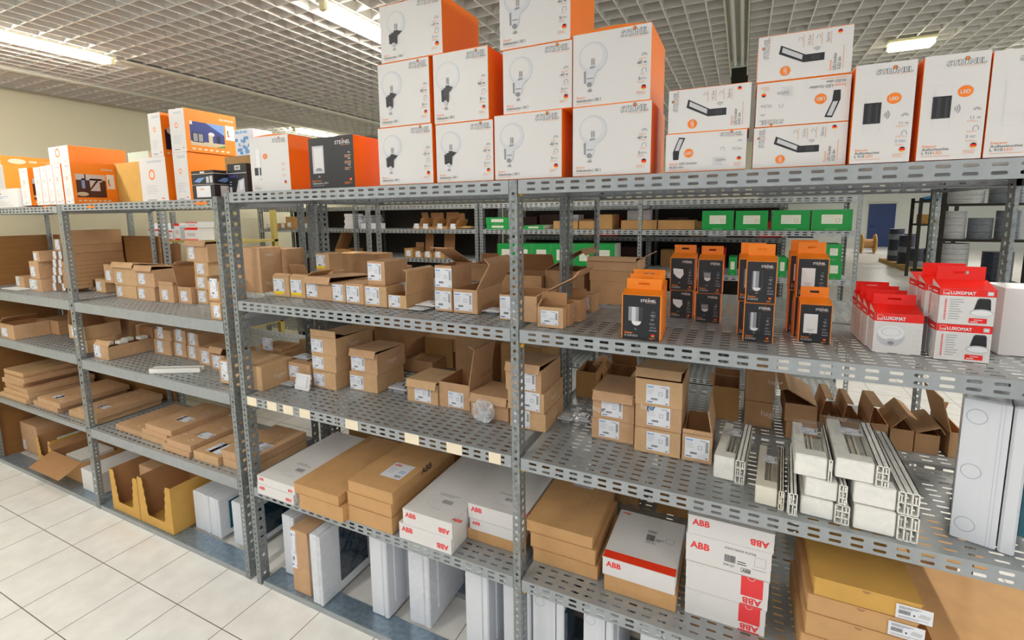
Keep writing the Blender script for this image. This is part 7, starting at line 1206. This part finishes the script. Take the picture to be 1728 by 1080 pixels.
    (simple, dict(label='green pack on the lower shelf behind the green cartons across the aisle', c=[1.085, 3.32, 1.352], w=0.135, d=0.18, h=0.127, rot=0.0, name='storage_pack', cat='pack', m='green_card', group='assorted packs behind the green cartons, green pack, lower shelf')),
    (simple, dict(label='row of dark brown board on edge across the aisle, low behind the sensors', c=[0.7, 2.77, 1.002], w=0.5, d=0.2, h=0.2, rot=0.0, name='storage_box', m='kraft_old')),
    (simple, dict(label='brown storage box across the aisle on the waist high shelf, left', c=[-1.0, 2.77, 1.002], w=0.4, d=0.3, h=0.22, rot=0.0, name='storage_box', m='kraft_old')),
    (simple, dict(label='cream storage box across the aisle on the waist high shelf, middle', c=[-0.35, 2.77, 1.002], w=0.35, d=0.3, h=0.16, rot=0.0, name='storage_box', m='cream_label')),
    (simple, dict(label='grey storage box across the aisle on the waist high shelf, right', c=[1.1, 2.77, 1.002], w=0.3, d=0.3, h=0.14, rot=0.0, name='storage_box', m='grey_print')),
    (simple, dict(label='white carton with red edges on the yellow shelf at the left, first', c=[-4.476, 1.315, 1.681], w=0.099, d=0.15, h=0.098, rot=0.0, name='small_carton', cat='carton', m='label_white', art=('a_redwhite',))),
    (simple, dict(label='white carton with red edges on the yellow shelf, stacked on the first one', c=[-4.458, 1.315, 1.78], w=0.079, d=0.15, h=0.056, rot=0.0, name='small_carton', cat='carton', m='label_white', art=('a_redwhite',))),
    (simple, dict(label='white carton with red edges on the yellow shelf at the left, second', c=[-4.355, 1.315, 1.681], w=0.126, d=0.15, h=0.098, rot=0.0, name='small_carton', cat='carton', m='label_white', art=('a_redwhite',))),
    (simple, dict(label='white carton with red edges on the yellow shelf at the left, third', c=[-4.207, 1.315, 1.681], w=0.132, d=0.15, h=0.087, rot=0.0, name='small_carton', cat='carton', m='label_white', art=('a_redwhite',))),
    (simple, dict(label='white carton with red edges on the yellow shelf at the left, fourth', c=[-4.063, 1.315, 1.681], w=0.082, d=0.15, h=0.154, rot=0.0, name='small_carton', cat='carton', m='label_white', art=('a_redwhite',))),
    (simple, dict(label='white carton with red edges on the yellow shelf at the left, fifth', c=[-3.854, 1.315, 1.681], w=0.193, d=0.15, h=0.111, rot=0.0, name='small_carton', cat='carton', m='label_white', art=('a_redwhite',))),
    (simple, dict(label='white carton with red edges on the yellow shelf, stacked on the fifth one', c=[-3.836, 1.315, 1.793], w=0.175, d=0.15, h=0.053, rot=0.0, name='small_carton', cat='carton', m='label_white', art=('a_redwhite',))),
]
for fn, it in ITEMS: fn(it)
# ---------------------------------------------------------------- seen through the shelves
u = thing('shelving_unit', 'yellow wooden shelf at the left behind the corner, with red and white cartons', 'shelf', (-4.0, 1.21, 0))
for x in (-.8, .75):
    for yy in (.02, .42):
        k = MB(); k.box(x - .02, yy - .02, 0, x + .02, yy + .02, 1.95, 'yellow_wood' if x > 0 else 'galvanised'); link('post', k.mesh('post'), u)
for z in (1.66, 1.33, .9, .45):
    k = MB(); k.box(-.82, 0, z - .0, .77, .44, z + .02, 'yellow_wood'); link('shelf', k.mesh('shelf'), u)
def coil(name, label, x, y, z, r, h, m, group=None, tilt=0.0, core=.35):
    t = thing(name, label, 'cable coil', (x, y, z), 0, group); k = MB(); n = 26
    prof = [(r * core, 0)] + [(r * (.98 if i % 2 else 1.0), h * i / 6) for i in range(7)] + [(r * core, h)]
    k.lathe(prof, m, n); o = link('cable', k.mesh('cable', 0), t); return t
t = thing('pallet', 'wooden pallet under dark wrapped cable coils, far back at the right', 'pallet', (5.75, 18.6, 0))
for i in range(5):
    k = MB(); k.box(-.45, -1.6 + i * .72, .1, .45, -1.15 + i * .72, .125, 'pallet_wood'); link('board', k.mesh('board'), t)
for x in (-.4, 0, .4):
    k = MB(); k.box(x - .05, -1.6, .0, x + .05, 1.75, .1, 'pallet_wood'); link('bearer', k.mesh('bearer'), t)
lv = ('lowest', 'second', 'third', 'fourth', 'fifth', 'sixth')
for i, (x, y, n) in enumerate(((5.55, 19.4, 6), (6.0, 19.6, 5), (5.6, 18.4, 5), (6.02, 17.6, 3), (5.6, 17.45, 3))):
    for q in range(n):
        coil('cable_coil', '%s coil of dark wrapped cable in the %s pile on the pallet' % (lv[q], ('rear left', 'rear right', 'middle', 'front right', 'front left')[i]), x, y, .127 + q * .185, .215, .18, ('coil_dark', 'coil_grey', 'coil_dark')[(q + i) % 3])
def drum_rack(label, x0, x1, y, zs, H):
    u = thing('cable_rack', label, 'rack', ((x0 + x1) / 2, y, 0)); w = (x1 - x0) / 2
    for sx in (-w, w):
        for sy in (-.35, .35):
            k = MB(); k.box(sx - .035, sy - .035, 0, sx + .035, sy + .035, H, 'steel_dark'); link('post', k.mesh('post'), u)
    for z in zs:
        k = MB(); k.box(-w, -.4, z - .05, w, .4, z, 'steel_dark'); link('shelf', k.mesh('shelf'), u)
drum_rack('dark steel rack beside the pallet with brown boxes and blue foil on top', 5.0, 5.75, 15.4, (1.5, 2.12), 2.2)
drum_rack('dark steel rack with white cable coils, far back at the right', 4.55, 5.95, 12.2, (.35, 1.25, 2.0), 2.7)
for i in range(3):
    for q in range(4 - (i == 1)): coil('cable_coil', '%s pale coil in the %s pile on the middle rack shelf' % (lv[q], ('left', 'middle', 'right')[i]), 4.82 + i * .44, 12.1, 1.252 + q * .15, .2, .145, ('coil_white', 'coil_grey', 'coil_grey')[i])
for q in range(7): coil('cable_coil', '%s white ring in the tall white pile low on the rack' % (lv + ('topmost',))[q], 4.85, 12.1, .352 + q * .115, .27, .11, 'coil_white')
for q in range(4): coil('cable_coil', '%s dark ring beside the tall white pile on the rack' % lv[q], 5.6, 12.1, .352 + q * .16, .25, .155, 'coil_dark')
for q in range(3): coil('cable_coil', '%s white coil lying on the top shelf of the rack, left' % lv[q], 4.95, 12.1, 2.002 + q * .09, .32, .085, 'coil_white')
for q in range(4): coil('cable_coil', '%s grey coil in the pile on the top shelf of the rack, right' % lv[q], 5.62, 12.1, 2.002 + q * .2, .27, .195, 'coil_grey')
t = thing('plastic_sheet', 'bundle of blue foil on top of the far dark rack', 'foil', (5.4, 15.4, 2.122)); k = MB(); k.lathe([(.3, 0), (.36, .04), (.28, .1), (.1, .14)], 'blink_blue', 12); link('foil', k.mesh('foil'), t)
for i, (x, z, s) in enumerate(((5.18, 1.502, .25), (5.5, 1.502, .2))):
    t = tag(link('storage_box', None, None, (x, 15.4, z)), 'brown box on the far dark rack beside the pallet, %s' % ('left one', 'right one')[i], 'box'); k = MB(); k.box(-s / 2, -s / 2, 0, s / 2, s / 2, s, 'kraft_ochre'); link('box_body', k.mesh('box_body'), t)
drum_rack('dark rack at the right picture edge with brown boxes and dark goods', 4.6, 6.2, 8.0, (.55, 1.2, 1.62), 2.4)
for i, (x, z, s, m) in enumerate(((5.0, 1.622, .34, 'kraft_ochre'), (5.4, 1.622, .36, 'kraft_ochre'), (5.8, 1.622, .3, 'kraft_ochre'), (4.95, 1.202, .3, 'coil_dark'), (5.35, 1.202, .28, 'coil_white'), (5.75, 1.202, .3, 'maroon_photo'), (5.0, .552, .4, 'kraft_old'), (5.6, .552, .4, 'coil_grey'))):
    t = tag(link('storage_box', None, None, (x, 7.9, z)), '%s box on the rack at the right edge, %s' % ({'kraft_ochre': 'brown', 'coil_dark': 'dark', 'coil_white': 'white', 'maroon_photo': 'dark red', 'kraft_old': 'dull brown', 'coil_grey': 'grey'}[m], ('top left', 'top middle', 'top right', 'middle left', 'middle', 'middle right', 'bottom left', 'bottom right')[i]), 'box'); k = MB(); k.box(-s / 2, -s / 2, 0, s / 2, s / 2, s, m); link('box_body', k.mesh('box_body'), t)
t = thing('cable_drum', 'empty wooden cable drum standing by the blue door', 'cable drum', (5.75, 24.5, .42), R(0))
for s in (-1, 1):
    k = MB(); k.cyl((s * .22, 0, 0), (s * .26, 0, 0), .42, 'pallet_wood', 24); link('flange', k.mesh('flange'), t)
k = MB(); k.cyl((-.22, 0, 0), (.22, 0, 0), .2, 'kraft_old', 18); link('barrel', k.mesh('barrel'), t)
